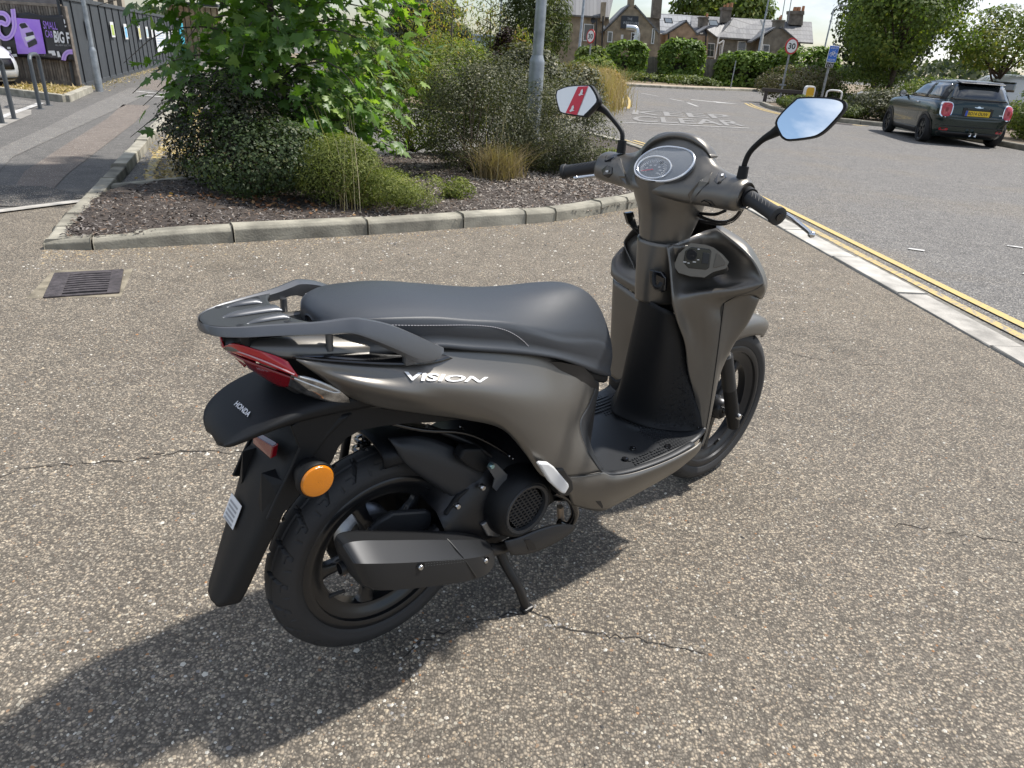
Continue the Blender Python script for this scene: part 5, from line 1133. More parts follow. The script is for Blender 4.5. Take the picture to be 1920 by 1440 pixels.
def twigs_geo(r, n, zb, rr=None, thick=.006):
    rr = rr or rng; parts = []
    for i in range(n):
        d = rr.normal(size=3); d[2] = abs(d[2]) * .9 + .25; d /= np.linalg.norm(d); e = d * np.array(r) * (.75 + .3 * rr.random()); m_ = e * .5 + rr.normal(size=3) * .06 * np.array(r); b = np.array([rr.normal() * .05 * r[0], rr.normal() * .05 * r[1], zb])
        e2 = e.copy(); e2[2] = max(e2[2], zb + .05); parts.append(tube_geo([b, m_ + np.array([0, 0, zb * .3]), e2], [thick, thick * .7, thick * .3], 5, 2))
    return merge_geo(parts)
M_BARK = mat('shrub bark', (.075, .055, .040), .9, var=.4, vscale=20)
def shrub(name, loc, r, n, leaf, m, label, cat='shrub', group=None, shape=DIAMOND, nclump=60, spread=.16, seed=1, twig=18, flatten=None, lo=.02, shell=.5, ztop=None):
    rr = np.random.default_rng(seed); root = empty(name, loc); tag(root, label, cat, group)
    p, nr, k = clump_points(n, r, nclump, spread, shell=shell, rr=rr); p[:, 2] += r[2] * .92
    keep = p[:, 2] > lo; p, nr, k = p[keep], nr[keep], k[keep]; sz = leaf * (.6 + .8 * rr.random(len(p)))
    V, fs, fi, K = leaves_geo(p, nr, sz, shape, r=rr); tone = rr.random(nclump)
    lv = np.repeat(np.clip(tone[k] * .45 + rr.random(len(p)) * .55, 0, 1), K)
    o = bpy.data.objects.new('foliage', quick_mesh('foliage', V, fs, fi, m, lv)); link(o, root); o['kind'] = 'stuff'
    if twig:
        V, F = twigs_geo((r[0] * .85, r[1] * .85, r[2] * 1.7), twig, 0.0, rr, thick=.007); mo('stem', V, F, M_BARK, root, smooth=True)
    return root
L_DARK = leaf_mat('dark shrub leaf', (.018, .030, .012), (.050, .078, .028), (.11, .12, .05), .22, .40)
L_PURP = leaf_mat('dark purple shrub leaf', (.022, .024, .018), (.052, .056, .034), (.11, .085, .055), .20, .40)
L_OLIVE = leaf_mat('olive shrub leaf', (.024, .030, .015), (.080, .086, .042), (.25, .235, .15), .22, .42)
L_YEL = leaf_mat('yellow green shrub leaf', (.050, .070, .016), (.165, .195, .042), (.33, .33, .11), .33, .5)
L_MIX = leaf_mat('mixed green leaf', (.048, .075, .018), (.150, .195, .045), (.32, .29, .08), .33, .5)
L_PHOT = leaf_mat('orange tipped leaf', (.12, .15, .035), (.30, .32, .09), (.50, .32, .11), .42, .5)
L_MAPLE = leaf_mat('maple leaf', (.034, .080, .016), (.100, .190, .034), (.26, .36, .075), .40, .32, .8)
L_TREE = leaf_mat('tree leaf', (.045, .075, .016), (.125, .175, .040), (.28, .30, .07), .33, .5)
L_TREED = leaf_mat('dark tree leaf', (.014, .022, .010), (.040, .055, .022), (.08, .09, .03), .2, .5)
L_TREEF = leaf_mat('far tree leaf', (.035, .050, .030), (.075, .095, .055), (.12, .13, .07), .2, .6)
L_IVY = leaf_mat('ivy leaf', (.050, .090, .018), (.170, .250, .050), (.34, .42, .10), .32, .38)
L_IVYD = leaf_mat('low ivy leaf', (.035, .055, .014), (.110, .140, .040), (.22, .22, .08), .28, .45)
L_DRY = leaf_mat('dry grass blade', (.17, .12, .065), (.36, .28, .165), (.50, .43, .29), .25, .7)
L_STRAW = leaf_mat('straw', (.30, .22, .11), (.48, .37, .20), (.58, .48, .30), .2, .8)
L_DEAD = leaf_mat('dead leaf', (.10, .045, .025), (.22, .11, .055), (.32, .20, .10), .2, .7)

# ------------------------------------------------------------------ planting bed with bark mulch
bx0, bx1, by0, by1 = -3.7, 2.1, 4.1, 13.5
BED = [(x + .08, y + .06) for x, y in FC] + [(1.95, 10.3), (1.88, 11.1), (1.62, 12.1), (1.06, 13.2), (.4, 11.9), (-1.0, 9.85), (-2.6, 7.5), (-3.5, 6.15), (-3.48, 5.6), (-3.2, 4.85), (-2.98, 4.35)]
def inside(px, py, poly):
    c = False; j = len(poly) - 1
    for i in range(len(poly)):
        if (poly[i][1] > py) != (poly[j][1] > py) and px < (poly[j][0] - poly[i][0]) * (py - poly[i][1]) / (poly[j][1] - poly[i][1]) + poly[i][0]: c = not c
        j = i
    return c
def edge_dist(px, py, poly):
    d = 9; j = len(poly) - 1
    for i in range(len(poly)):
        a, b = np.array(poly[j]), np.array(poly[i]); t = np.clip(np.dot(np.array([px, py]) - a, b - a) / max(1e-9, np.dot(b - a, b - a)), 0, 1); d = min(d, np.hypot(*(a + t * (b - a) - np.array([px, py])))); j = i
    return d
def bed_z(x, y): return .066 + .018 * math.sin(x * 2.3 + y) * math.sin(y * 1.7 - x) + .010 * math.sin(x * 7 + 1) * math.sin(y * 6)
bmh = bmesh.new(); st_ = .16; vid = {}
nx, ny = int((bx1 - bx0) / st_), int((by1 - by0) / st_)
for i in range(nx + 1):
    for j in range(ny + 1):
        x, y = bx0 + i * st_, by0 + j * st_
        if inside(x, y, BED) or edge_dist(x, y, BED) < st_ * .75:
            ins = inside(x, y, BED); d = edge_dist(x, y, BED); z = bed_z(x, y)
            if not ins:
                best = None; jj = len(BED) - 1
                for ii in range(len(BED)):
                    a_, b_ = np.array(BED[jj]), np.array(BED[ii]); tt = np.clip(np.dot(np.array([x, y]) - a_, b_ - a_) / max(1e-9, np.dot(b_ - a_, b_ - a_)), 0, 1); q_ = a_ + tt * (b_ - a_); dd_ = np.hypot(*(q_ - np.array([x, y]))); jj = ii
                    if best is None or dd_ < best[0]: best = (dd_, q_)
                x, y = float(best[1][0]), float(best[1][1]); z = .055
            vid[i, j] = bmh.verts.new((x, y, z))
for i in range(nx):
    for j in range(ny):
        k = [(i, j), (i + 1, j), (i + 1, j + 1), (i, j + 1)]
        if all(q in vid for q in k) and inside(bx0 + (i + .5) * st_, by0 + (j + .5) * st_, BED): bmh.faces.new([vid[q] for q in k])
me = bpy.data.meshes.new('planting_bed'); bmh.to_mesh(me); bmh.free(); M_MULCH = mat('bark mulch', (.036, .028, .024), .95, col2=(.085, .068, .056), vscale=38, bump=.9, bscale=90)
me.materials.append(M_MULCH); bed = bpy.data.objects.new('planting_bed', me); link(bed); tag(bed, kind='structure')
# bark chips
M_CHIPS = [mat('bark chip pale', (.34, .30, .26), .9), mat('bark chip brown', (.15, .105, .075), .9), mat('bark chip grey', (.20, .18, .165), .9), mat('bark chip dark', (.045, .036, .032), .9)]
V, F, MI = [], [], []
cnt = 0
while cnt < 22000:
    x, y = random.uniform(-3.5, 2.0), 4.2 + 5.6 * random.random() ** 1.3
    if not inside(x, y, BED): continue
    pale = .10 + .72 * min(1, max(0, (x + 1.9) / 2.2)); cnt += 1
    s = random.uniform(.006, .020) * (1.0 if y < 7 else 1.4); w = s * random.uniform(.16, .38); e = Euler((random.gauss(0, .35), random.gauss(0, .35), random.uniform(0, 6.3))).to_matrix(); c = Vector((x, y, bed_z(x, y) + .004)); o = len(V)
    for a, b in ((-s, -w), (s * .8, -w * .8), (s, w), (-s * .9, w * .7)): V.append(tuple(c + e @ Vector((a, b, random.uniform(0, .004)))))
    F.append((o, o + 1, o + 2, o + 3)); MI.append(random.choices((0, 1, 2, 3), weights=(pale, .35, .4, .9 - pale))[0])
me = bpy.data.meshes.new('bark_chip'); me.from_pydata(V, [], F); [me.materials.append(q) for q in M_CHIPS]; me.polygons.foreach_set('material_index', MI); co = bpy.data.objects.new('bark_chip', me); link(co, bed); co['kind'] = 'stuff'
# dead leaves lying under the dark shrub and in the gutter of the back road
N = 210; P = np.zeros((N, 3)); i = 0
while i < N:
    x, y = random.gauss(-2.15, .42), random.gauss(5.72, .16)
    if inside(x, y, BED): P[i] = (x, y, bed_z(x, y) + .012); i += 1
V, fs, fi, K = leaves_geo(P, np.array([0, 0, 1.0]) + rng.normal(size=(N, 3)) * .5, .025 + .035 * rng.random(N)); o = bpy.data.objects.new('fallen_leaf', quick_mesh('fallen_leaf', V, fs, fi, L_DEAD, np.repeat(rng.random(N), K))); link(o, bed); o['kind'] = 'stuff'
N = 3600; t_ = rng.random(N); P = np.c_[np.interp(t_, [0, .5, 1], [-3.35, -4.6, -6.2]) + rng.gamma(1.4, .26, N) + .02, np.interp(t_, [0, .5, 1], [6.25, 8.9, 13.2]) + rng.normal(size=N) * .25, np.full(N, .004)]
V, fs, fi, K = leaves_geo(P, np.array([0, 0, 1.0]) + rng.normal(size=(N, 3)) * .4, .02 + .04 * rng.random(N)); o = bpy.data.objects.new('leaf_litter', quick_mesh('leaf_litter', V, fs, fi, L_STRAW, np.repeat(rng.random(N) * .7, K))); link(o); tag(o, 'dry brown leaf litter in the gutter beside the pavement kerb', 'leaf litter', kind='stuff')

# ------------------------------------------------------------------ maple
MAPLE = []
lob = [(0, 0), (.10, .02), (.34, -.06), (.28, .10), (.62, .20), (.42, .30), (.50, .52), (.24, .48), (.20, .62), (.26, .78), (.10, .80), (0, 1.06)]
pts2 = lob + [(-x, y) for x, y in lob[-2:0:-1]]
for k in range(5):
    r_ = np.random.default_rng(100 + k); pp = []
    for x, y in pts2: pp.append((x * (1 + r_.normal() * .08), y * (1 + r_.normal() * .05), -.22 * abs(x) ** 1.3 * (.4 + r_.random() * .9) - .10 * y * y * (r_.random()) + r_.normal() * .012))
    ctr = (0, .36, .02); MAPLE.append(np.array([ctr] + pp))
mroot = empty('maple_tree', (-2.50, 7.35, .06)); tag(mroot, 'young maple tree with large bright green lobed leaves and slim pale trunk', 'tree')
M_MBARK = mat('maple bark', (.115, .100, .085), .85, var=.35, vscale=14, bump=.3, bscale=40)
tube('trunk', [(0, 0, -.05), (.0, .0, .6), (-.03, .02, 1.3), (-.05, .0, 2.2), (-.02, -.02, 3.3), (0, 0, 4.3)], [.045, .036, .031, .028, .02, .008], M_MBARK, mroot, n=12, k=4)
rt = np.random.default_rng(5); LP, LN = [], []; br = []
for i in range(88):
    z0 = .36 + 3.4 * (i / 88) ** 1.25; az = i * 2.399 + rt.normal() * .3; ln = (1.42 if z0 < 2.4 else 1.42 * (1 - (z0 - 2.4) / 2.4)) * (.72 + .4 * rt.random())
    d = np.array([math.cos(az), math.sin(az) * .85, 0]); up = .16 + .25 * rt.random(); b = np.array([-.02, 0, z0]); droop = -.30 if z0 < 1.3 else -.10
    P = [b, b + d * ln * .35 + np.array([0, 0, up * .6]), b + d * ln * .72 + np.array([0, 0, up * .75 + droop * .35]), b + d * ln + np.array([0, 0, up * .5 + droop])]
    br.append(tube_geo(P, [.013, .009, .006, .003], 6, 3)); C = cr1(np.array(P), 8)
    for q in range(60):
        t = .18 + .82 * rt.random() ** .65; p = C[int(t * (len(C) - 1))] + rt.normal(size=3) * np.array([.13, .13, .09]); LP.append(p); LN.append(d * .45 + np.array([0, 0, .75]) + rt.normal(size=3) * .42)
V, F = merge_geo(br); mo('branch', V, F, M_MBARK, mroot, smooth=True)
LP = np.array(LP); LN = np.array(LN); LP[:, 0] = LP[:, 0] * .84 + .10
keep = LP[:, 2] > .28; LP, LN = LP[keep], LN[keep]
wp = LP + np.array([-2.5, 7.35, .06]); size = .080 + .070 * rt.random(len(LP))
cdir = np.array([0, 0, CAM_H]) - wp; dist = np.linalg.norm(cdir, axis=1)
pix = []
for p in wp:
    q = CAM_M.transposed() @ (Vector(p) - CAM_C); pix.append((960 + CAM_F * q.x / -q.z, 720 - CAM_F * q.y / -q.z))
pix = np.array(pix); infr = (pix[:, 1] > -10) & (pix[:, 0] > 250) & (pix[:, 0] < 900)
fn = LN / np.linalg.norm(LN, axis=1, keepdims=True); face = np.abs((fn * cdir / dist[:, None]).sum(1)); score = np.where(infr, size / dist * (.3 + face) * (1 + .9 * (6.9 - wp[:, 1])), -1)
order = np.argsort(-score); big = set(order[:300].tolist())
mesh_l = []
for k in range(5):
    P = MAPLE[k]; n = len(P); fs = []; fi = []
    for j in range(1, n): fs.append(3); fi += [0, j, 1 + (j % (n - 1))]
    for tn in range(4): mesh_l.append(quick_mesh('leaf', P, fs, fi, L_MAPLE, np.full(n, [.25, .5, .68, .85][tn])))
Vs, Fs, Fi, Lv = [], [], [], []; off = 0
for i in range(len(LP)):
    nrm = Vector(LN[i]).normalized(); t = Vector(rt.normal(size=3) * .5) + Vector((LP[i][0], LP[i][1], -.45)); t = (t - nrm * t.dot(nrm)).normalized(); bq = t.cross(nrm)
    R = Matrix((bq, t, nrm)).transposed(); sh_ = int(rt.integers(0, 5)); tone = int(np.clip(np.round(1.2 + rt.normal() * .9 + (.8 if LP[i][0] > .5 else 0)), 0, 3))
    if i in big:
        o = bpy.data.objects.new('leaf', mesh_l[sh_ * 4 + tone]); link(o, mroot); M4 = R.to_4x4() @ Matrix.Diagonal((*([size[i]] * 3), 1)); M4.translation = LP[i]; o.matrix_local = M4
    else:
        P = (np.array(R) @ (MAPLE[sh_] * size[i]).T).T + LP[i]; n = len(P); Vs.append(P)
        for j in range(1, n): Fi += [off, off + j, off + 1 + (j % (n - 1))]; Fs.append(3)
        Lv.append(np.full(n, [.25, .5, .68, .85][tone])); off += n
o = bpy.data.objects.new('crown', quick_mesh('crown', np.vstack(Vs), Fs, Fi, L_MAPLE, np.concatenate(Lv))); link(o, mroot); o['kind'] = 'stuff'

# ------------------------------------------------------------------ shrubs in the bed
GZ = .06
shrub('shrub', (-2.72, 6.40, GZ), (.52, .45, .48), 9500, .030, L_PURP, 'dark purple-leaved shrub left of the maple trunk overhanging the back kerb', seed=3, nclump=70, spread=.15, group=None, twig=26)
shrub('shrub', (-2.25, 6.02, GZ), (.62, .44, .33), 10500, .028, L_DARK, 'low dense dark green shrub at the foot of the maple', seed=4, nclump=70, spread=.17, twig=18)
shrub('shrub', (-2.55, 6.95, GZ), (.60, .5, .58), 8500, .030, L_PURP, 'taller dark shrub behind the purple one under the maple', seed=5, nclump=60, twig=24)
shrub('conifer_shrub', (-1.60, 5.95, GZ), (.36, .36, .28), 17000, .027, L_YEL, 'feathery yellow green low shrub in front of the maple', seed=6, shape=LANCE, nclump=60, spread=.2, twig=20)
shrub('conifer_shrub', (-1.10, 5.90, GZ), (.42, .32, .17), 14000, .025, L_YEL, 'low spreading yellow green shrub near the kerb, wider than tall', seed=7, shape=LANCE, nclump=50, spread=.2, twig=14)
shrub('conifer_shrub', (-.62, 6.42, GZ), (.16, .14, .10), 900, .04, L_YEL, 'tiny yellow green tuft alone on the bark mulch', seed=8, shape=LANCE, nclump=18, spread=.25, twig=5)
shrub('shrub', (-.62, 8.05, GZ), (.62, .55, .62), 19000, .024, L_OLIVE, 'olive small-leaved shrub between the maple and the grass tuft', seed=9, twig=20)
shrub('shrub', (.36, 8.55, GZ), (.70, .60, .52), 22000, .023, L_OLIVE, 'rounded olive shrub hiding the foot of the grey lamp post', seed=10, twig=20)
shrub('shrub', (-.15, 9.6, GZ), (.95, .6, .62), 20000, .026, L_OLIVE, 'tall olive shrub behind the lamp post and grass tuft', seed=11, twig=24)
shrub('shrub', (-1.5, 9.4, GZ), (.9, .6, .66), 15000, .030, L_MIX, 'mixed green shrub rising behind the right side of the maple', seed=12, twig=24)
shrub('conifer_shrub', (1.05, 9.6, GZ), (.20, .2, .10), 900, .045, L_YEL, 'small green tuft at the right end of the bed', seed=13, shape=LANCE, nclump=20, twig=5)
# grass tufts
def grass(name, loc, n, h, spread, m, label, seed, stalks=0, lean=.5, wid=.004, cat='grass tuft', group=None):
    rr = np.random.default_rng(seed); root = empty(name, loc); tag(root, label, cat, group); V, Fs, Fi, Lv = [], [], [], []
    for i in range(n + stalks):
        st = i >= n; b = np.array([rr.normal() * spread * .35, rr.normal() * spread * .35, 0]); hh = (h * 1.75 * (.8 + .3 * rr.random()) if st else h * (.5 + .6 * rr.random())); ln = rr.normal(size=2) * (.12 if st else lean) * hh
        w = wid * (1.3 if st else 1); ang = rr.random() * 6.28; wv = np.array([math.cos(ang), math.sin(ang), 0]) * w; o = len(V); K = 4
        for j in range(K):
            t = j / (K - 1); c = b + np.array([ln[0] * t * t, ln[1] * t * t, hh * t * (1 - .12 * t * (not st))]); ww = wv * (1 - .85 * t); V += [c - ww, c + ww]; Lv += [.95 if st else .15 + .6 * rr.random() * t + .1] * 2
        for j in range(K - 1): Fi += [o + 2 * j, o + 2 * j + 1, o + 2 * j + 3, o + 2 * j + 2]; Fs.append(4)
    o = bpy.data.objects.new('blade', quick_mesh('blade', np.array(V), Fs, Fi, m, Lv)); link(o, root); o['kind'] = 'stuff'; return root
grass('grass_tuft', (-.30, 7.75, GZ), 900, .42, .30, L_DRY, 'tawny dry grass tuft with tall pale stalks on the mulch', 21, stalks=14, lean=.55, wid=.0032)
grass('grass_tuft', (-1.42, 5.75, GZ), 26, .42, .24, L_DRY, 'thin wisps of dry grass among the yellow green shrubs', 22, stalks=8, lean=.4, wid=.0028)
# second bed beyond the back road
bed2 = sheet('far_bed', [(1.9, 19.5), (2.5, 23), (3.0, 27), (3.3, 32), (2.6, 36), (-6, 34), (-5, 22), (-3.6, 16.2), (-1.0, 15.0), (1.0, 16.0)], .05, M_GRASSY)
k2 = empty('far_bed_kerb'); tag(k2, kind='structure')
kerb_run(k2, [(-3.6, 16.2), (-1.0, 15.0), (1.0, 16.0), (1.9, 19.5), (2.5, 23), (3.0, 27), (3.3, 32), (2.6, 36)], [1.2 * i for i in range(1, 22)], h=.10)
sp2 = [(-3.9, 17.5, (1.2, .9, .78), L_MIX, 'broad mixed green shrub in the far bed behind the maple'), (-2.0, 17.3, (1.25, .9, .76), L_MIX, 'mixed green shrub in the far bed, second from the pavement'), (-.3, 17.2, (1.1, .9, .74), L_OLIVE, 'olive shrub in the far bed behind the lamp post'), (.95, 18.6, (.9, .9, .58), L_OLIVE, 'olive shrub at the rounded corner of the far bed'),
       (-2.8, 21.5, (1.4, 1.1, .86), L_MIX, 'tall green shrub deep in the far bed'), (-.6, 22.0, (1.3, 1.0, .90), L_MIX, 'tall loose green shrub deep in the far bed near the conifer')]
for i, (x, y, r, m, lb) in enumerate(sp2): shrub('shrub', (x, y, .04), r, 9500, .075, m, lb, seed=30 + i, nclump=80, twig=16, group=None)
# sapling with orange-tipped leaves
def sapling(loc, h, r, m, label, seed, n=800, leaf=.12, trunk=.03, cat='tree', shape=LANCE, nl=7):
    rr = np.random.default_rng(seed); root = empty('sapling', loc); tag(root, label, cat); br = []; LPs, LNs = [], []
    br.append(tube_geo([(0, 0, -.1), (.02, 0, h * .5), (0, 0, h)], [trunk, trunk * .7, trunk * .3], 7, 3))
    for i in range(nl * 3):
        z0 = h * (.42 + .55 * i / (nl * 3)); az = i * 2.4 + rr.normal() * .3; d = np.array([math.cos(az), math.sin(az), .35]); L = r * (.6 + .5 * rr.random()); e = np.array([0, 0, z0]) + d * L
        br.append(tube_geo([(0, 0, z0), np.array([0, 0, z0]) + d * L * .5, e], [trunk * .4, trunk * .3, trunk * .15], 5, 2))
        for q in range(n // (nl * 3)):
            t = .25 + .75 * rr.random(); LPs.append(np.array([0, 0, z0]) + d * L * t + rr.normal(size=3) * r * .16); LNs.append(np.array([rr.normal(), rr.normal(), .8]))
    V, F = merge_geo(br); mo('trunk', V, F, M_MBARK, root, smooth=True)
    LPs = np.array(LPs); V, fs, fi, K = leaves_geo(LPs, np.array(LNs), leaf * (.6 + .7 * rr.random(len(LPs))), shape, r=rr, tilt=rr.normal(size=(len(LPs), 3)) * .5 + np.array([0, 0, -.8]))
    o = bpy.data.objects.new('crown', quick_mesh('crown', V, fs, fi, m, np.repeat(rr.random(len(LPs)), K))); link(o, root); o['kind'] = 'stuff'; return root
sapling((-2.0, 14.6 + 3.5, 0), 2.75, .62, L_PHOT, 'slim young tree with drooping orange tipped leaves against the sky', 51)
sapling((-2.75, 18.6, 0), 2.9, .70, L_PHOT, 'slim young tree with orange tipped leaves nearest the maple', 52)
sapling((-1.2, 20.0, 0), 2.5, .60, L_PHOT, 'bushy young tree with yellow orange leaves left of the dark conifer', 53)
sapling((-.35, 19.5, 0), 1.9, .35, L_PHOT, 'low sapling with bright orange leaves below the dark conifer', 54, n=500)
# dark conifer behind the lamp post
def tree(name, loc, h, crown_r, crown_c, n, leaf, m, label, seed, trunk=.18, cat='tree', group=None, nclump=120, spread=.14, lo=None, shell=.45, shape=DIAMOND, limbs=9):
    rr = np.random.default_rng(seed); root = empty(name, loc); tag(root, label, cat, group); br = [tube_geo([(0, 0, -.2), (.05, 0, h * .35), (0, .05, h * .8)], [trunk, trunk * .7, trunk * .2], 9, 3)]
    for i in range(limbs):
        d = rr.normal(size=3); d[2] = abs(d[2]) * .6 + .2; d /= np.linalg.norm(d); b = np.array([0, 0, h * (.28 + .3 * rr.random())]); e = np.array([0, 0, crown_c]) + d * np.array(crown_r) * .8; br.append(tube_geo([b, (b + e) / 2 + rr.normal(size=3) * .2, e], [trunk * .45, trunk * .28, trunk * .08], 6, 2))
    V, F = merge_geo(br); mo('trunk', V, F, M_BARK, root, smooth=True)
    p, nr, k = clump_points(n, crown_r, nclump, spread, shell=shell, rr=rr); p[:, 2] += crown_c; keep = p[:, 2] > (lo if lo is not None else .3); p, nr, k = p[keep], nr[keep], k[keep]; tone = rr.random(nclump)
    V, fs, fi, K = leaves_geo(p, nr, leaf * (.6 + .8 * rr.random(len(p))), shape, r=rr)
    o = bpy.data.objects.new('crown', quick_mesh('crown', V, fs, fi, m, np.repeat(np.clip(tone[k] * .5 + .5 * rr.random(len(p)), 0, 1), K))); link(o, root); o['kind'] = 'stuff'; return root
tree('conifer', (-.05, 20.8, 0), 4.2, (.92, .9, 2.3), 2.2, 20000, .11, leaf_mat('conifer leaf', (.030, .045, .014), (.090, .115, .030), (.19, .20, .05), .25, .5), 'dense dark green bushy conifer behind the grey lamp post', 61, trunk=.09, nclump=160, spread=.13, lo=.1, shape=LANCE)
shrub('shrub', (-.75, 19.6, 0), (.42, .4, .95), 2600, .08, leaf_mat('copper leaf', (.03, .018, .018), (.07, .04, .035), (.16, .09, .05), .2), 'narrow copper leaved shrub beside the dark conifer', seed=62, nclump=40)
# tall dry grasses right of the lamp post, far bed edge
for i, (x, y, h) in enumerate(((1.15, 19.0, 1.25), (1.65, 20.6, 1.2), (2.0, 22.4, 1.15))):
    grass('tall_grass', (x, y, .04), 900, h, 1.1, L_STRAW, 'clump of tall straw coloured grass along the far bed kerb', 70 + i, lean=.22, wid=.010, group='tall grasses along the far bed kerb', cat='grass')
shrub('shrub', (2.35, 24.8, .04), (.70, .8, .50), 5200, .09, leaf_mat('autumn orange leaf', (.16, .11, .03), (.34, .22, .06), (.46, .27, .09), .3), 'orange yellow shrub at the road corner of the far bed', seed=74)
shrub('shrub', (2.0, 26.5, .04), (.95, .95, .72), 8000, .10, L_MIX, 'green bush at the road corner behind the orange shrub', seed=75)
# near lamp post
# ================================================================== lamp posts
M_GALV = mat('galvanised steel', (.30, .325, .345), .50, .55, var=.22, vscale=9, bump=.12, bscale=60)
M_GALVD = mat('dull galvanised steel', (.25, .26, .265), .55, .4, var=.3, vscale=6)
def lamp_post(loc, label, h=8.0, r0=.088, hb=1.26, r1=.062, arm=(1.2, .0), group=None, seam=None, m=M_GALV):
    o = empty('lamp_post', loc); tag(o, label, 'lamp post', group)
    lathe('base_section', [(r0, -.1), (r0, hb - .05), (r0 * .97, hb - .025), (r1 * 1.06, hb + .02), (r1 * 1.0, hb + .035)], m, o, n=28, axis='z')
    lathe('shaft', [(r1, hb + .03), (r1 * .55, h)], m, o, n=20, axis='z')
    tube('bracket', [(0, 0, h - .05), (0, 0, h + .15), (arm[0] * .5, arm[1] * .5, h + .3), (arm[0], arm[1], h + .33)], .03, m, o, n=10, k=3)
    box('lantern', (arm[0] * 1.25, arm[1] * 1.25, h + .33), (.55, .25, .12), M_GALVD, o, .03)
    return o
lp = lamp_post((.035, 8.90, .05), 'thick grey galvanised lamp post rising from the olive shrubs', h=7.5, r0=.0885, hb=1.215, r1=.064)
box('access_door', (0, -.0885, .62), (.09, .006, .42), M_GALVD, lp, .003)
lamp_post((-9.32, 15.83, 0), 'slim grey lamp post standing against the dark batten fence', h=6.0, r0=.075, hb=.84, r1=.048, arm=(.9, -.3))

# ================================================================== dark batten fence
FD = Vector((-.33617, .94180, 0)); FN = Vector((FD.y, -FD.x, 0)); F0 = Vector((-9.77, 15.67, 0))     # FN points to the road
M_FBOARD = [mat('dark fence board %d' % i, c, .62, var=.12, vscale=4, bump=.08, bscale=60) for i, c in enumerate(((.050, .056, .062), (.046, .052, .058), (.054, .060, .066)))]
M_FBAT = mat('dark fence batten', (.026, .029, .032), .6); M_FCAP = mat('fence capping', (.060, .066, .072), .6, var=.15, vscale=4)
fence = empty('batten_fence', F0); tag(fence, 'dark grey vertical board fence with battens along the pavement', 'fence'); fence.rotation_euler = (0, 0, math.atan2(FD.y, FD.x))
# local frame: x along the fence, -y towards the road
FS = [0.0, 1.02, 2.18, 2.93, 3.96, 4.83, 5.79, 6.82, 7.87, 8.71, 9.51, 10.37, 11.42]
while FS[-1] < 24.3: FS.append(FS[-1] + .98)
for i, (a, b) in enumerate(zip(FS[:-1], FS[1:])):
    box('board', ((a + b) / 2, 0, .90), (b - a - .006, .024, 1.66), M_FBOARD[i % 3], fence)
    box('batten', (a + .02, -.026, .90), (.032, .026, 1.66), M_FBAT, fence)
box('capping', (FS[-1] / 2, -.005, 1.775), (FS[-1], .075, .09), M_FCAP, fence, .006); box('plinth', (FS[-1] / 2, -.004, .03), (FS[-1], .05, .15), M_FCAP, fence, .004)
def fpt(s, z, off=.06): return F0 + FD * s + FN * off + Vector((0, 0, z))
M_PAPER = mat('poster paper', (.70, .70, .68), .6)
posters = [(2.02, 2.34, 1.04, 1.42, (.55, .55, .53), 'narrow faded notice on the dark fence half hidden by the slim lamp post'), (4.98, 5.46, 1.02, 1.39, (.42, .52, .12), 'green and yellow poster on the dark fence'), (7.05, 7.55, .96, 1.37, (.20, .50, .78), 'pale blue poster on the dark fence'), (9.7, 10.15, .95, 1.36, (.62, .58, .20), 'white and yellow poster on the dark fence'),
           (11.42, 11.95, .98, 1.34, (.45, .60, .66), 'white and pale blue poster left of the large notice board'), (12.75, 13.15, 1.0, 1.33, (.62, .63, .62), 'narrow white poster right beside the large notice board'), (17.9, 18.4, .92, 1.32, (.62, .63, .62), 'white poster just past the large notice board'), (19.3, 19.75, .92, 1.30, (.60, .62, .62), 'white poster between the notice board and the blue panel'), (20.8, 22.2, .95, 1.28, (.5, .56, .6), 'wide pale poster next to the blue panel')]
for s0, s1, z0, z1, c, lb in posters:
    n_ = len([o for o in scene.objects if o.name.startswith('poster')]); P = [fpt(s0, z0), fpt(s1, z0), fpt(s1, z1), fpt(s0, z1)]
    p = prism('poster', P, FN * .004, M_PAPER, None); tag(p, lb, 'poster')
    a, b = (s1 - s0) * .14, (z1 - z0) * .2
    mo('print_block', [q + FN * .0055 for q in (fpt(s0 + a, z0 + b * .6), fpt(s1 - a, z0 + b * .6), fpt(s1 - a, z1 - b), fpt(s0 + a, z1 - b))], [(0, 1, 2, 3)], mat('poster print %.2f %.2f' % (c[0], c[1]), c, .6, var=.25, vscale=9), p)
nb = prism('notice_board', [fpt(13.7, .50), fpt(16.9, .50), fpt(16.9, 1.36), fpt(13.7, 1.36)], FN * .012, mat('white notice', (.74, .75, .76), .5), None); tag(nb, 'large white notice board with lines of text on the dark fence', 'notice board')
for i in range(7): mo('print_line', [q + FN * .014 for q in (fpt(13.95, 1.22 - .09 * i), fpt(16.0 + .5 * random.random(), 1.22 - .09 * i), fpt(16.4, 1.25 - .09 * i), fpt(13.95, 1.25 - .09 * i))], [(0, 1, 2, 3)], mat('pale blue print', (.38, .47, .58), .6), nb)
bp_ = prism('blue_panel', [fpt(22.3, .05, .09), fpt(24.0, .05, .09), fpt(24.0, 1.62, .09), fpt(22.3, 1.62, .09)], FN * .05, mat('turquoise panel', (.07, .42, .55), .5, var=.3, vscale=5), None, .01); tag(bp_, 'turquoise panel at the far end of the dark fence', 'panel')
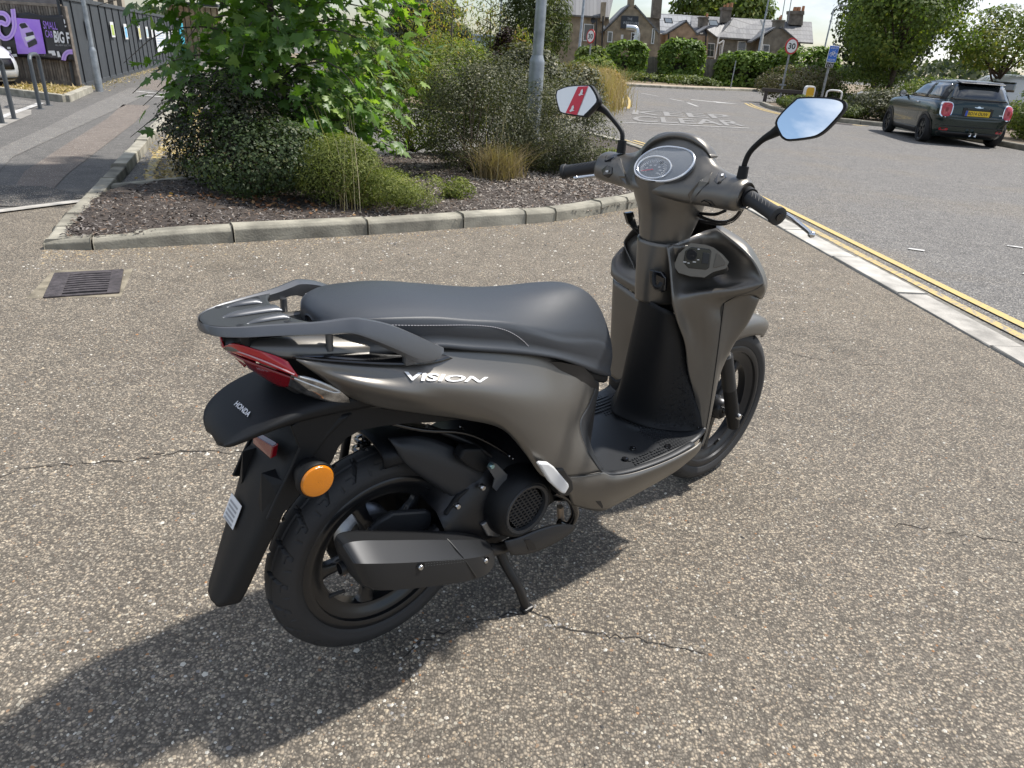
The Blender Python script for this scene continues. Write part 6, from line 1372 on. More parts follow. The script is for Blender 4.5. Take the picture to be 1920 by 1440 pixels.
# timber structure past the fence end
ts = empty('timber_shed', (-17.9, 39.5, 0)); tag(ts, 'pale timber slatted shed beyond the end of the dark fence', 'shed')
for i in range(9): box('slat', (-.9 + i * .28, 0, 1.2), (.22, .06, 2.5), mat('pale timber', (.42, .31, .19), .8, var=.3, vscale=6), ts)
box('backing', (.2, .12, 1.2), (2.6, .08, 2.5), mat('timber backing', (.20, .145, .09), .9), ts); box('roof', (.2, .4, 2.55), (3.0, 1.4, .12), M_FCAP, ts, .01)
# straw-coloured weeds along the foot of the fence
N = 1100; s_ = rng.random(N) ** 1.2 * 17 + .2; P = np.array([tuple(fpt(float(a), 0, .08 + abs(float(b)) * .22)) for a, b in zip(s_, rng.normal(size=N))]); P[:, 2] = .01
V, fs, fi, K = leaves_geo(P, rng.normal(size=(N, 3)) * .5 + np.array([0, 0, .4]), .03 + .06 * rng.random(N), LANCE); o = bpy.data.objects.new('dry_weeds', quick_mesh('dry_weeds', V, fs, fi, L_STRAW, np.repeat(rng.random(N), K))); link(o); tag(o, 'dry straw coloured weeds along the foot of the dark fence', 'weeds', kind='stuff')
# building behind the fence: rendered piers with dark openings
bl = empty('office_building', (-14.5, 26, 0)); tag(bl, 'office building with tan piers and dark windows above the dark fence', 'building'); bl.rotation_euler = (0, 0, math.atan2(FD.y, FD.x))
M_TAN = mat('tan render', (.33, .29, .225), .85, var=.12, vscale=2); M_DARKW = mat('dark window', (.022, .022, .025), .15, spec=.6); M_WHF = mat('white frame', (.72, .72, .70), .5)
box('core', (7, 5.2, 3.6), (24, 5, 7.2), mat('dark recess', (.035, .033, .033), .6), bl)
for i in range(10):
    x = -4.6 + i * 2.5; box('pier', (x, 2.45, 3.6), (.95, .5, 7.2), M_TAN, bl, .01); box('window_frame', (x + .60, 2.6, 3.5), (.10, .2, 6.6), M_WHF, bl); box('window', (x + 1.45, 2.66, 3.6), (1.5, .06, 6.4), M_DARKW, bl)
box('lintel', (7, 2.5, 6.9), (24, .7, .6), M_TAN, bl)
box('roof', (7, 5, 7.35), (25, 6.2, .3), M_FCAP, bl)
# ------------------------------------------------------------------ weathered slat fence with banner, left
wf = empty('slat_fence', (-10.9, 15.75, 0)); tag(wf, 'weathered grey brown vertical slat fence behind the black and purple banner', 'fence')
M_WOOD = [mat('weathered slat %d' % i, c, .85, var=.3, vscale=9, bump=.3, bscale=50) for i, c in enumerate(((.22, .185, .150), (.175, .148, .122), (.27, .235, .195), (.145, .12, .10)))]
for i in range(46):
    x = -1.4 + i * .056
    box('slat', (x, random.uniform(-.006, .006), .87), (.045, .022, 1.42), M_WOOD[random.choices(range(4), weights=(3, 2, 2, 1))[0]], wf)
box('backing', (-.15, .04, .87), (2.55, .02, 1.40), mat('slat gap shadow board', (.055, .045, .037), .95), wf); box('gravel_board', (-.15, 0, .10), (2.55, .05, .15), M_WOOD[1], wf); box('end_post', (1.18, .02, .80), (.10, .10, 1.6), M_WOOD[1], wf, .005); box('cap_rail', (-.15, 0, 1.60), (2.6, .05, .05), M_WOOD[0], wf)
box('end_fence_panel', (1.14, .05, .9), (.06, .02, 1.7), M_FBOARD[0], wf)
bx_ = empty('side_building', (-14.9, 18.6, 0)); tag(bx_, 'dark brick building behind the weathered slat fence', 'building')
box('wall', (0, 0, 2.5), (6, 3, 5), mat('dark brick wall', (.045, .045, .052), .8, var=.3, vscale=3), bx_); box('window', (1.2, -1.53, 2.4), (1.4, .06, 1.3), M_DARKW, bx_); box('roof', (0, 0, 5.1), (6.4, 3.4, .25), M_FCAP, bx_)
# banner
BY = 15.60
def bn(u, v, o=0.0): p = WY(u, v, BY); return Vector((p.x, p.y - o, p.z))
M_BAN = mat('black banner vinyl', (.014, .013, .016), .38); M_PUR = mat('purple print', (.36, .16, .78), .5, col2=(.50, .30, .86), vscale=3); M_LIL = mat('lilac print', (.56, .38, .80), .5); M_GREYP = mat('grey print', (.30, .29, .31), .5)
TL, TR, BR, BL = bn(-8, 17), bn(117, 28), bn(140, 116), bn(6, 104)
rowsb = []
for j in range(9):
    t = j / 8; r = []
    for i in range(15):
        s = i / 14; p = TL.lerp(TR, s).lerp(BL.lerp(BR, s), t); p = p + Vector((0, .018 * math.sin(s * 9 + t * 2) * (1 - t), 0)); p.z -= .05 * math.sin(math.pi * s) * (1 - t) ** 2 * abs(math.sin(s * 6.3)) ; r.append(p)
    rowsb.append(r)
banner = patch('banner', rowsb, M_BAN, None, ku=2, kv=2, solid=.004); tag(banner, 'black and purple vinyl advertising banner tied to the slat fence', 'banner')
def bpoly(name, pix, m, o=.03): return mo(name, [bn(u, v, o) for u, v in pix], [tuple(range(len(pix)))], m, banner)
bpoly('print_panel', [(22, 33), (76, 37), (88, 101), (35, 101)], M_PUR)
def bstroke(name, pix, w, m, o):
    P = cr1(np.array([(u, v, 0) for u, v in pix]), 6); V = []
    for i in range(len(P)):
        d = P[min(i + 1, len(P) - 1)] - P[max(i - 1, 0)]; d = d / np.linalg.norm(d); nn = np.array([-d[1], d[0], 0]); a, b = P[i] + nn * w / 2, P[i] - nn * w / 2; V += [bn(a[0], a[1], o), bn(b[0], b[1], o)]
    mo(name, V, [(2 * i, 2 * i + 1, 2 * i + 3, 2 * i + 2) for i in range(len(P) - 1)], m, banner)
for w, m, o in ((9, M_LIL, .034), (1.2, M_PUR, .038)):
    bstroke('print_track', [(-4, 24), (10, 26), (18, 36), (14, 46), (4, 42), (-2, 48), (0, 62), (10, 72), (22, 68), (29, 52), (28, 34), (26, 17)], w, m, o); bstroke('print_track', [(121, 113), (123, 104), (129, 98), (138, 97)], w, m, o)
bpoly('print_car', [(37, 46), (40, 43), (50, 42), (56, 48), (58, 53), (66, 60), (67, 66), (71, 76), (72, 82), (58, 90), (50, 86), (43, 70)], M_LIL, .034)
bpoly('print_car_screen', [(38, 47), (41, 44), (49, 43), (55, 51), (43, 54)], M_BAN, .037); bpoly('print_car_grille', [(50, 62), (64, 59), (66, 65), (52, 69)], M_BAN, .037); bpoly('print_car_bumper', [(53, 80), (68, 72), (71, 77), (72, 82), (56, 90)], M_BAN, .037); bpoly('print_car_shade', [(48, 70), (66, 66), (68, 71), (52, 78)], M_WHITEP, .0375)
def btext(t_, quad, m, o=.034, bold=0.0):
    V, F = text_geo(t_, 1, 0, 0, 'LEFT', bold); x0, x1, y0, y1 = bbox2(V); (ax, ay), (bx2, by2), (cx2, cy2), (dx, dy) = quad; P = []
    for v in V:
        s, t = (v[0] - x0) / (x1 - x0), (v[1] - y0) / (y1 - y0); P.append(bn((1 - t) * ((1 - s) * ax + s * bx2) + t * ((1 - s) * dx + s * cx2), (1 - t) * ((1 - s) * ay + s * by2) + t * ((1 - s) * dy + s * cy2), o))
    mo('lettering', P, F, m, banner)
btext('SMALL', [(84, 54), (110, 56), (107, 42), (82, 39)], M_PUR); btext('CAR', [(88, 70), (102, 71), (100, 59), (86, 56)], M_PUR); btext('BIG F', [(104.5, 80), (134, 82), (130.5, 61), (101.5, 57)], M_WHITEP, bold=.03)
btext('ALL-NEW ELECTRIC', [(106, 86), (136, 87), (135.5, 84), (105.6, 82.6)], M_GREYP)
for q in (((15, 88), (21, 88), (22, 92), (16, 92)), ((13, 95), (22, 94), (24, 99), (14, 99)), ((18, 102), (33, 101), (34, 106), (20, 107)), ((92, 95), (104, 95), (107, 104), (100, 104), (98, 100), (93, 100)), ((108, 96), (112, 96), (116, 107), (110, 107)), ((120.5, 36), (123, 37), (124, 44), (122.5, 45)), ((123, 48), (126, 48.5), (126, 51), (123.5, 51))): bpoly('print_block', q, M_WHITEP)
# raised concrete planter edge with straw
pl = empty('planter_edge', (-9.2, 14.6, 0)); tag(pl, 'low pale concrete planter edge filled with straw by the slat fence', 'planter')
A, B, C_ = Vector((-10.3, 13.95, 0)), Vector((-8.40, 13.17, 0)), Vector((-9.40, 15.60, 0))
for a, b, n in ((A, B, 2), (B, C_, 3)):
    for i in range(n):
        p, q = a.lerp(b, i / n), a.lerp(b, (i + 1) / n); d = (q - p).normalized(); box('edge_stone', tuple((p + q) / 2 - pl.location + Vector((0, 0, .06))), ((q - p).length - .012, .13, .13), M_KERB2, pl, .01, Matrix.Rotation(math.atan2(d.y, d.x), 3, 'Z'))
N = 3600; u_, v_ = rng.random(N), rng.random(N); P = np.array([tuple(B.lerp(A, float(a)).lerp(C_.lerp(Vector((-10.5, 15.6, 0)), float(a)), float(b))) for a, b in zip(u_, v_)]); P[:, 2] = .05 + .05 * rng.random(N); P -= np.array(pl.location)
V, fs, fi, K = leaves_geo(P, np.array([0, 0, 1.]) + rng.normal(size=(N, 3)) * .5, .05 + .07 * rng.random(N), LANCE); o = bpy.data.objects.new('straw', quick_mesh('straw', V, fs, fi, L_STRAW, np.repeat(rng.random(N), K))); link(o, pl); o['kind'] = 'stuff'
strip('bay_line', [(-7.3, 9.7), (-7.62, 10.34), (-8.55, 12.7)], .11, .0125, M_WHL2, pave, k=1); strip('bay_line', [(-7.62, 10.34), (-9.6, 9.9)], .10, .012, M_WHL2, pave, k=1)
sheet('parking_bay', [(-7.75, 10.3), (-8.62, 12.75), (-10.4, 13.8), (-16, 14.5), (-16, 9), (-9, 8)], .0085, M_PATCHG, pave)
# cycle stands
M_STAND = mat('blue grey painted tube', (.085, .095, .105), .45, .3)
for i, (p, q) in enumerate((((-7.99, 11.81), (-8.26, 12.44)), ((-7.21, 9.81), (-7.41, 10.34)))):
    st = empty('cycle_stand', (p[0], p[1], 0)); tag(st, ['blue grey hoop cycle stand in front of the banner', 'blue grey hoop cycle stand in front of the white car'][i], 'cycle stand', 'cycle stands on the pavement edge')
    d = Vector((q[0] - p[0], q[1] - p[1], 0)); h = .80
    tube('hoop', [(0, 0, -.05), (0, 0, h - .16), (d.x * .04, d.y * .04, h - .05), (d.x * .22, d.y * .22, h), (d.x * .78, d.y * .78, h), (d.x * .96, d.y * .96, h - .05), (d.x, d.y, h - .16), (d.x, d.y, -.05)], .030, M_STAND, st, n=14, k=5)
    for e in (Vector((0, 0, 0)), d): lathe('foot_plate', [(.03, .012), (.062, .012), (.065, .004)], M_STAND, st, n=18, axis='z', c=(e.x, e.y, 0))
# ================================================================== far side of the road
verge = sheet('verge', [(3.6, 42.6), (9.64, 45.4), (16.1, 51.9), (24, 58.5), (60, 80), (60, 130), (-30, 130), (-18, 44)], .09, M_GRASSY)
fk = empty('far_kerb'); tag(fk, kind='structure')
kerb_run(fk, [(-16, 42.0), (-4, 41.0), (4.24, 42.2), (9.64, 45.0), (16.1, 51.5), (24, 58), (40, 70)], [2.0 * i for i in range(1, 36)], h=.13, w=.2)
fp = strip('far_pavement', [(3.8, 43.3), (9.4, 46.2), (15.6, 52.4), (23.4, 59.2), (40, 72)], 1.6, .13, mat('sandy pavement', (.36, .29, .215), .9, var=.2, vscale=1.5), None, k=3); tag(fp, kind='structure')
# ---- houses
M_BRK = mat('buff grey brick', (.29, .235, .165), .9, var=.32, vscale=2.2); M_BRKG = mat('grey stock brick', (.21, .19, .155), .9, var=.3, vscale=2.2); M_BRKB = mat('brown brick', (.36, .255, .17), .9, var=.28, vscale=2.5); M_BRKD = mat('dark chimney brick', (.17, .145, .115), .9, var=.35, vscale=3)
def slate(name, c1, c2, s=2.2):
    m = bpy.data.materials.new(name); m.use_nodes = True; t = m.node_tree; b = t.nodes['Principled BSDF']; b.inputs['Roughness'].default_value = .55
    o = t.nodes.new('ShaderNodeTexCoord'); mpn = t.nodes.new('ShaderNodeMapping'); mpn.inputs['Rotation'].default_value = (math.radians(52), 0, 0); t.links.new(o.outputs['Object'], mpn.inputs[0])
    k = t.nodes.new('ShaderNodeTexBrick'); k.inputs['Scale'].default_value = s; k.inputs['Color1'].default_value = (*c1, 1); k.inputs['Color2'].default_value = (*c2, 1); k.inputs['Mortar'].default_value = (*tuple(c * .45 for c in c1), 1); k.inputs['Mortar Size'].default_value = .02; k.inputs['Row Height'].default_value = .34; k.inputs['Brick Width'].default_value = .6
    t.links.new(mpn.outputs[0], k.inputs['Vector']); t.links.new(k.outputs[0], b.inputs['Base Color']); return m
M_SLATE = slate('grey slate', (.125, .125, .130), (.185, .185, .185)); M_SLATEP = slate('pale smooth slate', (.24, .25, .26), (.27, .28, .29), 1.5); M_POT = mat('terracotta pot', (.42, .20, .10), .8, var=.2, vscale=5); M_LEAD = mat('pale lead', (.55, .56, .56), .5)
M_WGL = mat('house window glass', (.045, .052, .058), .08, spec=.8); M_WHT = mat('white painted timber', (.74, .74, .72), .5); M_BLKF = mat('black frame', (.012, .012, .014), .4); M_PIPE = mat('black pipe', (.012, .012, .013), .4)
def far_house(label, c, Y):
    p = WY(c, 110, Y); o = empty('house', (p.x, Y, 0)); tag(o, label, 'house'); o['Y'] = Y; return o
def fpoly(name, pix, h, m, Y=None, d=.2, o=0.0):
    Y = h['Y'] if Y is None else Y; P = [WY(u, v, Y - o) - h.location for u, v in pix]; return prism(name, P, (0, d, 0), m, h)
def fwin(h, u0, v0, u1, v1, frame=M_WHT, bars=1, sk=-.07, Y=None, fw=1.3, mull=False):
    Y = h['Y'] if Y is None else Y
    def q(u, v): return (u + sk * (v - (v0 + v1) / 2), v + .07 * (u - (u0 + u1) / 2))
    f = fpoly('window', [q(u0, v0), q(u1, v0), q(u1, v1), q(u0, v1)], h, frame, Y=Y, d=.20, o=.06)
    rows_ = np.linspace(v0 + fw, v1 - fw, bars + 2); colsx = np.linspace(u0 + fw, u1 - fw, 3 if mull else 2)
    for a, b in zip(rows_[:-1], rows_[1:]):
        for c0, c1 in zip(colsx[:-1], colsx[1:]):
            P = [WY(*q(x, y), Y - .075) - h.location for x, y in ((c0 + .25, a + .35), (c1 - .25, a + .35), (c1 - .25, b - .35), (c0 + .25, b - .35))]; mo('pane', P, [(0, 1, 2, 3)], M_WGL, f)
    if frame is M_WHT: fpoly('sill', [q(u0 - 1, v1), q(u1 + 1, v1), q(u1 + 1, v1 + 1.2), q(u0 - 1, v1 + 1.2)], h, mat('stone sill', (.30, .28, .24), .9), Y=Y, d=.2, o=.10)
def roof_plane(name, e0, e1, r1, r0, h, m, Ye, Yr, th=.12):
    P = [WY(*e0, Ye) - h.location, WY(*e1, Ye) - h.location, WY(*r1, Yr) - h.location, WY(*r0, Yr) - h.location]; return prism(name, P, (0, .03, -th), m, h)
def chimney(h, u0, v0, u1, v1, Y, m=M_BRKD, pots=(), d=.8, cap=2.5):
    c = fpoly('chimney', [(u0, v1), (u1, v1 + .07 * (u1 - u0)), (u1 + .08 * (v1 - v0), v0 + .07 * (u1 - u0)), (u0 + .08 * (v1 - v0), v0)], h, m, Y=Y, d=d)
    s = .08 * (v1 - v0); fpoly('chimney_cap', [(u0 + s - 1.2, v0 + cap), (u1 + s + 1.2, v0 + cap + .07 * (u1 - u0)), (u1 + s + 1.4, v0 + .5), (u0 + s - 1.0, v0)], h, m, Y=Y, d=d + .15, o=.08)
    for (pu, ph, pw) in pots:
        b = WY(pu, v0 + 1, Y + d * .4) - h.location; t_ = WY(pu, v0 - ph, Y + d * .4) - h.location; r = pw * Y / CAM_F / 2; lathe('chimney_pot', [(r, 0), (r * .85, t_.z - b.z), (r * .6, t_.z - b.z)], M_POT, h, n=12, axis='z', c=tuple(b))
# the pub with the dark sign
pub = far_house('brick pub with a dark name board on its gable and white windows', 1130, 60.0)
fpoly('wall', [(1026, 150), (1140, 150), (1142, 31), (1028, 23)], pub, M_BRK, d=5)
roof_plane('roof', (1024, 24), (1142, 32), (1160, -50), (1042, -58), pub, M_SLATE, 59.7, 64.5)
fpoly('gable_wall', [(1129, 150), (1236, 150), (1233, 60), (1193, 16), (1179, 13), (1134, 58)], pub, M_BRK, Y=58.6, d=6)
for a, b in (((1129, 62), (1180, 11)), ((1236, 64), (1191, 13))):
    P = [WY(*a, 58.45), WY(*b, 58.45)]; Q = [p + Vector((0, 6, 0)) for p in P]; V = [P[0], P[1], Q[1], Q[0]]; prism('gable_roof', [v - pub.location + Vector((0, 0, .02)) for v in V], (0, 0, .14), M_SLATE, pub)
chimney(pub, 1178, -14, 1188.5, 14, 58.7, M_BRK, d=.9); chimney(pub, 1223, -30, 1239, 34, 61.0, M_BRKD, d=1.0); fpoly('chimney', [(1126, 40), (1134, 40), (1137, 4), (1128, 4)], pub, M_BRK, Y=59.4, d=.6)
fpoly('link_wall', [(1206, 150), (1240, 150), (1237, 33), (1207, 32)], pub, M_BRKD, Y=61.2, d=2)
fwin(pub, 1047.5, 43.5, 1067, 75, bars=1); fwin(pub, 1094, 45, 1113, 77, bars=0); fwin(pub, 1139, 59, 1148.5, 79, Y=58.6, bars=0); fwin(pub, 1183, 61, 1200, 80, Y=58.6, bars=0, mull=True); fwin(pub, 1222, 53, 1227.5, 82, Y=58.6, bars=0, sk=-.1)
fpoly('door_surround', [(1090, 86), (1106, 86), (1105, 100), (1089, 100)], pub, M_WHT, o=.1); fpoly('alarm_box', [(1129.5, 48), (1134, 48), (1133.5, 53), (1129, 53)], pub, M_WHT, Y=58.6, o=.15); fpoly('vent_plate', [(1164.5, 65), (1169, 65), (1168.5, 73), (1164, 73)], pub, M_WHT, Y=58.6, o=.06)
for a, b in (((1131, 30), (1128, 95)), ((1119, 35), (1116, 90))):
    tube('drain_pipe', [WY(*a, 58.3) - pub.location, WY(*b, 58.3) - pub.location], .06, M_PIPE, pub, n=8, k=1)
sgn = prism('pub_sign', [WY(*p, 58.45) for p in ((1163.5, 53), (1195.5, 54.5), (1197.5, 30.5), (1165.5, 29))], (0, .12, 0), mat('slate blue sign', (.022, .027, .036), .5), None); tag(sgn, 'dark sign board with pale lettering on the pub gable', 'sign')
ex_ = Vector((1, 0, .0)); p0 = WY(1176, 37.5, 58.40); text_on_plane('lettering', 'THE', p0, (1, 0, 0), (0, 0, 1), .16, mat('pale sign lettering', (.42, .44, .45), .6), sgn, width=.38, depth=.0); p0 = WY(1167.5, 45.5, 58.40); text_on_plane('lettering', 'WRESTLERS', p0, (1, 0, 0), (0, 0, 1), .20, mat('pale sign lettering', (.42, .44, .45), .6), sgn, width=1.22, depth=.0)
M_DUCT = mat('bright ducting', (.62, .64, .66), .3, .8); duct = empty('extractor_duct', WY(1190, 92, 57.6)); tag(duct, 'shiny metal kitchen extractor duct on the pub wall', 'duct')
def dl(u, v): return WY(u, v, 57.6) - duct.location
tube('duct_pipe', [dl(1191, 90), dl(1192, 75), dl(1194, 64), dl(1193, 55), dl(1188, 52.5), dl(1180, 51.5), dl(1174, 51)], .20, M_DUCT, duct, n=14, k=4); tube('fan_housing', [dl(1190, 93), dl(1191.5, 76)], .30, M_DUCT, duct, n=16, k=1); tube('side_pipe', [dl(1186, 82), dl(1181, 78), dl(1178, 80)], .14, M_DUCT, duct, n=10, k=3)
for v in (62, 68, 74): tube('duct_collar', [dl(1192.5, v), dl(1192.3, v + 1.3)], .24, M_DUCT, duct, n=14, k=1)
# satellite dish
dish = empty('satellite_dish', WY(1112.5, 38, 59.5)); tag(dish, 'dark satellite dish on the pub wall', 'dish'); lathe('dish', [(.001, .05), (.13, .03), (.2, 0)], M_BLKF, dish, n=18, axis='y'); tube('arm', [(0, .05, 0), (0, .4, -.25)], .03, M_BLKF, dish, n=6, k=1)
# terrace
hA = far_house('rendered-roof cottage with brown brick gabled extension and roof window', 1275, 66.0)
roof_plane('roof', (1232, 64), (1300, 69), (1297, 29), (1238, 25), hA, M_SLATEP, 66, 69.5); fpoly('wall', [(1230, 150), (1325, 150), (1325, 68), (1232, 63)], hA, M_BRKB, d=3)
fpoly('extension_wall', [(1251, 150), (1324, 150), (1328, 68), (1307, 66), (1287, 42), (1255, 62)], hA, M_BRKB, Y=64, d=3)
for a, b in (((1250, 64), (1288, 40)), ((1309, 67), (1286, 40)), ((1305, 66), (1331, 50))):
    P = [WY(*a, 63.9), WY(*b, 63.9)]; V = [P[0], P[1], P[1] + Vector((0, 3.2, 0)), P[0] + Vector((0, 3.2, 0))]; prism('extension_roof', [v - hA.location for v in V], (0, 0, .12), M_SLATE, hA)
fwin(hA, 1269, 70, 1283, 92, frame=M_BLKF, Y=64, bars=0); fwin(hA, 1293, 71.5, 1307, 92, frame=M_BLKF, Y=64, bars=0)
fpoly('roof_window', [(1244.5, 33), (1260, 34), (1262, 44), (1247, 43)], hA, M_BLKF, Y=66.6, d=.2); fpoly('roof_window_pane', [(1246, 34), (1258.5, 35), (1260.2, 42.5), (1248.5, 42)], hA, mat('bright roof glass', (.60, .66, .70), .1), Y=66.5, d=.05)
for a, b in (((1254, 63), (1252, 95)), ((1324, 65), (1322, 95))): tube('drain_pipe', [WY(*a, 63.8) - hA.location, WY(*b, 63.8) - hA.location], .06, M_PIPE, hA, n=8, k=1)
hB = far_house('grey brick cottage with long slate roof, white sash windows and tall chimney', 1370, 66.0)
roof_plane('roof', (1296, 62), (1440, 76), (1426, 36), (1296, 29), hB, M_SLATE, 66, 69.5); fpoly('wall', [(1324, 150), (1432, 150), (1432, 75), (1345, 68), (1326, 52)], hB, M_BRKG, d=3)
roof_plane('wing_roof', (1344, 69), (1418, 74), (1424, 40), (1372, 33), hB, M_SLATE, 65.6, 68.5); roof_plane('wing_roof', (1326, 55), (1346, 70), (1374, 34), (1360, 44), hB, M_SLATE, 65.8, 67.5)
fwin(hB, 1324, 80.5, 1340, 107, bars=1, mull=True); fwin(hB, 1382.5, 77.5, 1399, 106, bars=1); fwin(hB, 1349, 84, 1353, 104, bars=0)
chimney(hB, 1311.5, 31, 1327, 50, 66.4, M_BRKD, pots=((1325, 6, 4),)); chimney(hB, 1353, 13, 1370, 42, 67.5, M_BRKD, pots=((1364, 7, 5), (1371, 8, 5), (1358, 4, 4)), cap=5)
fpoly('roof_window', [(1328, 37), (1344.5, 38), (1348, 48.5), (1331, 48)], hB, M_BLKF, Y=66.7, d=.2); fpoly('roof_window_pane', [(1329, 38), (1343.5, 39), (1346.5, 47.5), (1331.5, 47)], hB, mat('bright roof glass', (.60, .66, .70), .1), Y=66.6, d=.05)
for a, b in (((1347.5, 69), (1340, 113)), ((1357, 76), (1352, 108)), ((1357, 76), (1348, 82))): tube('white_pipe', [WY(*a, 65.5) - hB.location, WY(*b, 65.5) - hB.location], .07, M_WHT, hB, n=8, k=1)
hC = far_house('grey brick end cottage with gable wall and two chimneys behind the hedge', 1465, 66.0)
roof_plane('roof', (1424, 74), (1525, 80), (1522, 41), (1426, 36), hC, M_SLATE, 66, 69.5); fpoly('gable_wall', [(1412, 150), (1500, 150), (1492, 76), (1467, 55), (1453, 54), (1428, 72)], hC, M_BRKG, Y=64.6, d=4)
for a, b in (((1408, 80), (1454, 53)), ((1496, 79), (1466, 53))):
    P = [WY(*a, 64.4), WY(*b, 64.4)]; V = [P[0], P[1], P[1] + Vector((0, 4, 0)), P[0] + Vector((0, 4, 0))]; prism('gable_roof', [v - hC.location for v in V], (0, 0, .12), M_SLATE, hC)
fpoly('verge_board', [(1425, 37), (1428, 37), (1434, 52), (1431, 53)], hC, M_WHT, Y=65.2, d=.1); tube('white_pipe', [WY(1432, 55, 64) - hC.location, WY(1426, 98, 64) - hC.location], .08, M_WHT, hC, n=8, k=1)
fwin(hC, 1430, 83.5, 1443, 98, Y=64.6, bars=0, frame=M_WHT); chimney(hC, 1453, 37, 1470, 57, 65.2, M_BRKG, d=.9, pots=((1463, 9, 3), (1461, 6, 3))); chimney(hC, 1480, 20, 1505, 46, 68.5, M_BRKD, pots=((1490, 7, 7), (1497, 7, 7), (1505, 9, 5)), cap=6)
for u, lb in ((1474, 'thin aerial mast beside the smaller cottage chimney'), (1486, 'thin aerial mast beside the large cottage chimney with terracotta pots')):
    a = WY(u - 8, 36, 67); b = WY(u + 1, -20, 67); an = empty('aerial_mast', a); tag(an, lb, 'mast', 'aerial masts on the cottage roofs'); tube('mast', [(0, 0, -.3), tuple(b - a)], .035, M_GALVD, an, n=6, k=1)
# ---- timber fence and ivy
tf = empty('timber_fence', WY(1220, 150, 54.6)); tag(tf, 'weathered grey timber fence showing between ivy clumps', 'fence')
for u0, u1, vt, vb in ((1196, 1242, 106, 152), (1303, 1350, 111, 156)):
    n = 14
    for i in range(n):
        ua, ub = u0 + (u1 - u0) * i / n, u0 + (u1 - u0) * (i + .86) / n; P = [WY(u, v, 54.6) - tf.location for u, v in ((ua, vb), (ub, vb), (ub + .4, vt + random.uniform(-.6, .6)), (ua + .4, vt))]; prism('board', P, (0, .04, 0), random.choice([mat('fence board grey', (.25, .225, .20), .9, var=.2, vscale=4), mat('fence board grey dark', (.20, .18, .16), .9, var=.2, vscale=4)]), tf)
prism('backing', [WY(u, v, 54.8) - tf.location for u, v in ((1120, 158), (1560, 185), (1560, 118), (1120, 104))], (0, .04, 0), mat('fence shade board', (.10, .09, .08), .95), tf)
def ivy(label, u0, v0, u1, v1, Y, n, leaf, seed, m=L_IVY, dy=.9, nclump=90, spread=.13, name='ivy_hedge', cat='hedge', group=None):
    rr = np.random.default_rng(seed); a, b = WY(u0, v1, Y), WY(u1, v0, Y); c = (a + b) / 2; r = (abs(b.x - a.x) / 2, dy, abs(b.z - a.z) / 2); root = empty(name, (c.x, c.y, 0)); tag(root, label, cat, group)
    p, nr, k = clump_points(n, r, nclump, spread, shell=.62, rr=rr); p = np.sign(p) * np.abs(p / np.array(r)) ** .6 * np.array(r); p[:, 2] += c.z; keep = p[:, 2] > .05; p, nr, k = p[keep], nr[keep], k[keep]; tone = rr.random(nclump)
    V, fs, fi, K = leaves_geo(p, nr, leaf * (.6 + .8 * rr.random(len(p))), r=rr); hgt = (p[:, 2] - p[:, 2].min()) / (np.ptp(p[:, 2]) + 1e-6)
    o = bpy.data.objects.new('foliage', quick_mesh('foliage', V, fs, fi, m, np.repeat(np.clip(tone[k] * .4 + .5 * rr.random(len(p)), 0, 1), K))); link(o, root); o['kind'] = 'stuff'
    V, F = twigs_geo((r[0] * .5, .3, c.z * 1.2), 8, 0, rr, .03); mo('stem', V, F, M_BARK, root); return root
ivy('ivy clump on the timber fence in front of the pub', 1128, 80, 1216, 160, 53.8, 9000, .24, 81); ivy('tall rounded ivy clump between the two bare fence panels', 1230, 78, 1324, 165, 53.8, 9500, .24, 82)
ivy('long ivy hedge right of the fence panels in front of the cottages', 1336, 103, 1470, 170, 54.0, 11000, .24, 83); ivy('sunlit ivy hedge behind the right speed limit sign', 1440, 92, 1575, 178, 50.0, 11000, .24, 84)
ivy('low ground ivy along the far verge', 1128, 146, 1350, 166, 50.5, 6000, .17, 85, L_IVYD, dy=1.4, nclump=120, name='ground_ivy', cat='ivy')
ivy('dark green bush beside the grasses in front of the left speed limit sign', 1075, 90, 1140, 165, 38, 3800, .17, 86, L_MIX, name='bush', cat='bush')
# ---- signs
M_SRED = mat('sign red', (.50, .03, .03), .45); M_SWHT = mat('sign white', (.78, .78, .76), .45); M_SBLU = mat('sign blue', (.02, .13, .52), .45); M_SBLK = mat('sign black', (.01, .01, .012), .45)
def disc(name, r, m, parent, y, n=32): return mo(name, [(r * math.cos(t), y, r * math.sin(t)) for t in np.linspace(0, 2 * math.pi, n, endpoint=False)], [tuple(range(n))], m, parent)
def speed_sign(c, label, rz=0.0, r=.30, post=2.2, pm=M_GALVD):
    o = empty('speed_limit_sign', (c.x, c.y, 0)); o.rotation_euler = (0, 0, rz); tag(o, label, 'road sign', 'speed limit signs at the junction')
    tube('post', [(0, .05, -.1), (0, .05, c.z + .1)], .042, pm, o, n=10, k=1)
    pl_ = lathe('plate', [(.001, .0), (r, 0), (r, .02), (.001, .02)], M_SRED, o, n=36, axis='y', c=(0, 0, c.z)); pl_.location = (0, 0, 0)
    d = disc('white_disc', r * .80, M_SWHT, pl_, -.006); d.location = (0, 0, c.z)
    text_on_plane('numeral', '30', (-r * .56, -.012, c.z - r * .36), (1, 0, 0), (0, 0, 1), r * .72, M_SBLK, pl_, width=r * 1.12, depth=0, bold=.02)
    box('bracket', (0, .05, c.z * .35), (.30, .05, .06), pm, o); return o
speed_sign(WY(1484.5, 86.5, 32), 'round 30 speed limit sign facing the road in front of the ivy hedge', rz=.30, r=.31); speed_sign(WY(1107.5, 68, 37), 'round 30 speed limit sign turned partly away in front of the pub', rz=-.95, r=.31)
